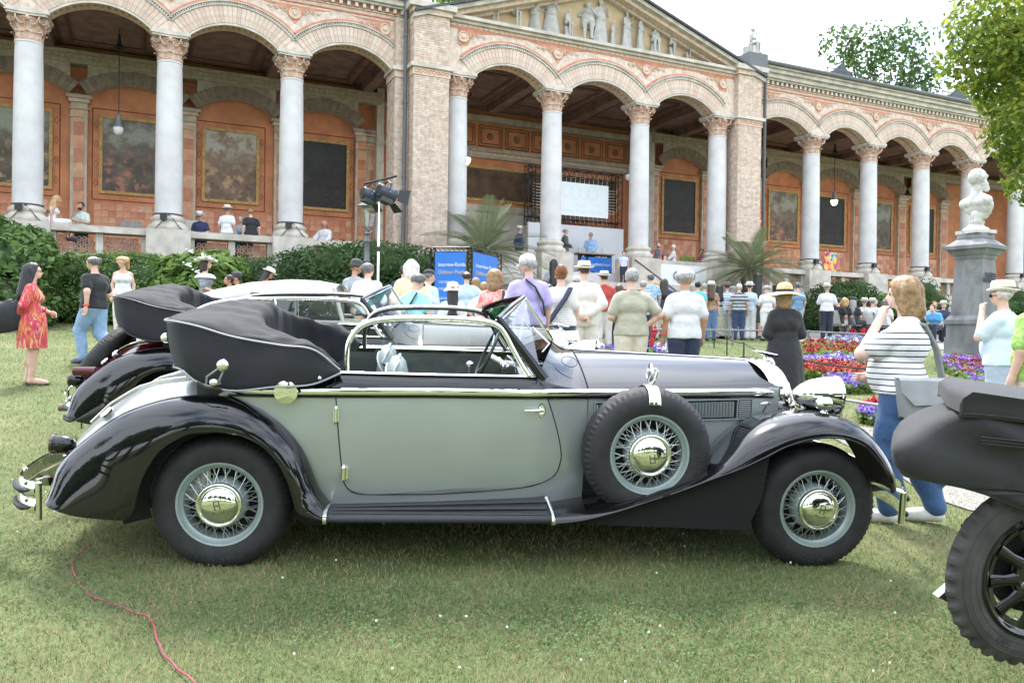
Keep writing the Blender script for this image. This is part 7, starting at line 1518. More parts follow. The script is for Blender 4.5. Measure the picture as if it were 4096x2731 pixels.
# --- standing crowd further back
cr_g = dict(group='people standing in the rear of the crowd')
CROWD = [
    ('man in blue flowered shirt looking to the stage', (1495, 630), 21.5, dict(top=BLUEF, tkind='tee', bottom=W('sand shorts', (.5, .45, .36)), bkind='shorts', hair=('dgrey', 'short'))),
    ('long-haired person in navy shirt and pale trousers striding', (1526, 642), 22.0, dict(top=W('navy shirt', (.03, .05, .13)), tkind='tee', bottom=W('stone trousers', (.52, .49, .42)), hair=('dbrown', 'long'), pose='wide', yaw=R(-20))),
    ('blond woman in yellow dress beside the flowered shirt', (1508, 648), 23.5, dict(sex='f', top=W('yellow dress', (.62, .58, .25)), tkind='tee', bottom=W('yellow dress', (.62, .58, .25)), bkind='skirt', hair=('blond', 'long'))),
    ('dark-haired man in turquoise T-shirt right of the white polo', (1603, 648), 22.5, dict(top=W('turquoise tee', (.12, .48, .62)), hair=('black', 'short'), bottom=W('sand shorts', (.5, .45, .36)), bkind='shorts')),
    ('grey-haired man with black backpack right of the turquoise T-shirt', (1618, 652), 23.5, dict(top=WHT, hair=('grey', 'short'), bottom=BEIGE)),
    ('woman in white hat, brown patterned blouse and blue jeans', (1634, 650), 22.6, dict(sex='f', top=LEOP, tkind='tee', bottom=JEANS, hair=('brown', 'long'), hat_=('fedora', WHITEH), arms=('hip', 'down'))),
    ('woman with long dark hair in a long flowered skirt', (1652, 656), 24.0, dict(sex='f', top=BLK, bottom=blotch('pale flower skirt', [(.6, .58, .5), (.3, .34, .25), (.55, .5, .4)], scale=18, detail=2), bkind='skirt', hair=('black', 'long'), extra={'skirt_hem': .08, 'flare': .1})),
    ('person in blue and white striped shirt with brown hat and white trousers', (1670, 652), 24.0, dict(top=BLST, tkind='shirt', bottom=WHT, hair=('brown', 'short'), hat_=('fedora', W('brown felt', (.16, .12, .09))))),
    ('man in checked cap and dark waistcoat', (1684, 660), 25.0, dict(top=W('dark waistcoat', (.05, .03, .035)), tkind='tank', bottom=NAVY, hair=('grey', 'short'), hat_=('flat', W('grey check cap', (.3, .3, .32))))),
    ('white-haired man in grey banded polo and dark jeans', (1698, 653), 23.6, dict(top=GRST, tkind='polo', bottom=JEANSD, hair=('white', 'short'), wt=1.18, yaw=R(-10))),
    ('woman in white hat, pale blue top and white wide trousers', (1722, 651), 23.8, dict(sex='f', top=W('pale blue top', (.50, .60, .74)), tkind='blouse', bottom=WHT, bkind='wideleg', hair=('brown', 'short'), hat_=('panama', WHITEH), arms=('down', 'front'))),
    ('man in white T-shirt looking down with a brown shoulder bag', (1762, 656), 23.6, dict(top=WHT, bottom=W('white shorts', (.68, .68, .68)), bkind='shorts', hair=('grey', 'short'), head=(R(-30), R(30)), arms=('front', 'down'))),
    ('grey-haired man in blue shirt behind the straw hat', (1832, 650), 26.0, dict(top=W('slate blue shirt', (.14, .27, .40)), tkind='tee', bottom=W('pale blue trousers', (.42, .48, .56)), hair=('dgrey', 'short'))),
    ('bald man in pale hat and white shirt with dark trousers, standing beside the chairs', (1900, 654), 25.5, dict(top=WHT, tkind='rolled', sleeve=.8, bottom=W('dark blue trousers', (.018, .022, .04)), hair=('grey', 'short'), hat_='panama', arms=('fold', 'front'), head=(R(-20), 0))),
    ('woman with long black hair below the stage column', (1272, 597), 24.5, dict(sex='f', top=W('grey cotton', (.25, .26, .28)), hair=('black', 'xlong'))),
    ('man in black hat low in front of the stage', (1213, 640), 19.0, dict(top=BLK, hair=('dbrown', 'short'), hat_=('fedora', BANDM))),
    ('man in white fedora behind the bun woman', (1325, 640), 18.5, dict(top=WHT, hair=('grey', 'short'), hat_=('fedora', WHITEH))),
    ('child with brown hair before the red carpet', (1422, 655), 18.0, dict(sex='f', top=W('pink top', (.6, .3, .35)), hair=('brown', 'long'))),
    ('bald man between the khaki polo and the flowered shirt', (1478, 645), 18.0, dict(top=W('grey tee', (.33, .34, .37)), hair=('grey', 'balding'))),
    ('woman with fair hair beside the bun woman', (1262, 655), 17.5, dict(sex='f', top=W('pale grey top', (.5, .5, .52)), hair=('brown', 'wavy'))),
]
for lbl, hp, Y_, kw in CROWD:
    kw = dict(kw); yw = kw.pop('yaw', R(random.uniform(-18, 18))); person(lbl, hp, Y_, yaw=yw, **cr_g, **kw)
# --- right foreground
o, U, Hd, s = person('woman in white T-shirt with navy stripes and jeans, hand at her mouth', (2082, 642), 5.85, yaw=R(62), sex='f', wt=1.38, pose='step', skin='pale', top=MARIN, tkind='tee', sleeve=.72, bottom=cloth('mid blue denim', (.035, .09, .20), var=.3), hair=('dblond', 'bob'), arms=(((.20, .27, 1.21), (.05, .17, 1.46)), 'front'), fingers=True, face=True, shoes=SHOEW, hem=.93, head=(0, R(4)))
GREYB = mat('grey coated canvas', (.26, .275, .275), rough=.6, var=.12, scale=6, bump=.3, bscale=9)
bag_strap(o, [U(p) for p in ((-.16, .02, 1.455), (-.10, -.12, 1.42), (-.02, -.20, 1.25), (.06, -.24, 1.02), (.10, -.25, .90))], GREYB, .016)
ctr = at(2128*Q, 905*Q, 5.62); mb = thing('messenger_bag', 'grey coated messenger bag on the hip of the woman in stripes', 'bag', ctr, R(-6)); b = MB(); rows = []
for z, k, dd in ((-.17, .80, .07), (-.165, .86, .085), (-.05, .95, .10), (.06, 1., .095), (.10, 1., .085), (.105, .95, .04)): rows.append([(.21*k*np.sign(math.cos(t))*abs(math.cos(t))**.35, dd*np.sign(math.sin(t))*abs(math.sin(t))**.5, z+.008*math.sin(6*t)) for t in np.linspace(0, 6.283, 28, endpoint=False)])
b.grid(rows, closed_v=True); b.add(rows[0], [tuple(range(28))]); b.add(rows[-1], [tuple(range(28))]); b.build('bag_body', GREYB, mb)
b = MB(); b.add([(-.22, -.085, .112), (.22, -.085, .112), (.22, -.112, .10), (.19, -.118, -.055), (-.12, -.118, -.075), (-.21, -.112, .02), (-.22, -.112, .10), (-.21, .05, .115), (.21, .05, .115)], [(1, 0, 6, 2), (2, 6, 5, 4, 3), (0, 1, 8, 7)]); b.build('flap', mat('grey canvas flap', (.31, .325, .325), rough=.6, var=.1, scale=7, bump=.3, bscale=9), mb, smooth=False)
b = MB(); b.tube([(.09+.02*math.cos(t), -.124, -.075+.016*math.sin(t)) for t in np.linspace(0, 6.283, 12, endpoint=False)], .004, n=5, closed=True); b.build('ring', CHROME, mb)
cc = at(2030*Q, 862*Q, 5.95); cm = thing('camera_on_strap', 'black camera lens hanging on a strap in front of the woman in stripes', 'camera', cc, R(30)); b = MB(); b.lathe([(.045, -.02), (.05, 0), (.05, .06), (.043, .07), (.043, .12), (.04, .125), (0, .12)], axis='y', n=20); b.build('lens', BLKTRIM, cm); b = MB(); b.box((0, -.05, .01), (.14, .06, .10)); b.build('camera_body', BLKTRIM, cm, smooth=False); b = MB(); b.tube([(0, -.02, .06), (.005, -.02, .18), (.01, -.02, .26)], .014, n=5, flat=.3); b.build('neck_strap', BLKTRIM, cm)
person('man in pale blue linen shirt and cream fedora with wristwatch', (2305, 657), 8.6, yaw=R(38), wt=1.16, skin='fair', top=W('pale blue linen', (.52, .62, .70)), tkind='rolled', sleeve=.75, bottom=W('pale blue shorts', (.35, .42, .50)), bkind='shorts', hair=('white', 'balding'), hat_=('fedora', CREAMH), arms=('chin', 'pocket'), fingers=True, glasses='sun', face=True)
person('man in green checked shirt at the right edge', (2392, 640), 7.0, yaw=R(20), wt=1.15, skin='fair', top=blotch('green check cloth', [(.16, .34, .06), (.28, .48, .10), (.40, .55, .2)], scale=30, detail=1, bump=.3), tkind='tee', sleeve=.8, hair=('grey', 'short'), arms=('down', 'down'), bottom=BEIGE)
# --- people in the hall
def hall(lbl, px, py, off, seatb=False, up=0., **kw):
    s_, z_ = b_at(px*Q, py*Q, off); p = bw_(s_, off, FLOOR+up); zb = p[2]
    if seatb: zb = bw_(0, 0, RAILT)[2]-.46; kw['pose'] = 'sit'
    return person(lbl, loc=(p[0], p[1], zb), H=kw.pop('H', 1.76), res=.02, **kw)
hg = 'visitors in the colonnade'
hall('woman in white sitting on the balustrade by the leftmost column', 118, 480, -.05, True, sex='f', yaw=R(-65), top=WHT, tkind='tank', bottom=WHT, bkind='shorts', hair=('blond', 'long'), lean=R(14), skin='tan', group=hg, H=1.68)
hall('man in pale green shirt holding a phone to his ear', 187, 470, .3, yaw=R(172), top=W('pale green linen', (.45, .52, .48)), tkind='rolled', sleeve=.7, bottom=W('teal shorts', (.10, .25, .25)), hair=('dbrown', 'short'), arms=('fold', 'phone'), beard='dbrown', face=True, skin='tan', group=hg)
hall('man in navy polo, white hat and sunglasses looking at his phone', 460, 490, .55, yaw=R(180), top=W('navy polo', (.025, .04, .10)), tkind='polo', hair=('dgrey', 'short'), hat_=('fedora', WHITEH), arms=('front', 'front'), face=True, glasses='sun', head=(0, R(18)), group=hg)
hall('man in white T-shirt and straw hat sitting on the balustrade with his back turned', 522, 490, -.05, True, yaw=R(-8), top=WHT, hair=('dgrey', 'short'), hat_='panama', bottom=W('turquoise shorts', (.05, .45, .52)), skin='tan', group=hg)
hall('man in grey T-shirt facing the balustrade', 553, 497, .7, yaw=R(190), top=W('grey marl', (.30, .32, .36)), hair=('grey', 'short'), arms=('rail', 'rail'), face=True, group=hg)
hall('blond man in black T-shirt sitting on the balustrade', 578, 495, -.05, True, yaw=R(35), top=BLK, hair=('dblond', 'short'), lean=R(10), bottom=W('grey trousers', (.2, .2, .22)), group=hg)
hall('bald man in white shirt leaning on the balustrade', 745, 508, .45, yaw=R(165), wt=1.12, top=WHT, tkind='shirt', hair=('grey', 'bald'), arms=('rail', 'rail'), face=True, skin='tan', head=(R(35), 0), group=hg)
o, U, Hd, s = hall('man in grey jacket and pale trousers walking on the stage', 1298, 545, 1.4, yaw=R(-80), top=W('dark grey jacket', (.10, .105, .10)), tkind='suit', bottom=W('light grey trousers', (.36, .38, .42)), hair=('grey', 'balding'), arms=('front', 'front'), glasses=True, face=True, group=hg, H=1.8, up=.42)
o, U, Hd, s = hall('speaker in light blue shirt holding a microphone behind the blue lectern', 1357, 545, 2.0, yaw=R(170), top=W('sky blue shirt', (.38, .55, .82)), tkind='shirt', hair=('grey', 'short'), arms=('lap', 'chin'), glasses='sun', face=True, group=hg, H=1.82, up=.42)
b = MB(); h_ = Hd((.01, .15, .0)); b.tube([h_, (h_[0]+.01, h_[1]+.03, h_[2]-.16)], [.022, .012], n=8); b.build('microphone', mat('silver microphone', (.5, .5, .52), rough=.4, metal=.6, var=0), o)
hall('man in blue jacket and white hat at the back of the stage', 1193, 540, 1.6, yaw=R(-60), top=W('royal navy jacket', (.03, .06, .17)), tkind='suit', hair=('grey', 'short'), hat_=('fedora', WHITEH), group=hg, up=.42)
hall('bearded man in grey and orange polo leaning over the white banner', 1512, 562, -.2, yaw=R(170), wt=1.15, top=stripes('grey orange polo', (.09, .11, .14), (.60, .10, .04), .3, .22, axis=0, off=.5), tkind='polo', hair=('dgrey', 'short'), arms=('rail', 'rail'), beard='dgrey', face=True, lean=R(10), group=hg)
hall('grey-haired man in white shirt turned to the stage behind the white banner', 1547, 558, 0.1, yaw=R(75), top=WHT, tkind='shirt', hair=('white', 'short'), arms=('rail', 'front'), face=True, group=hg)
hall('dark-haired woman in burgundy patterned blouse by the right column', 1612, 565, .6, yaw=R(150), sex='f', top=blotch('burgundy print', [(.25, .03, .06), (.45, .2, .2), (.14, .02, .04)], scale=18, detail=2), tkind='blouse', hair=('dbrown', 'short'), arms=('fold', 'chin'), face=True, group=hg)
hall('boy in striped shirt sitting low beside the stage', 1432, 612, -.9, yaw=R(180), top=BLST, hair=('dbrown', 'short'), face=True, group=hg, H=1.2)
# --- seated audience and their chairs
CHM = mat('white slatted chair paint', (.60, .60, .57), rough=.5, var=.08)
def chair_mesh(kind):
    b = MB()
    if kind == 'slat':
        for i in range(7): b.box((0, -.20-.02*i, .55+.065*i), (.40, .015, .045))
    return b
def folding_chair(p, rz, lbl):
    o = thing('folding_chair', lbl, 'chair', p, rz, 'slatted folding chairs of the audience')
    for i in range(8):
        b = MB(); wd = .40*(1-.10*max(0, i-5)); b.box((0, -.21-.018*i, .52+.055*i), (wd, .014, .042)); b.build('back_slat', CHM, o, smooth=False)
    for i in range(6): b = MB(); b.box((0, -.16+.07*i, .45), (.40, .05, .014)); b.build('seat_slat', CHM, o, smooth=False)
    b = MB()
    for sg in (-1, 1): b.tube([(sg*.19, .22, .0), (sg*.19, -.18, .46), (sg*.19, -.34, .92)], .012, n=6); b.tube([(sg*.17, -.26, .0), (sg*.17, .20, .45)], .012, n=6)
    b.tube([(-.17, -.24, .03), (.17, -.24, .03)], .01, n=5); b.build('frame', mat('dark chair iron', (.04, .045, .045), rough=.5, var=0), o)
AUD = [(1925, 728, 26.5, 'man in black jacket seated nearest the standing white shirt', dict(top=W('black jacket', (.015, .015, .017)), hair=('dbrown', 'short'), bottom=W('sand shorts', (.5, .45, .36)))), (1940, 730, 26.7, 'curly blond woman seated in a dark top', dict(sex='f', top=BLK, hair=('blond', 'wavy'))), (1960, 731, 27, 'man in dark cap and dark jacket seated', dict(top=W('charcoal jacket', (.03, .032, .036)), hair=('grey', 'long'), hat_=('cap', W('black cap cloth', (.02, .022, .025))))), (1985, 722, 27.6, 'seated man in white shirt and straw hat, left of two', dict(top=WHT, hair=('grey', 'short'), hat_='panama')), (2003, 724, 27.2, 'seated man in white shirt and straw hat, right of two', dict(top=W('pale blue white', (.62, .66, .70)), hair=('grey', 'short'), hat_='panama', bottom=JEANS)), (2010, 705, 29.5, 'grey-haired woman with glasses sitting behind', dict(sex='f', top=blotch('pale print', [(.5, .55, .6), (.7, .7, .7)], scale=20), hair=('grey', 'short'), face=True)), (2033, 732, 26.8, 'grey-haired bearded man in white T-shirt seated at the end', dict(top=WHT, hair=('dgrey', 'wavy'), bottom=W('dark grey trousers', (.07, .07, .075)), beard='dgrey')), (2147, 700, 27.5, 'fair man in blue-grey shirt with folded arms seated by the monument', dict(top=W('blue grey shirt', (.28, .34, .44)), tkind='rolled', hair=('auburn', 'short'), arms=('fold', 'fold'), face=True)), (2167, 700, 27.2, 'seated man in navy jacket and straw hat by the monument', dict(top=W('navy jacket', (.02, .03, .07)), tkind='suit', hair=('grey', 'short'), hat_='panama')), (2190, 712, 28.0, 'seated man in white fedora half hidden by the monument', dict(top=WHT, hair=('grey', 'short'), hat_=('fedora', WHITEH))), (2152, 735, 26.6, 'person in bright blue top bending forward beside the monument', dict(top=W('bright blue', (.10, .38, .70)), hair=('brown', 'short'), lean=R(35)))]
for i, (x, y, Y_, lbl, kw) in enumerate(AUD):
    p = at(x*Q, y*Q, Y_); z = gz(p[0], p[1]); yw = R(-48+random.uniform(-12, 12)) if x < 2100 else R(150+random.uniform(-30, 30))
    if x == 2010: yw = R(170)
    person(lbl, loc=(p[0], p[1], z), yaw=yw, pose='sit', arms=kw.pop('arms', ('lap', 'lap')), H=1.76, group='seated audience', res=.024, **kw)
    if x < 2100: folding_chair((p[0], p[1]+.0, z), yw, 'slatted folding chair under the '+lbl.replace('seated ', '').replace(' seated', ''))
p = at(1778*Q, 745*Q, 25.2); person('person sitting on a low stool behind the straw hat woman', loc=(p[0], p[1], gz(p[0], p[1])), yaw=R(70), pose='sit', top=NAVY, bottom=W('navy shorts', (.03, .04, .08)), bkind='shorts', hair=('dbrown', 'short'), H=1.7)
# --- carved figures of the pediment and the bust
RELF = mat('pale relief stone', (.38, .37, .34), rough=.85, var=.12, scale=6)
for i, (x, z, hh, yw, ps, am, ln, sx) in enumerate(((10.9, 10.58, .62, 60, 'sit', ('lap', 'lap'), 50, 'f'), (11.55, 10.58, .95, -30, 'sit', ('hip', 'lap'), 25, 'm'), (12.15, 10.58, 1.15, 20, 'sit', ('up', 'lap'), 0, 'm'), (12.75, 10.58, 1.28, -50, 'stand', ('fold', 'front'), 18, 'f'), (13.3, 10.58, 1.48, -20, 'stand', ('up', 'hip'), 0, 'f'), (13.85, 10.58, 1.15, 30, 'sit', ('lap', 'fold'), 18, 'f'), (14.55, 10.62, 1.85, -25, 'sit', ('up', 'up'), 0, 'm'), (15.0, 10.58, 1.75, 10, 'stand', ('up', 'hip'), 0, 'm'), (15.45, 10.58, 1.05, 40, 'stand', ('up', 'front'), 0, 'm'), (15.95, 10.58, 1.55, 25, 'stand', ('up', 'fold'), 0, 'f'), (16.45, 10.58, 1.5, 40, 'stand', ('fold', 'front'), 8, 'f'), (17.0, 10.58, 1.2, -10, 'sit', ('lap', 'up'), 0, 'f'), (17.6, 10.58, 1.1, 35, 'sit', ('front', 'lap'), 12, 'f'), (18.2, 10.58, .95, 60, 'sit', ('lap', 'up'), 30, 'f'), (18.8, 10.58, .72, 70, 'sit', ('lap', 'lap'), 52, 'm'))):
    o, U, Hd, s = person('', loc=(x, -.52, z), H=hh*.8, yaw=R(180+yw), pose=ps, arms=am, lean=R(ln), sex=sx, stone=RELF, wt=1.35, parent=bld, name='relief_figure', res=.026, hair=('grey', 'short')); o.scale = (1.15, .6, 1)
    if sx == 'f' or ps == 'stand':
        b = MB(); n_ = 28; rows = []
        for t in np.linspace(0, 1, 8): r_ = (.19+.15*t); rows.append([(s*r_*math.cos(6.283*k/n_)*(1+.09*t*math.sin(7*6.283*k/n_)), s*(r_*.8*math.sin(6.283*k/n_)*(1+.09*t*math.sin(7*6.283*k/n_))+(.2*t if ps == 'sit' else 0)), s*((1.1 if ps == 'stand' else .72)*(1-t)+.02)) for k in range(n_)])
        b.grid(rows, closed_v=True); b.build('robe', RELF, o)
o, U, Hd, s = person('', loc=(20.75, -.6, 11.15), H=1.15, yaw=R(200), pose='sit', arms=('chin', 'lap'), lean=R(12), sex='f', stone=RELF, parent=bld, name='roof_statue', res=.02, hair=('grey', 'bun'), seat=.35)
b = MB(); b.box((0, -.02, .16), (.36, .34, .32)); n_ = 24; rows = [[(s*(.16+.14*t)*math.cos(6.283*k/n_)*(1+.1*t*math.sin(6*6.283*k/n_)), s*((.16+.1*t)*math.sin(6.283*k/n_)+.25), s*(.5*(1-t))) for k in range(n_)] for t in np.linspace(0, 1, 6)]; b.grid(rows, closed_v=True); b.build('drapery', RELF, o)
# ================================================================ other cars
MAROON = paint('maroon car paint', (.075, .006, .010), rough=.25)
car2 = thing('cabriolet', 'maroon and black vintage cabriolet with folded top parked behind the silver one', 'car')
o2 = CAR0+CF*(-1.0)+CL*2.45; car_frame(car2, o2, (CF, CL, GN)); car2.scale = (.98,)*3
cabriolet(car2, MAROON, BLACKP, BLACKP, BLACKP, mat('dark red leather', (.10, .02, .02), rough=.5, var=.1), TOPM, BLKTRIM, side_spare=False, four=True, hi=False)
for c_ in car2.children:
    if c_.name.startswith('folded_soft_top'): c_.location = (-.26, 0, .02)
    if c_.name.startswith('rear_bumper'): c_.location = (.16, 0, 0)
sp = link('rear_spare_wheel', WM['tyre'], car2); sp.location = (-2.74, 0, .80); sp.rotation_euler = (R(-34), 0, R(-90)); sp.scale = (.93, .85, .93)
cv = MB(); cv.lathe([(.235, -.002), (.22, -.02), (0, -.03)], axis='y', n=30); cv.build('spare_cover', MAROON, sp)
b = MB(); b.tube([(-2.95, -.35, .36), (-2.5, -.35, .37)], .035, n=10); b.build('exhaust_pipe', mat('brown steel pipe', (.16, .13, .10), rough=.45, metal=.6, var=.2), car2)
b = MB(); b.lathe([(0, -.11), (.04, -.105), (.045, .08), (0, .085)], c=(-2.60, -.62, .735), axis='x', n=16); b.build('tail_lamp_drum', MAROON, car2)
b = MB(); b.lathe([(.03, 0), (.042, .01), (.042, .03), (.02, .045), (0, .045)], n=16); q = b.build('fuel_cap', CHROME, car2); q.location = (-2.42, -.40, .86); q.rotation_euler = (R(15), R(-45), 0)
for sd in (-1, 1):
    b = MB(); b.tube([(-2.78, sd*.30, .30), (-2.91, sd*.30, .40), (-2.90, sd*.30, .52), (-2.84, sd*.30, .58)], [.02, .028, .02, .006], n=8); b.build('overrider', CHROME, car2)
def loft_car(root, prof, hw, m_, nm='body', p=2.6, n=24, lo=.28):
    rows = []
    for u, wt_, h_ in prof: rows.append([(u, h_*np.sign(math.sin(a))*abs(math.sin(a))**(2/p), lo+(wt_-lo)*abs(math.cos(a))**(2/p)) for a in np.linspace(-math.pi/2, math.pi/2, n)])
    b = MB(); b.grid(rows); b.add(rows[0], [tuple(range(n))]); b.add(rows[-1], [tuple(range(n))]); return b.build(nm, m_, root)
CREAMP = paint('cream car paint', (.52, .51, .46), rough=.35); CREAMR = mat('cream canvas roof', (.34, .335, .31), rough=.8, var=.06, scale=5, bump=.1, bscale=150)
car3 = thing('cream_coupe', 'cream saloon with rounded canvas roof behind the maroon cabriolet', 'car'); o3 = CAR0+CF*(-2.4)+CL*5.2; car_frame(car3, o3, (CF, CL, GN))
loft_car(car3, [(-2.1, .45, .5), (-2.0, .62, .62), (-1.7, .80, .74), (-1.2, .95, .78), (-.6, 1.0, .80), (.4, 1.0, .80), (.9, 1.0, .74), (1.2, .99, .66), (1.6, .93, .55), (1.9, .82, .42), (2.0, .6, .35)], 0, CREAMP)
rows = []
for u, wt_, h_ in ((-1.65, .99, .45), (-1.5, 1.08, .55), (-1.25, 1.20, .62), (-.9, 1.33, .65), (-.5, 1.43, .66), (0, 1.485, .66), (.35, 1.48, .65), (.62, 1.44, .63)): rows.append([(u, h_*np.sign(math.sin(a))*abs(math.sin(a))**.75, .98+(wt_-.98)*abs(math.cos(a))**.55) for a in np.linspace(-math.pi/2, math.pi/2, 26)])
b = MB(); b.grid(rows); b.build('roof', CREAMR, car3)
DGL = glassmat('shaded car glass', (.45, .52, .50), mixf=.15)
for sd in (-1, 1):
    b = MB(); b.add([(-.55, sd*.672, 1.02), (.72, sd*.672, 1.02), (.56, sd*.66, 1.32), (-.35, sd*.665, 1.33)], [(0, 1, 2, 3)]); b.build('side_window', mat('dark window', (.03, .04, .04), rough=.08, var=0, coat=1), car3, smooth=False)
    b = MB(); b.tube([(.74, sd*.67, 1.0), (.62, sd*.64, 1.42)], .025, n=8); b.tube([(-.57, sd*.675, 1.01), (.74, sd*.68, 1.01)], .012, n=6); b.build('pillar', CREAMP, car3)
b = MB(); b.add([(.62, -.6, 1.42), (.62, .6, 1.42), (.92, .64, 1.0), (.92, -.64, 1.0)], [(0, 1, 2, 3)]); b.build('windscreen', DGL, car3, smooth=False)
for u in (-1.35, 1.35):
    for sd in (-1, 1):
        w_ = link('wheel', WM['tyre'], car3); w_.location = (u, sd*.80, .35); w_.scale = (.88,)*3; w_.rotation_euler = (0, 0, 0 if sd < 0 else math.pi)
        b = MB(); b.lathe([(.23, .02), (.15, .0), (0, -.01)], axis='y', n=20); b.build('hub', CREAMP, w_)
for u in (-1.35, 1.4):
    for sd in (-1, 1):
        b = MB(); rows = [[(u+.52*math.cos(t)*k, sd*(.62+.24*f), .34+.46*math.sin(t)*k) for f, k in ((0, 1.), (.5, 1.03), (.85, 1.0), (1., .90))] for t in np.linspace(.1, math.pi-.1, 18)]; b.grid(rows); b.build('fender', CREAMP, car3)
car4 = thing('white_roadster', 'low white roadster with a red number on its bonnet behind the parked cabriolets', 'car'); o4 = CAR0+CF*(-.55)+CL*6.6; car_frame(car4, o4, (CF, CL, GN)); WHP = paint('white car paint', (.68, .68, .68), rough=.3)
loft_car(car4, [(-1.9, .5, .4), (-1.7, .75, .62), (-1.2, .88, .72), (-.6, .95, .74), (-.3, .98, .74), (.2, .96, .70), (.9, .92, .62), (1.5, .84, .52), (1.8, .66, .4)], 0, WHP)
me = text_mesh('2', .34, mat('red number', (.45, .02, .05), rough=.4, var=0), .004); q = link('race_number', me, car4); q.location = (.25, -.53, .86); q.rotation_euler = (R(58), 0, R(6))
b = MB(); b.box((-.02, -.70, .80), (.10, .05, .14)); b.build('red_flash', mat('red number', (.45, .02, .05)), car4, smooth=False)
b = MB(); b.add([(-.30, -.5, .98), (-.30, .5, .98), (-.48, .45, 1.22), (-.48, -.45, 1.22)], [(0, 1, 2, 3)]); b.build('windscreen', DGL, car4, smooth=False)
b = MB(); b.tube([(-.30, -.5, .98), (-.48, -.45, 1.22), (-.48, .45, 1.22), (-.30, .5, .98)], .012, n=6); b.build('windscreen_frame', CHROME, car4)
for u in (-1.25, 1.15):
    for sd in (-1, 1):
        w_ = link('wheel', WM['tyre'], car4); w_.location = (u, sd*.76, .33); w_.scale = (.84,)*3; w_.rotation_euler = (0, 0, 0 if sd < 0 else math.pi); b = MB(); b.lathe([(.23, .02), (.15, .0), (0, -.01)], axis='y', n=20); b.build('hub', CHROME, w_)
# ---- dark tourer cut by the right edge
t_c = at(2392*Q, 1325*Q, 3.22); ta = R(7.5); tf = np.array([math.cos(ta), math.sin(ta), 0]); tf = tf-GN*(tf @ GN); tf /= np.linalg.norm(tf); tl_ = np.cross(GN, tf)
hgt = (t_c-np.array([t_c[0], t_c[1], gz(t_c[0], t_c[1])])) @ GN
tour = thing('vintage_tourer', 'black vintage tourer with folded canvas hood, cut off by the right edge', 'car'); car_frame(tour, t_c-GN*hgt, (tf, tl_, GN)); WR = .375; ZC = float(hgt)
TB = paint('tourer black enamel', (.004, .004, .005), rough=.2)
rows = []; n = 144
for k, (r, h_) in enumerate([(.245, .03), (.25, .005), (.275, -.002), (.31, -.004), (.335, .002), (.352, .012), (.362, .024), (.372, .036), (.380, .05), (.383, .075), (.380, .10), (.368, .118), (.33, .13), (.25, .12)]):
    rows.append([((r+(.010 if (i % 4 < 2) else -.004)*(1 if 6 <= k <= 9 else 0))*math.cos(2*math.pi*i/n), h_, (r+(.010 if (i % 4 < 2) else -.004)*(1 if 6 <= k <= 9 else 0))*math.sin(2*math.pi*i/n)) for i in range(n)])
b = MB(); b.grid(rows, closed_v=True); RUB2 = mat('worn tyre rubber', (.045, .043, .040), rough=.75, var=.3, scale=9, bump=.1, bscale=80); tw = b.build('wheel', RUB2, tour, auto=30); tw.location = (0, -.0, ZC); tw.scale = (1, .6, 1)
for r_ in (.285, .315, .34):
    b = MB(); b.tube([(r_*math.cos(t), -.004, r_*math.sin(t)) for t in np.linspace(0, 2*math.pi, 60, endpoint=False)], .0025, n=5, closed=True); b.build('sidewall_ring', RUB2, tw)
b = MB(); b.lathe([(.255, .0), (.262, -.008), (.25, -.012), (.235, .0), (.225, .02), (.205, .028), (.20, .05), (.21, .10)], axis='y', n=60, cap=False); b.build('rim', TB, tw)
for i in range(10):
    a = 2*math.pi*i/10+.1; ca, sa = math.cos(a), math.sin(a); b = MB(); b.tube([(.10*ca, .012, .10*sa), (.155*ca, .018, .155*sa), (.215*ca, .03, .215*sa)], [.030, .022, .030], n=10, flat=.75); b.build('spoke', TB, tw)
b = MB(); b.lathe([(0, -.02), (.055, -.02), (.06, .0), (.115, .0), (.12, .02), (.12, .06), (0, .06)], axis='y', n=40); b.build('hub', TB, tw)
for i in range(6):
    a = 2*math.pi*i/6+.35; b = MB(); b.lathe([(.012, 0), (.013, -.012), (.009, -.014), (.009, -.034), (.004, -.036), (0, -.03)], c=(.086*math.cos(a), .0, .086*math.sin(a)), axis='y', n=10); b.build('wheel_nut', mat('worn nickel', (.42, .38, .34), rough=.35, metal=.9, var=.15), tw)
b = MB(); b.lathe([(0, .10), (.17, .10), (.17, .14), (0, .14)], axis='y', n=30); b.build('brake_drum', DARK, tw)
tw2 = link('wheel', tw.data, tour); tw2.location = (1.7, 1.32, ZC); tw2.rotation_euler = (0, 0, math.pi)
me = text_mesh('4 PLY', .032, mat('raised tyre lettering', (.03, .03, .031)), .001); q = link('sidewall_lettering', me, tw); a = R(-118); q.location = (.31*math.cos(a), -.0055, .31*math.sin(a)); q.rotation_euler = (Matrix.Rotation(math.pi/2-a+math.pi, 4, 'Y') @ Matrix.Rotation(R(90), 4, 'X')).to_euler()
CAN = mat('charcoal hood canvas', (.012, .012, .013), rough=.8, var=.18, scale=6, bump=.2, bscale=170, sheen=.1)
prof = [(-.63, .97), (-.615, 1.0), (-.52, 1.055), (-.38, 1.12), (-.30, 1.14), (-.05, 1.10), (.30, 1.04), (.9, .98), (1.0, .85), (.9, .58), (.35, .66), (.05, .715), (-.15, .765), (-.35, .82), (-.50, .855), (-.585, .87), (-.61, .90)]
prof = [(x*.96-.10, ZC-.045+(z-.375)*.94) for x, z in prof]; pc = spline(prof, 60, closed=True); rows = []
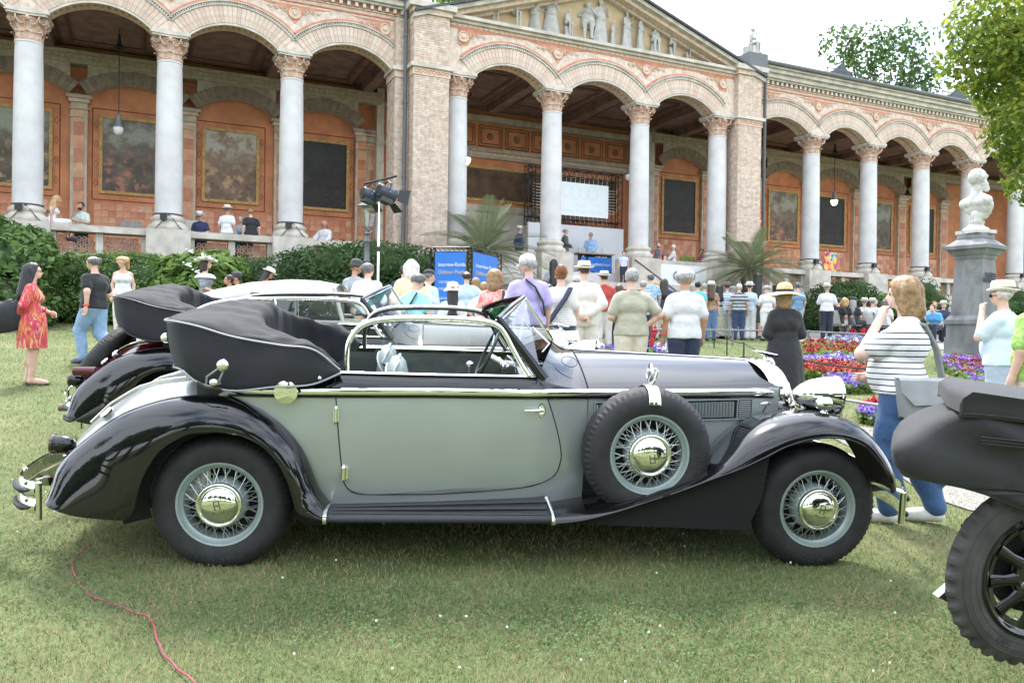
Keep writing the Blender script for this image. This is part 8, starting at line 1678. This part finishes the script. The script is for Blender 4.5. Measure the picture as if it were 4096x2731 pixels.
for v_, k in ((-.055, .5), (-.055, .75), (-.05, .88), (-.035, .95), (-.005, .99), (.05, 1.01), (.2, 1.0), (.4, .97), (.52, .92), (.56, .82), (.56, .6)):
    rows.append([(.62*max(0, v_)+.15+(p[0]-.15)*k+.007*math.sin(p[0]*17+v_*9), v_+.014*math.sin(p[0]*11+p[1]*7)+.006*math.sin(p[0]*29-p[1]*17), .95+(p[1]-.95)*k+.006*math.sin(p[0]*13+v_*7)) for p in pc])
b = MB(); b.grid(rows, closed_v=True); b.add(rows[0], [tuple(range(60))]); b.add(rows[-1], [tuple(range(60))]); b.build('folded_hood', CAN, tour, auto=60)
pr2 = [(-.39, 1.145), (-.40, 1.17), (-.385, 1.225), (-.36, 1.235), (-.10, 1.205), (.3, 1.16), (.9, 1.10), (.9, 1.03), (.3, 1.085), (-.1, 1.125), (-.33, 1.145)]; pr2 = [(x*.96-.10, ZC-.045+(z-.375)*.94) for x, z in pr2]; pc2 = spline(pr2, 44, closed=True)
rows = [[(p[0]+.62*max(0, v_), v_, 1.15+(p[1]-1.15)*k) for p in pc2] for v_, k in ((-.06, .85), (-.075, 1.), (.1, 1.), (.45, .95), (.5, .8))]; b = MB(); b.grid(rows, closed_v=True); b.add(rows[0], [tuple(range(44))]); b.add(rows[-1], [tuple(range(44))]); rl = b.build('hood_roll', CAN, tour, auto=60)
for dz in (0, .012, .024): b = MB(); b.tube([(-.39, -.08, 1.158+dz), (-.10, -.08, 1.133+dz), (.3, -.08, 1.093+dz), (.9, -.08, 1.035+dz)], .0035, n=5); b.build('seam', BLKTRIM, rl)
b = MB(); b.box((1.15, .36, .92), (1.2, .6, .5)); b.build('body_tub', TB, tour); b = MB(); b.box((.95, .40, 1.15), (1.1, .5, .10)); b.build('seat_cover', mat('cream seat cloth', (.62, .58, .52), rough=.8, var=.05), tour)
b = MB(); b.box((1.6, .66, .50), (1.6, .7, .10)); b.build('chassis_frame', DARK, tour, smooth=False)
b = MB(); b.lathe([(.0, -.03), (.045, -.03), (.05, -.02), (.05, .05), (.03, .06), (0, .06)], c=(-.21, .12, .755), axis='x', n=22); b.box((-.245, .12, .755), (.012, .085, .012)); b.build('rear_lamp', BLKTRIM, tour)
b = MB(); b.prism([(-.37, .47), (-.29, .54), (-.27, .46), (-.31, .44)], .10, .14, axis='y'); b.build('mud_flap', paint('tourer chrome black', (.3, .3, .3), rough=.15, metal=.9), tour, smooth=False)
# ================================================================ stage and banners
def hs(name, lbl, cat, s_, off, z_, group=None): o = thing(name, lbl, cat, bw_(s_, off, z_), TH, group); o.scale = (BS_,)*3; return o
WHITEB = mat('white backdrop', (.74, .75, .77), rough=.7, var=.03, scale=2); BLUEB = mat('royal blue banner', (.02, .16, .56), rough=.55, var=.08, scale=2); TRUSS = mat('black truss', (.02, .021, .023), rough=.4, metal=.5, var=.1); CARPET = mat('red carpet', (.55, .012, .02), rough=.95, var=.12, scale=12, bump=.3, bscale=80); TXTW = mat('white print', (.78, .78, .78), rough=.6, var=0); TXTG = mat('sand print', (.62, .50, .30), rough=.6, var=0)
sa, z1 = b_at(1212*Q, 510*Q, 2.6); sb, _ = b_at(1430*Q, 530*Q, 2.6); o = hs('stage_backdrop', 'white backdrop wall across the stage behind the speakers', 'backdrop', (sa+sb)/2, 2.6, FLOOR); b = MB(); b.box((0, 0, (z1-FLOOR)/2), (sb-sa, .12, z1-FLOOR)); b.build('panel', WHITEB, o, smooth=False)
# screen on a truss frame
s0, zt = b_at(1214*Q, 378*Q, 2.9); s1, zt2 = b_at(1430*Q, 402*Q, 2.9); zb_ = z1-.02; o = hs('projection_screen', 'large white projection screen laced into a black truss frame', 'screen', s0, 2.9, zb_); Wd, Hh = s1-s0, zt-zb_
def truss(p0, p1, wd, n, axis):
    b = MB(); p0, p1 = np.array(p0, float), np.array(p1, float); d = p1-p0; ax = np.array((1., 0, 0)) if axis == 'z' else np.array((0, 0, 1.)); ay = np.array((0, 1., 0)); cs = [p0+ax*wd*i+ay*wd*j for i in (0, 1) for j in (0, 1)]
    for c in cs: b.tube([c, c+d], .018, n=6)
    for k in range(n):
        for i, (a_, b_) in enumerate(((0, 2), (1, 3), (0, 1), (2, 3))):
            q0, q1 = (cs[a_], cs[b_]) if k % 2 else (cs[b_], cs[a_]); b.tube([q0+d*k/n, q1+d*(k+1)/n], .009, n=4)
    return b
truss((0, 0, 0), (0, 0, Hh), .28, 12, 'z').build('truss_post', TRUSS, o); truss((Wd-.28, 0, 0), (Wd-.28, 0, Hh), .28, 12, 'z').build('truss_post', TRUSS, o); truss((0, 0, Hh-.26), (Wd, 0, Hh-.26), .26, 16, 'x').build('truss_beam', TRUSS, o); truss((0, 0, .02), (Wd, 0, .02), .26, 16, 'x').build('truss_beam', TRUSS, o)
b = MB(); b.box((Wd/2, .10, Hh/2), (Wd-1.05, .02, Hh-.86)); sc_ = b.build('screen_cloth', mat('screen cloth', (.60, .66, .70), rough=.6, var=.02, emit=.17), o, smooth=False)
b = MB(); b.box((Wd/2, .13, Hh/2), (Wd-.97, .02, Hh-.78)); b.build('screen_border', BLKTRIM, o, smooth=False)
GREYL = mat('faint grey projection', (.54, .60, .635), rough=.6, var=0, emit=.14)  # projected picture drawn as a faint, slightly glowing colour
for i in range(4): b = MB(); b.tube([(Wd/2+.20+(i-1.5)*.33+.21*math.cos(t), .085, Hh*.62+.21*math.sin(t)) for t in np.linspace(0, 2*math.pi, 26, endpoint=False)], .008, n=5, closed=True); b.build('projected_ring', GREYL, sc_)
for t_, z_, sz in (('Audi', Hh*.40, .22), ('Zentrum Baden-Baden', Hh*.30, .20)): q = link('projected_text', text_mesh(t_, sz, GREYL, .002), sc_); q.location = (Wd/2+.2, .087, z_); q.rotation_euler = (R(90), 0, 0)
lace = MB()
for x in np.linspace(.6, Wd-.6, 15): lace.tube([(x, .10, Hh-.42), (x+.01, .05, Hh-.12)], .008, n=4); lace.tube([(x, .10, .44), (x+.01, .05, .16)], .008, n=4)
for z_ in np.linspace(.6, Hh-.6, 9): lace.tube([(.52, .10, z_), (.2, .05, z_)], .008, n=4); lace.tube([(Wd-.52, .10, z_), (Wd-.2, .05, z_)], .008, n=4)
tag(lace.build('lacing', TXTW, o), kind='stuff')
# lectern on a low platform
o = hs('stage_platform', 'low stage platform under the lectern', 'stage', sa, .55, FLOOR); b = MB(); b.box(((sb-sa)/2, 1.0, .205), (sb-sa, 2.0, .41)); b.build('deck', mat('dark stage deck', (.06, .06, .065), rough=.7, var=.1), o, smooth=False); b = MB(); b.box(((sb-sa)/2, -.012, .2), (sb-sa, .02, .40)); b.build('skirt', WHITEB, o, smooth=False)
s0, z0 = b_at(1328*Q, 580*Q, 1.0); s1, _ = b_at(1401*Q, 588*Q, 1.0); o = hs('lectern', 'blue fronted lectern on black truss legs on the stage', 'lectern', s0, 1.0, FLOOR+.42); Wd, Hh = s1-s0, z0-FLOOR-.42
for x in (0, Wd*.20, Wd-.1): truss((x, -.1, 0), (x, -.1, Hh-.04), .09, 10, 'z').build('truss_leg', TRUSS, o)
b = MB(); b.box((Wd/2, .1, Hh-.02), (Wd+.16, .55, .04)); b.build('top', mat('beech top', (.40, .30, .20), rough=.5, var=.1), o, smooth=False)
truss((0, -.1, Hh-.16), (Wd, -.1, Hh-.16), .09, 8, 'x').build('truss_rail', TRUSS, o)
b = MB(); b.box((Wd*.60, -.15, Hh*.42), (Wd*.72, .015, Hh*.72)); fp = b.build('front_banner', BLUEB, o, smooth=False); b = MB(); b.box((Wd*.10, -.14, Hh*.42), (Wd*.16, .015, Hh*.72)); b.build('side_banner', BLUEB, o, smooth=False)
for t_, x, z_, sz in (('BNN', Wd*.58, Hh*.42, .13), ('BADISCHES', Wd*.82, Hh*.45, .052), ('TAGBLATT', Wd*.82, Hh*.39, .052)): q = link('banner_lettering', text_mesh(t_, sz, TXTW, .002), fp); q.location = (x, -.161, z_); q.rotation_euler = (R(90), 0, 0)
b = MB(); b.prism([(Wd*.33, Hh*.37), (Wd*.46, Hh*.37), (Wd*.47, Hh*.47), (Wd*.40, Hh*.44), (Wd*.34, Hh*.46)], -.162, -.158, axis='y'); b.build('banner_emblem', mat('pale blue print', (.35, .5, .75), rough=.6, var=0), fp, smooth=False)
for i, x in enumerate((.08, .2, Wd-.25)):
    q = hs('water_bottle', ('left', 'middle', 'right')[i]+' clear water bottle standing on the lectern', 'bottle', s0+x, 1.1, z0); b = MB(); b.lathe([(.03, 0), (.032, .12), (.014, .17), (.014, .21), (0, .21)], n=12); b.build('bottle', glassmat('bottle glass', (.85, .92, .95), mixf=.3), q)
# stairs with carpet
o = hs('entrance_stairs', 'broad stone steps with a red carpet leading up to the stage', 'stairs', PORT[1]+.53, 0, 0); Wd = PORT[2]-PORT[1]-1.06; n = 9
for i in range(n):
    zt = FLOOR-.165*i; b = MB(); b.box((Wd/2, -.62-.32*i, zt-.5), (Wd+(.0 if i < 2 else 1.0), .32, 1.0)); b.build('step', STONE, o, smooth=False)
    b = MB(); b.box((Wd/2, -.62-.32*i, zt+.008), (Wd-.3, .325, .016)); b.box((Wd/2, -.786-.32*i, zt-.075), (Wd-.3, .012, .165)); b.build('carpet', CARPET, o, smooth=False)
b = MB(); b.box((Wd/2, .2, FLOOR-1), (Wd+2, 1.3, 1.98)); b.build('landing', STONE, o, smooth=False)
b = MB(); b.tube([(Wd+.1, -.9, FLOOR+.75), (Wd+.1, -3.6, FLOOR-.6)], .03, n=8); b.tube([(Wd+.1, -.9, FLOOR), (Wd+.1, -.9, FLOOR+.75)], .025, n=8); b.tube([(Wd+.1, -3.4, FLOOR-1.4), (Wd+.1, -3.4, FLOOR-.5)], .025, n=8); b.build('handrail', LEAD, o)
# white banners on the parapets
a_, b_ = PORT[2]+.56, PORT[3]-.4; o = hs('white_banner', 'white cloth banner with four linked rings hung on the parapet right of the stairs', 'banner', a_, -.66, FLOOR-.62); Wd = b_-a_; b = MB()
b.grid([[(x, -.02-.015*math.sin(x*9), z_) for x in np.linspace(0, Wd, 24)] for z_ in np.linspace(0, 1.30, 6)]); cl_b = b.build('cloth', mat('white banner cloth', (.72, .73, .74), rough=.7, var=.03), o)
for i in range(4): b = MB(); b.tube([(Wd*.50+(i-1.5)*.19+.125*math.cos(t), -.05, .95+.125*math.sin(t)) for t in np.linspace(0, 2*math.pi, 24, endpoint=False)], .014, n=5, closed=True); b.build('ring', BLKTRIM, cl_b)
for t_, x, m_ in (('Audi', .55, mat('dark red print', (.35, .03, .05), rough=.6, var=0)), ('Zentrum Baden-Baden', 1.55, mat('grey print', (.2, .2, .21), rough=.6, var=0))): q = link('banner_lettering', text_mesh(t_, .17, m_, .002, .9), cl_b); q.location = (x, -.045, .45); q.rotation_euler = (R(90), 0, 0)
a_, b_ = PORT[0]+.9, PORT[1]-.55; o = hs('white_board', 'white printed board on the parapet left of the stairs behind the palm', 'sign', a_, -.68, FLOOR-1.0); b = MB(); b.box(((b_-a_)/2, 0, .72), (b_-a_, .03, 1.44)); bd = b.build('board', WHITEB, o, smooth=False)
b = MB(); b.tube([(.1, -.02, 1.2), (.6, -.02, 1.34), (1.2, -.02, 1.2), (1.5, -.02, 1.05)], .012, n=4); b.tube([(.2, -.02, 1.05), (.9, -.02, 1.18), (1.4, -.02, .95)], .012, n=4); b.build('line_drawing', mat('orange line print', (.6, .2, .08), rough=.6, var=0), bd)
# two-faced blue programme column
p0 = at(993*Q, 640*Q, 18.4); p1 = at(1078*Q, 640*Q, 18.2); p2 = at(1146*Q, 640*Q, 19.6); zt = at(1030*Q, 568*Q, 18.3)[2]
def banner_face(o, A, B, gzz, Hh, first):
    A, B = np.array(A), np.array(B); d = B-A; L_ = np.linalg.norm(d[:2]); an = math.atan2(d[1], d[0]); f = bpy.data.objects.new('programme_face', None)
    m_ = MB(); m_.grid([[(x, .006*math.sin(x*7+z_*2), z_) for x in np.linspace(.06, L_-.06, 14)] for z_ in np.linspace(.06, Hh-.10, 8)]); f = m_.build('banner_cloth', BLUEB, o); f.location = (A[0]-o.location[0], A[1]-o.location[1], 0); f.rotation_euler = (0, 0, an)
    k = L_/.95; top = Hh-.10
    rows_ = [('Interview-Runde.', .30, .125, TXTW, .06), ('Oldtimer-Meeting.', .47, .125, TXTG, .06), ('12.07.2025', .70, .075, TXTW, .07)]
    for i, (h_, t_) in enumerate((('15:00 Uhr', 'Buchvorstellung'), ('', 'The Hidden Motorcity'), ('16:00 Uhr', 'Teilnehmerrunde'), ('17:00 Uhr', 'Gastmarke Audi'), ('18:00 Uhr', 'Der Fahrer'))):
        y = .85+(.0, .10, .22, .34, .46)[i]
        if h_: rows_.append((h_, y, .072, TXTW, .07))
        rows_.append((t_, y, .072, TXTW, .34))
    rows_ += [('13.07.2025', 1.51, .075, TXTW, .06), ('14:00 Uhr', 1.66, .072, TXTW, .06), ('16:00 Uhr', 2.02, .072, TXTW, .06)]
    for t_, dy, sz, mm, x in rows_: q = link('programme_text', text_mesh(t_, sz*1.05, mm, .001, .82*k, 'LEFT'), f); q.location = ((x+.03)*k+.06, -.012, top-dy); q.rotation_euler = (R(90), 0, 0)
gz0 = gz(p1[0], p1[1]); o = thing('programme_column', 'blue programme banners on a black truss column reading Interview-Runde', 'sign', (p1[0], p1[1], gz0)); Hh = zt-gz0
banner_face(o, p0, p1-np.array([.03, 0, 0]), gz0, Hh, True); banner_face(o, p1+np.array([.05, .03, 0]), p2, gz0, Hh, False)
for P_ in (p0, p1, p2):
    q = np.array([P_[0]-p1[0], P_[1]-p1[1], 0]); tb_ = truss((q[0]-.05, q[1]+.03, 0), (q[0]-.05, q[1]+.03, Hh), .10, 22, 'z'); tb_.build('truss_post', TRUSS, o)
for A_, B_ in ((p0, p1), (p1, p2)):
    b = MB(); A2, B2 = np.array([A_[0]-p1[0], A_[1]-p1[1], Hh]), np.array([B_[0]-p1[0], B_[1]-p1[1], Hh])
    for dz in (0, -.09): b.tube([A2+np.array([0, 0, dz]), B2+np.array([0, 0, dz])], .014, n=6)
    for t in np.linspace(0, 1, 9)[:-1]: b.tube([A2+(B2-A2)*t, A2+(B2-A2)*(t+.125)+np.array([0, 0, -.09])], .007, n=4)
    b.build('truss_rail', TRUSS, o)
# ---- lantern post and lighting stand
p = at(843*Q, 545*Q, 17.0); zg = gz(p[0], p[1]); o = thing('lantern_post', 'old grey street lantern standing in front of the rhododendron bank', 'street lamp', (p[0], p[1], zg)); z1 = at(843*Q, 548*Q, 17.0)[2]-zg
GI = mat('grey cast iron', (.13, .14, .15), rough=.5, metal=.3, var=.12, scale=8); b = MB(); b.lathe([(.14, 0), (.14, .25), (.09, .4), (.075, .9), (.06, z1-.5), (.075, z1-.48), (.06, z1-.44), (.055, z1-.1), (.08, z1-.06), (.05, z1), (.05, z1+.06), (.085, z1+.10), (.05, z1+.14)], n=18); b.build('post', GI, o)
b = MB()
for k in range(4):
    a = k*math.pi/2+.5; b.tube([(.03*math.cos(a), .03*math.sin(a), z1+.12), (.13*math.cos(a), .13*math.sin(a), z1+.17), (.12*math.cos(a), .12*math.sin(a), z1+.25)], .012, n=6)
b.build('bracket', GI, o); b = MB(); zl = z1+.25; c4 = lambda r, z_: [(r*math.cos(k*math.pi/2+.5), r*math.sin(k*math.pi/2+.5), z_) for k in range(4)]
lo_, hi_ = c4(.12, zl), c4(.21, zl+.44)
for k in range(4): b.tube([lo_[k], hi_[k]], .010, n=5); b.tube([lo_[k], lo_[(k+1) % 4]], .012, n=5); b.tube([hi_[k], hi_[(k+1) % 4]], .014, n=5)
b.build('lantern_frame', GI, o); b = MB(); b.add(hi_+c4(.07, zl+.55)+[(0, 0, zl+.60)], [(0, 1, 5, 4), (1, 2, 6, 5), (2, 3, 7, 6), (3, 0, 4, 7), (4, 5, 8), (5, 6, 8), (6, 7, 8), (7, 4, 8)]); b.build('lantern_roof', GI, o, smooth=False)
for k in range(4): b = MB(); b.add([lo_[k], lo_[(k+1) % 4], hi_[(k+1) % 4], hi_[k]], [(0, 1, 2, 3)]); b.build('pane', glassmat('lantern glass', (.88, .92, .92), mixf=.25), o, smooth=False)
p = at(870*Q, 480*Q, 16.2); zg = gz(p[0], p[1]); o = thing('light_stand', 'chrome stand carrying two black stage spotlights behind the crowd', 'light stand', (p[0], p[1], zg)); H_ = at(870*Q, 420*Q, 16.2)[2]-zg
b = MB(); b.tube([(0, 0, 0), (0, 0, H_*.62)], .022, n=8); b.tube([(0, 0, H_*.55), (.012, 0, H_)], .017, n=8)
for k in range(3): a = k*2.1; b.tube([(0, 0, .7), (.5*math.cos(a), .5*math.sin(a), .02)], .014, n=6)
b.build('stand', CHROME, o); b = MB(); b.box((0, 0, H_*.60), (.08, .07, .10)); b.build('clamp', BLKTRIM, o, smooth=False); b = MB(); b.tube([(-.32, .05, H_-.02), (.36, -.05, H_+.13)], .024, n=8); b.build('crossbar', BLKTRIM, o)
SPB = mat('dark blue grey lamp housing', (.035, .042, .052), rough=.45, var=.15)
for x, dz, k in ((-.22, -.24, .9), (.13, -.20, 1.05)):
    h = bpy.data.objects.new('x', None); b = MB(); b.lathe([(.0, -.16), (.12, -.16), (.135, -.13), (.135, .14), (.15, .15), (.15, .2), (.0, .2)], axis='y', n=22); b.box((0, .02, -.15), (.20, .26, .09)); f = b.build('spotlight_housing', SPB, o); f.location = (x, 0, H_+dz); f.rotation_euler = (R(-14), 0, R(-48)); f.scale = (k,)*3
    for i in range(4): b = MB(); b.box((0, -.165, -.07+.045*i), (.2-.02*abs(i-1.5), .012, .016)); b.build('vent_rib', BLKTRIM, f, smooth=False)
    b = MB(); b.tube([(-.15, 0, .02), (-.15, 0, .16), (0, 0, .24), (.15, 0, .16), (.15, 0, .02)], .013, n=6); b.build('yoke', BLKTRIM, f)
    for a in range(4):
        an = a*math.pi/2; b = MB(); d = np.array([math.cos(an), 0, math.sin(an)]); e = np.array([-math.sin(an), 0, math.cos(an)]); c0 = d*.15+np.array([0, .2, 0]); c1 = d*.27+np.array([0, .38, 0]); b.add([c0-e*.11, c0+e*.11, c1+e*.15, c1-e*.15], [(0, 1, 2, 3)]); b.build('barn_door', BLKTRIM, f, smooth=False)
    b = MB(); b.lathe([(.018, 0), (.018, .03), (0, .03)], c=(.15, 0, .0), axis='x', n=10); b.build('blue_knob', mat('blue knob', (.05, .25, .7), rough=.4, var=0), f)
# ---- monument with bust
pm = G(2236, 827); STN = blotch('weathered grey stone', [(.10, .105, .115), (.17, .175, .18), (.24, .245, .25), (.13, .135, .14)], scale=2.2, detail=8, rough=.75, stretch=(1, 1, .45), bump=.15); ry = R(24.7)
o = thing('bust_monument', 'tall grey stone pedestal with weathered base in front of the right wing', 'monument', pm, R(34)); D_ = math.hypot(pm[0], pm[1]); px2m = pm[1]/1829.
Y2 = lambda y: (827-y)*px2m
def frust(b, z0, w0, z1, w1): b.add([(sx*w0, sy*w0, z0) for sx, sy in ((-1, -1), (1, -1), (1, 1), (-1, 1))]+[(sx*w1, sy*w1, z1) for sx, sy in ((-1, -1), (1, -1), (1, 1), (-1, 1))], [(0, 1, 5, 4), (1, 2, 6, 5), (2, 3, 7, 6), (3, 0, 4, 7), (4, 5, 6, 7), (3, 2, 1, 0)])
k = px2m/1.38      # projected width of a turned square is about 1.38 times its side
segs = [('foot', 827, 62, 775, 62), ('plinth', 775, 58, 745, 58), ('torus', 745, 64, 735, 64), ('base', 735, 60, 725, 52), ('shaft', 725, 50, 597, 41), ('neck', 597, 43, 588, 47), ('cornice', 588, 50, 575, 60), ('cornice_slab', 575, 68, 567, 68), ('cornice_top', 567, 64, 550, 38), ('upper_block', 550, 40, 538, 37)]
for nm, ya, wa, yb, wb in segs: b = MB(); frust(b, Y2(ya)+.001, wa*k, Y2(yb), wb*k); b.build(nm, STN, o, smooth=False)
for t_, z_ in (('KAISER', 634), ('WILHELM I.', 646)): q = link('inscription', text_mesh(t_, .16, mat('letter shade', (.10, .10, .105), rough=.7, var=0), .01), o); q.location = (-.0, -(44.5-.07*(z_-655))*k*1.0-.012, Y2(z_)); q.rotation_euler = (R(86), 0, 0)
b = MB(); b.tube([(-46.2*k*.96-.004, .25, Y2(668)), (-43.5*k-.004, -.05, Y2(630)), (-42*k-.004, -.28, Y2(605))], .008, n=4); b.build('crack', mat('pale crack filler', (.42, .38, .30), rough=.8, var=0), o)
MARB = mat('weathered white marble', (.62, .61, .58), rough=.65, var=.1, scale=7, col2=(.36, .36, .36), c2pos=(.3, .5))
o2 = thing('marble_bust', 'white marble bust of a bearded man on the grey monument', 'statue', (pm[0], pm[1], pm[2]+Y2(538)), R(-72)); bs_ = 1.85
b = MB(); b.box((0, 0, .04), (.62, .62, .08)); b.lathe([(.30, .08), (.27, .13), (.20, .17), (.16, .22), (.18, .27), (.19, .30), (.15, .31)], n=26); b.build('socle', MARB, o2)
def bp_(x, y, z): return (x*bs_, y*bs_, .30+(z-1.12)*bs_)
def hp_(x, y, z): return bp_(x*1.28, y*1.28+.01, 1.555+(z-1.555)*1.28)
hb = bs_*1.28
pr = [('c', bp_(-.17, -.02, 1.37), bp_(.17, -.02, 1.37), .062*bs_, .062*bs_), ('c', bp_(-.07, .02, 1.44), bp_(-.17, -.01, 1.38), .05*bs_, .055*bs_), ('c', bp_(.07, .02, 1.44), bp_(.17, -.01, 1.38), .05*bs_, .055*bs_), ('c', bp_(-.10, .04, 1.32), bp_(.10, .04, 1.32), .10*bs_, .10*bs_, 1.1), ('c', bp_(-.05, .06, 1.22), bp_(.05, .06, 1.22), .075*bs_, .075*bs_), ('c', bp_(0, .0, 1.08), bp_(0, .01, 1.2), .06*bs_, .075*bs_), ('c', bp_(0, -.01, 1.42), bp_(0, .02, 1.57), .07*bs_, .066*bs_), ('e', hp_(0, .0, 1.672), (.076*hb, .096*hb, .088*hb)), ('e', hp_(0, .045, 1.605), (.058*hb, .06*hb, .062*hb)), ('c', hp_(0, .095, 1.66), hp_(0, .122, 1.625), .008*hb, .014*hb), ('c', hp_(-.035, .085, 1.682), hp_(.035, .085, 1.682), .016*hb, .016*hb), ('c', hp_(-.05, .085, 1.602), hp_(0, .108, 1.607), .010*hb, .014*hb), ('c', hp_(.05, .085, 1.602), hp_(0, .108, 1.607), .010*hb, .014*hb)]
pr += [('e', hp_(sg*.062, .03+.012*k_, 1.60-.028*k_), (.024*hb, .034*hb, .03*hb)) for sg in (-1, 1) for k_ in range(3)]+[('e', hp_(sg*.077, -.005, 1.645), (.011*hb, .02*hb, .032*hb)) for sg in (-1, 1)]+[('c', bp_(sg*.13, .05, 1.43), bp_(-sg*.02, .15, 1.26), .026*bs_, .016*bs_) for sg in (-1, 1)]+[('c', bp_(sg*.19, .02, 1.40), bp_(sg*.12, .10, 1.22), .022*bs_, .014*bs_) for sg in (-1, 1)]
sdf_obj('bust', pr, .014, MARB, o2, .018*bs_)
# ---- art on easels, speakers, camp chair
s_, z_ = b_at(1907*Q, 573*Q, 1.0)
def easel(px, off, wd, hh, m_, lbl, zbase):
    s_, _ = b_at(px*Q, 600*Q, off); o = hs('easel_painting', lbl, 'painting', s_, off, FLOOR); b = MB()
    for x in (-.25, .25): b.tube([(x, 0, 0), (0, .12, zbase+hh+.15)], .018, n=5)
    b.tube([(0, .5, 0), (0, .12, zbase+hh)], .018, n=5); b.build('easel', mat('easel beech', (.38, .25, .13), rough=.6, var=.1), o); b = MB(); b.box((0, -.02, zbase+hh/2), (wd, .03, hh)); b.build('canvas', m_, o, smooth=False)
easel(1906, .35, .62, .80, blotch('bright abstract', [(.01, .01, .015), (.02, .25, .55), (.62, .55, .08), (.75, .12, .02), (.30, .02, .25), (.02, .02, .03)], scale=5, detail=5, rough=.5), 'abstract canvas in blazing orange, blue and black on an easel in the right wing', .80)
easel(1800, .9, .9, .6, blotch('tan abstract', [(.5, .36, .25), (.42, .2, .1), (.55, .48, .40)], scale=3, rough=.6), 'tan canvas on an easel half hidden by the dark palm', .70)
easel(1578, .5, .6, .5, blotch('green gold canvas', [(.45, .40, .05), (.12, .25, .06), (.5, .35, .1)], scale=4, rough=.6), 'green and gold canvas behind the white banner', .6)
easel(440, 1.6, .62, .42, mat('pale notice', (.50, .52, .46), rough=.6, var=.05), 'pale notice board behind the balustrade beside the navy polo', .92)
def speaker(px, py0, py1, Y, wd, lbl):
    p = at(px*Q, py1*Q, Y); zg = gz(p[0], p[1]); z1 = at(px*Q, py0*Q, Y)[2]; o = thing('loudspeaker', lbl, 'speaker', (p[0], p[1], zg), R(10)); b = MB(); b.box((0, 0, (z1-zg)*.5+.25), (wd, wd*1.1, (z1-zg)-.5)); b.build('cabinet', BLKTRIM, o, smooth=False); b = MB(); b.box((0, -wd*.56, (z1-zg)*.5+.25), (wd*.9, .012, (z1-zg)-.56)); b.build('grille', mat('speaker mesh', (.03, .03, .032), rough=.7, var=.2, scale=80), o, smooth=False); b = MB(); b.tube([(0, 0, 0), (0, 0, .3)], .04, n=8); b.box((0, 0, .02), (wd*2, wd*2, .04)); b.build('stand_foot', BLKTRIM, o, smooth=False)
speaker(1738, 632, 745, 24.5, .20, 'slim tall black column loudspeaker in front of the dark palm'); speaker(1797, 655, 745, 26.5, .48, 'square black loudspeaker right of the dark palm')
p = G(1388, 795); o = thing('camp_chair', 'red and blue folding camp chair behind the khaki polo man', 'chair', p, R(20)); b = MB(); b.add([(-.26, -.22, .45), (.26, -.22, .45), (.26, .22, .42), (-.26, .22, .42)], [(0, 1, 2, 3)]); b.build('seat', W('camp navy', (.03, .05, .11)), o, smooth=False); b = MB(); b.add([(-.28, -.24, .42), (.28, -.24, .42), (.28, -.30, .90), (-.28, -.30, .90)], [(0, 1, 2, 3)]); b.build('back', W('camp red', (.35, .02, .05)), o, smooth=False); b = MB()
for sx in (-1, 1): b.tube([(sx*.28, -.26, 0), (sx*.28, -.30, .92)], .012, n=6); b.tube([(sx*.28, .25, .6), (sx*.26, -.26, .02)], .012, n=6); b.tube([(sx*.26, .22, 0), (-sx*.26, -.22, .44)], .012, n=6); b.tube([(sx*.30, .25, .62), (sx*.30, -.28, .64)], .016, n=6)
b.build('frame', BLKTRIM, o)
# ---- red hose on the lawn
hp = [(208, 1258), (195, 1268), (175, 1285), (167, 1300), (170, 1320), (185, 1350), (215, 1378), (260, 1395), (300, 1410), (340, 1425), (353, 1445), (362, 1480), (380, 1515), (410, 1545), (440, 1570), (500, 1620)]
P_ = [G(*q) for q in hp]; P_ = spline(P_, 90); P_[:, 2] = [gz(q[0], q[1])+.018+.004*math.sin(i*.9) for i, q in enumerate(P_)]; b = MB(); b.tube(P_-P_[0], .0046, n=8); o = b.build('garden_hose', mat('faded red hose', (.30, .06, .08), rough=.55, var=.15, scale=20)); o.location = P_[0]; tag(o, 'thin red hose snaking over the lawn at lower left', 'hose')
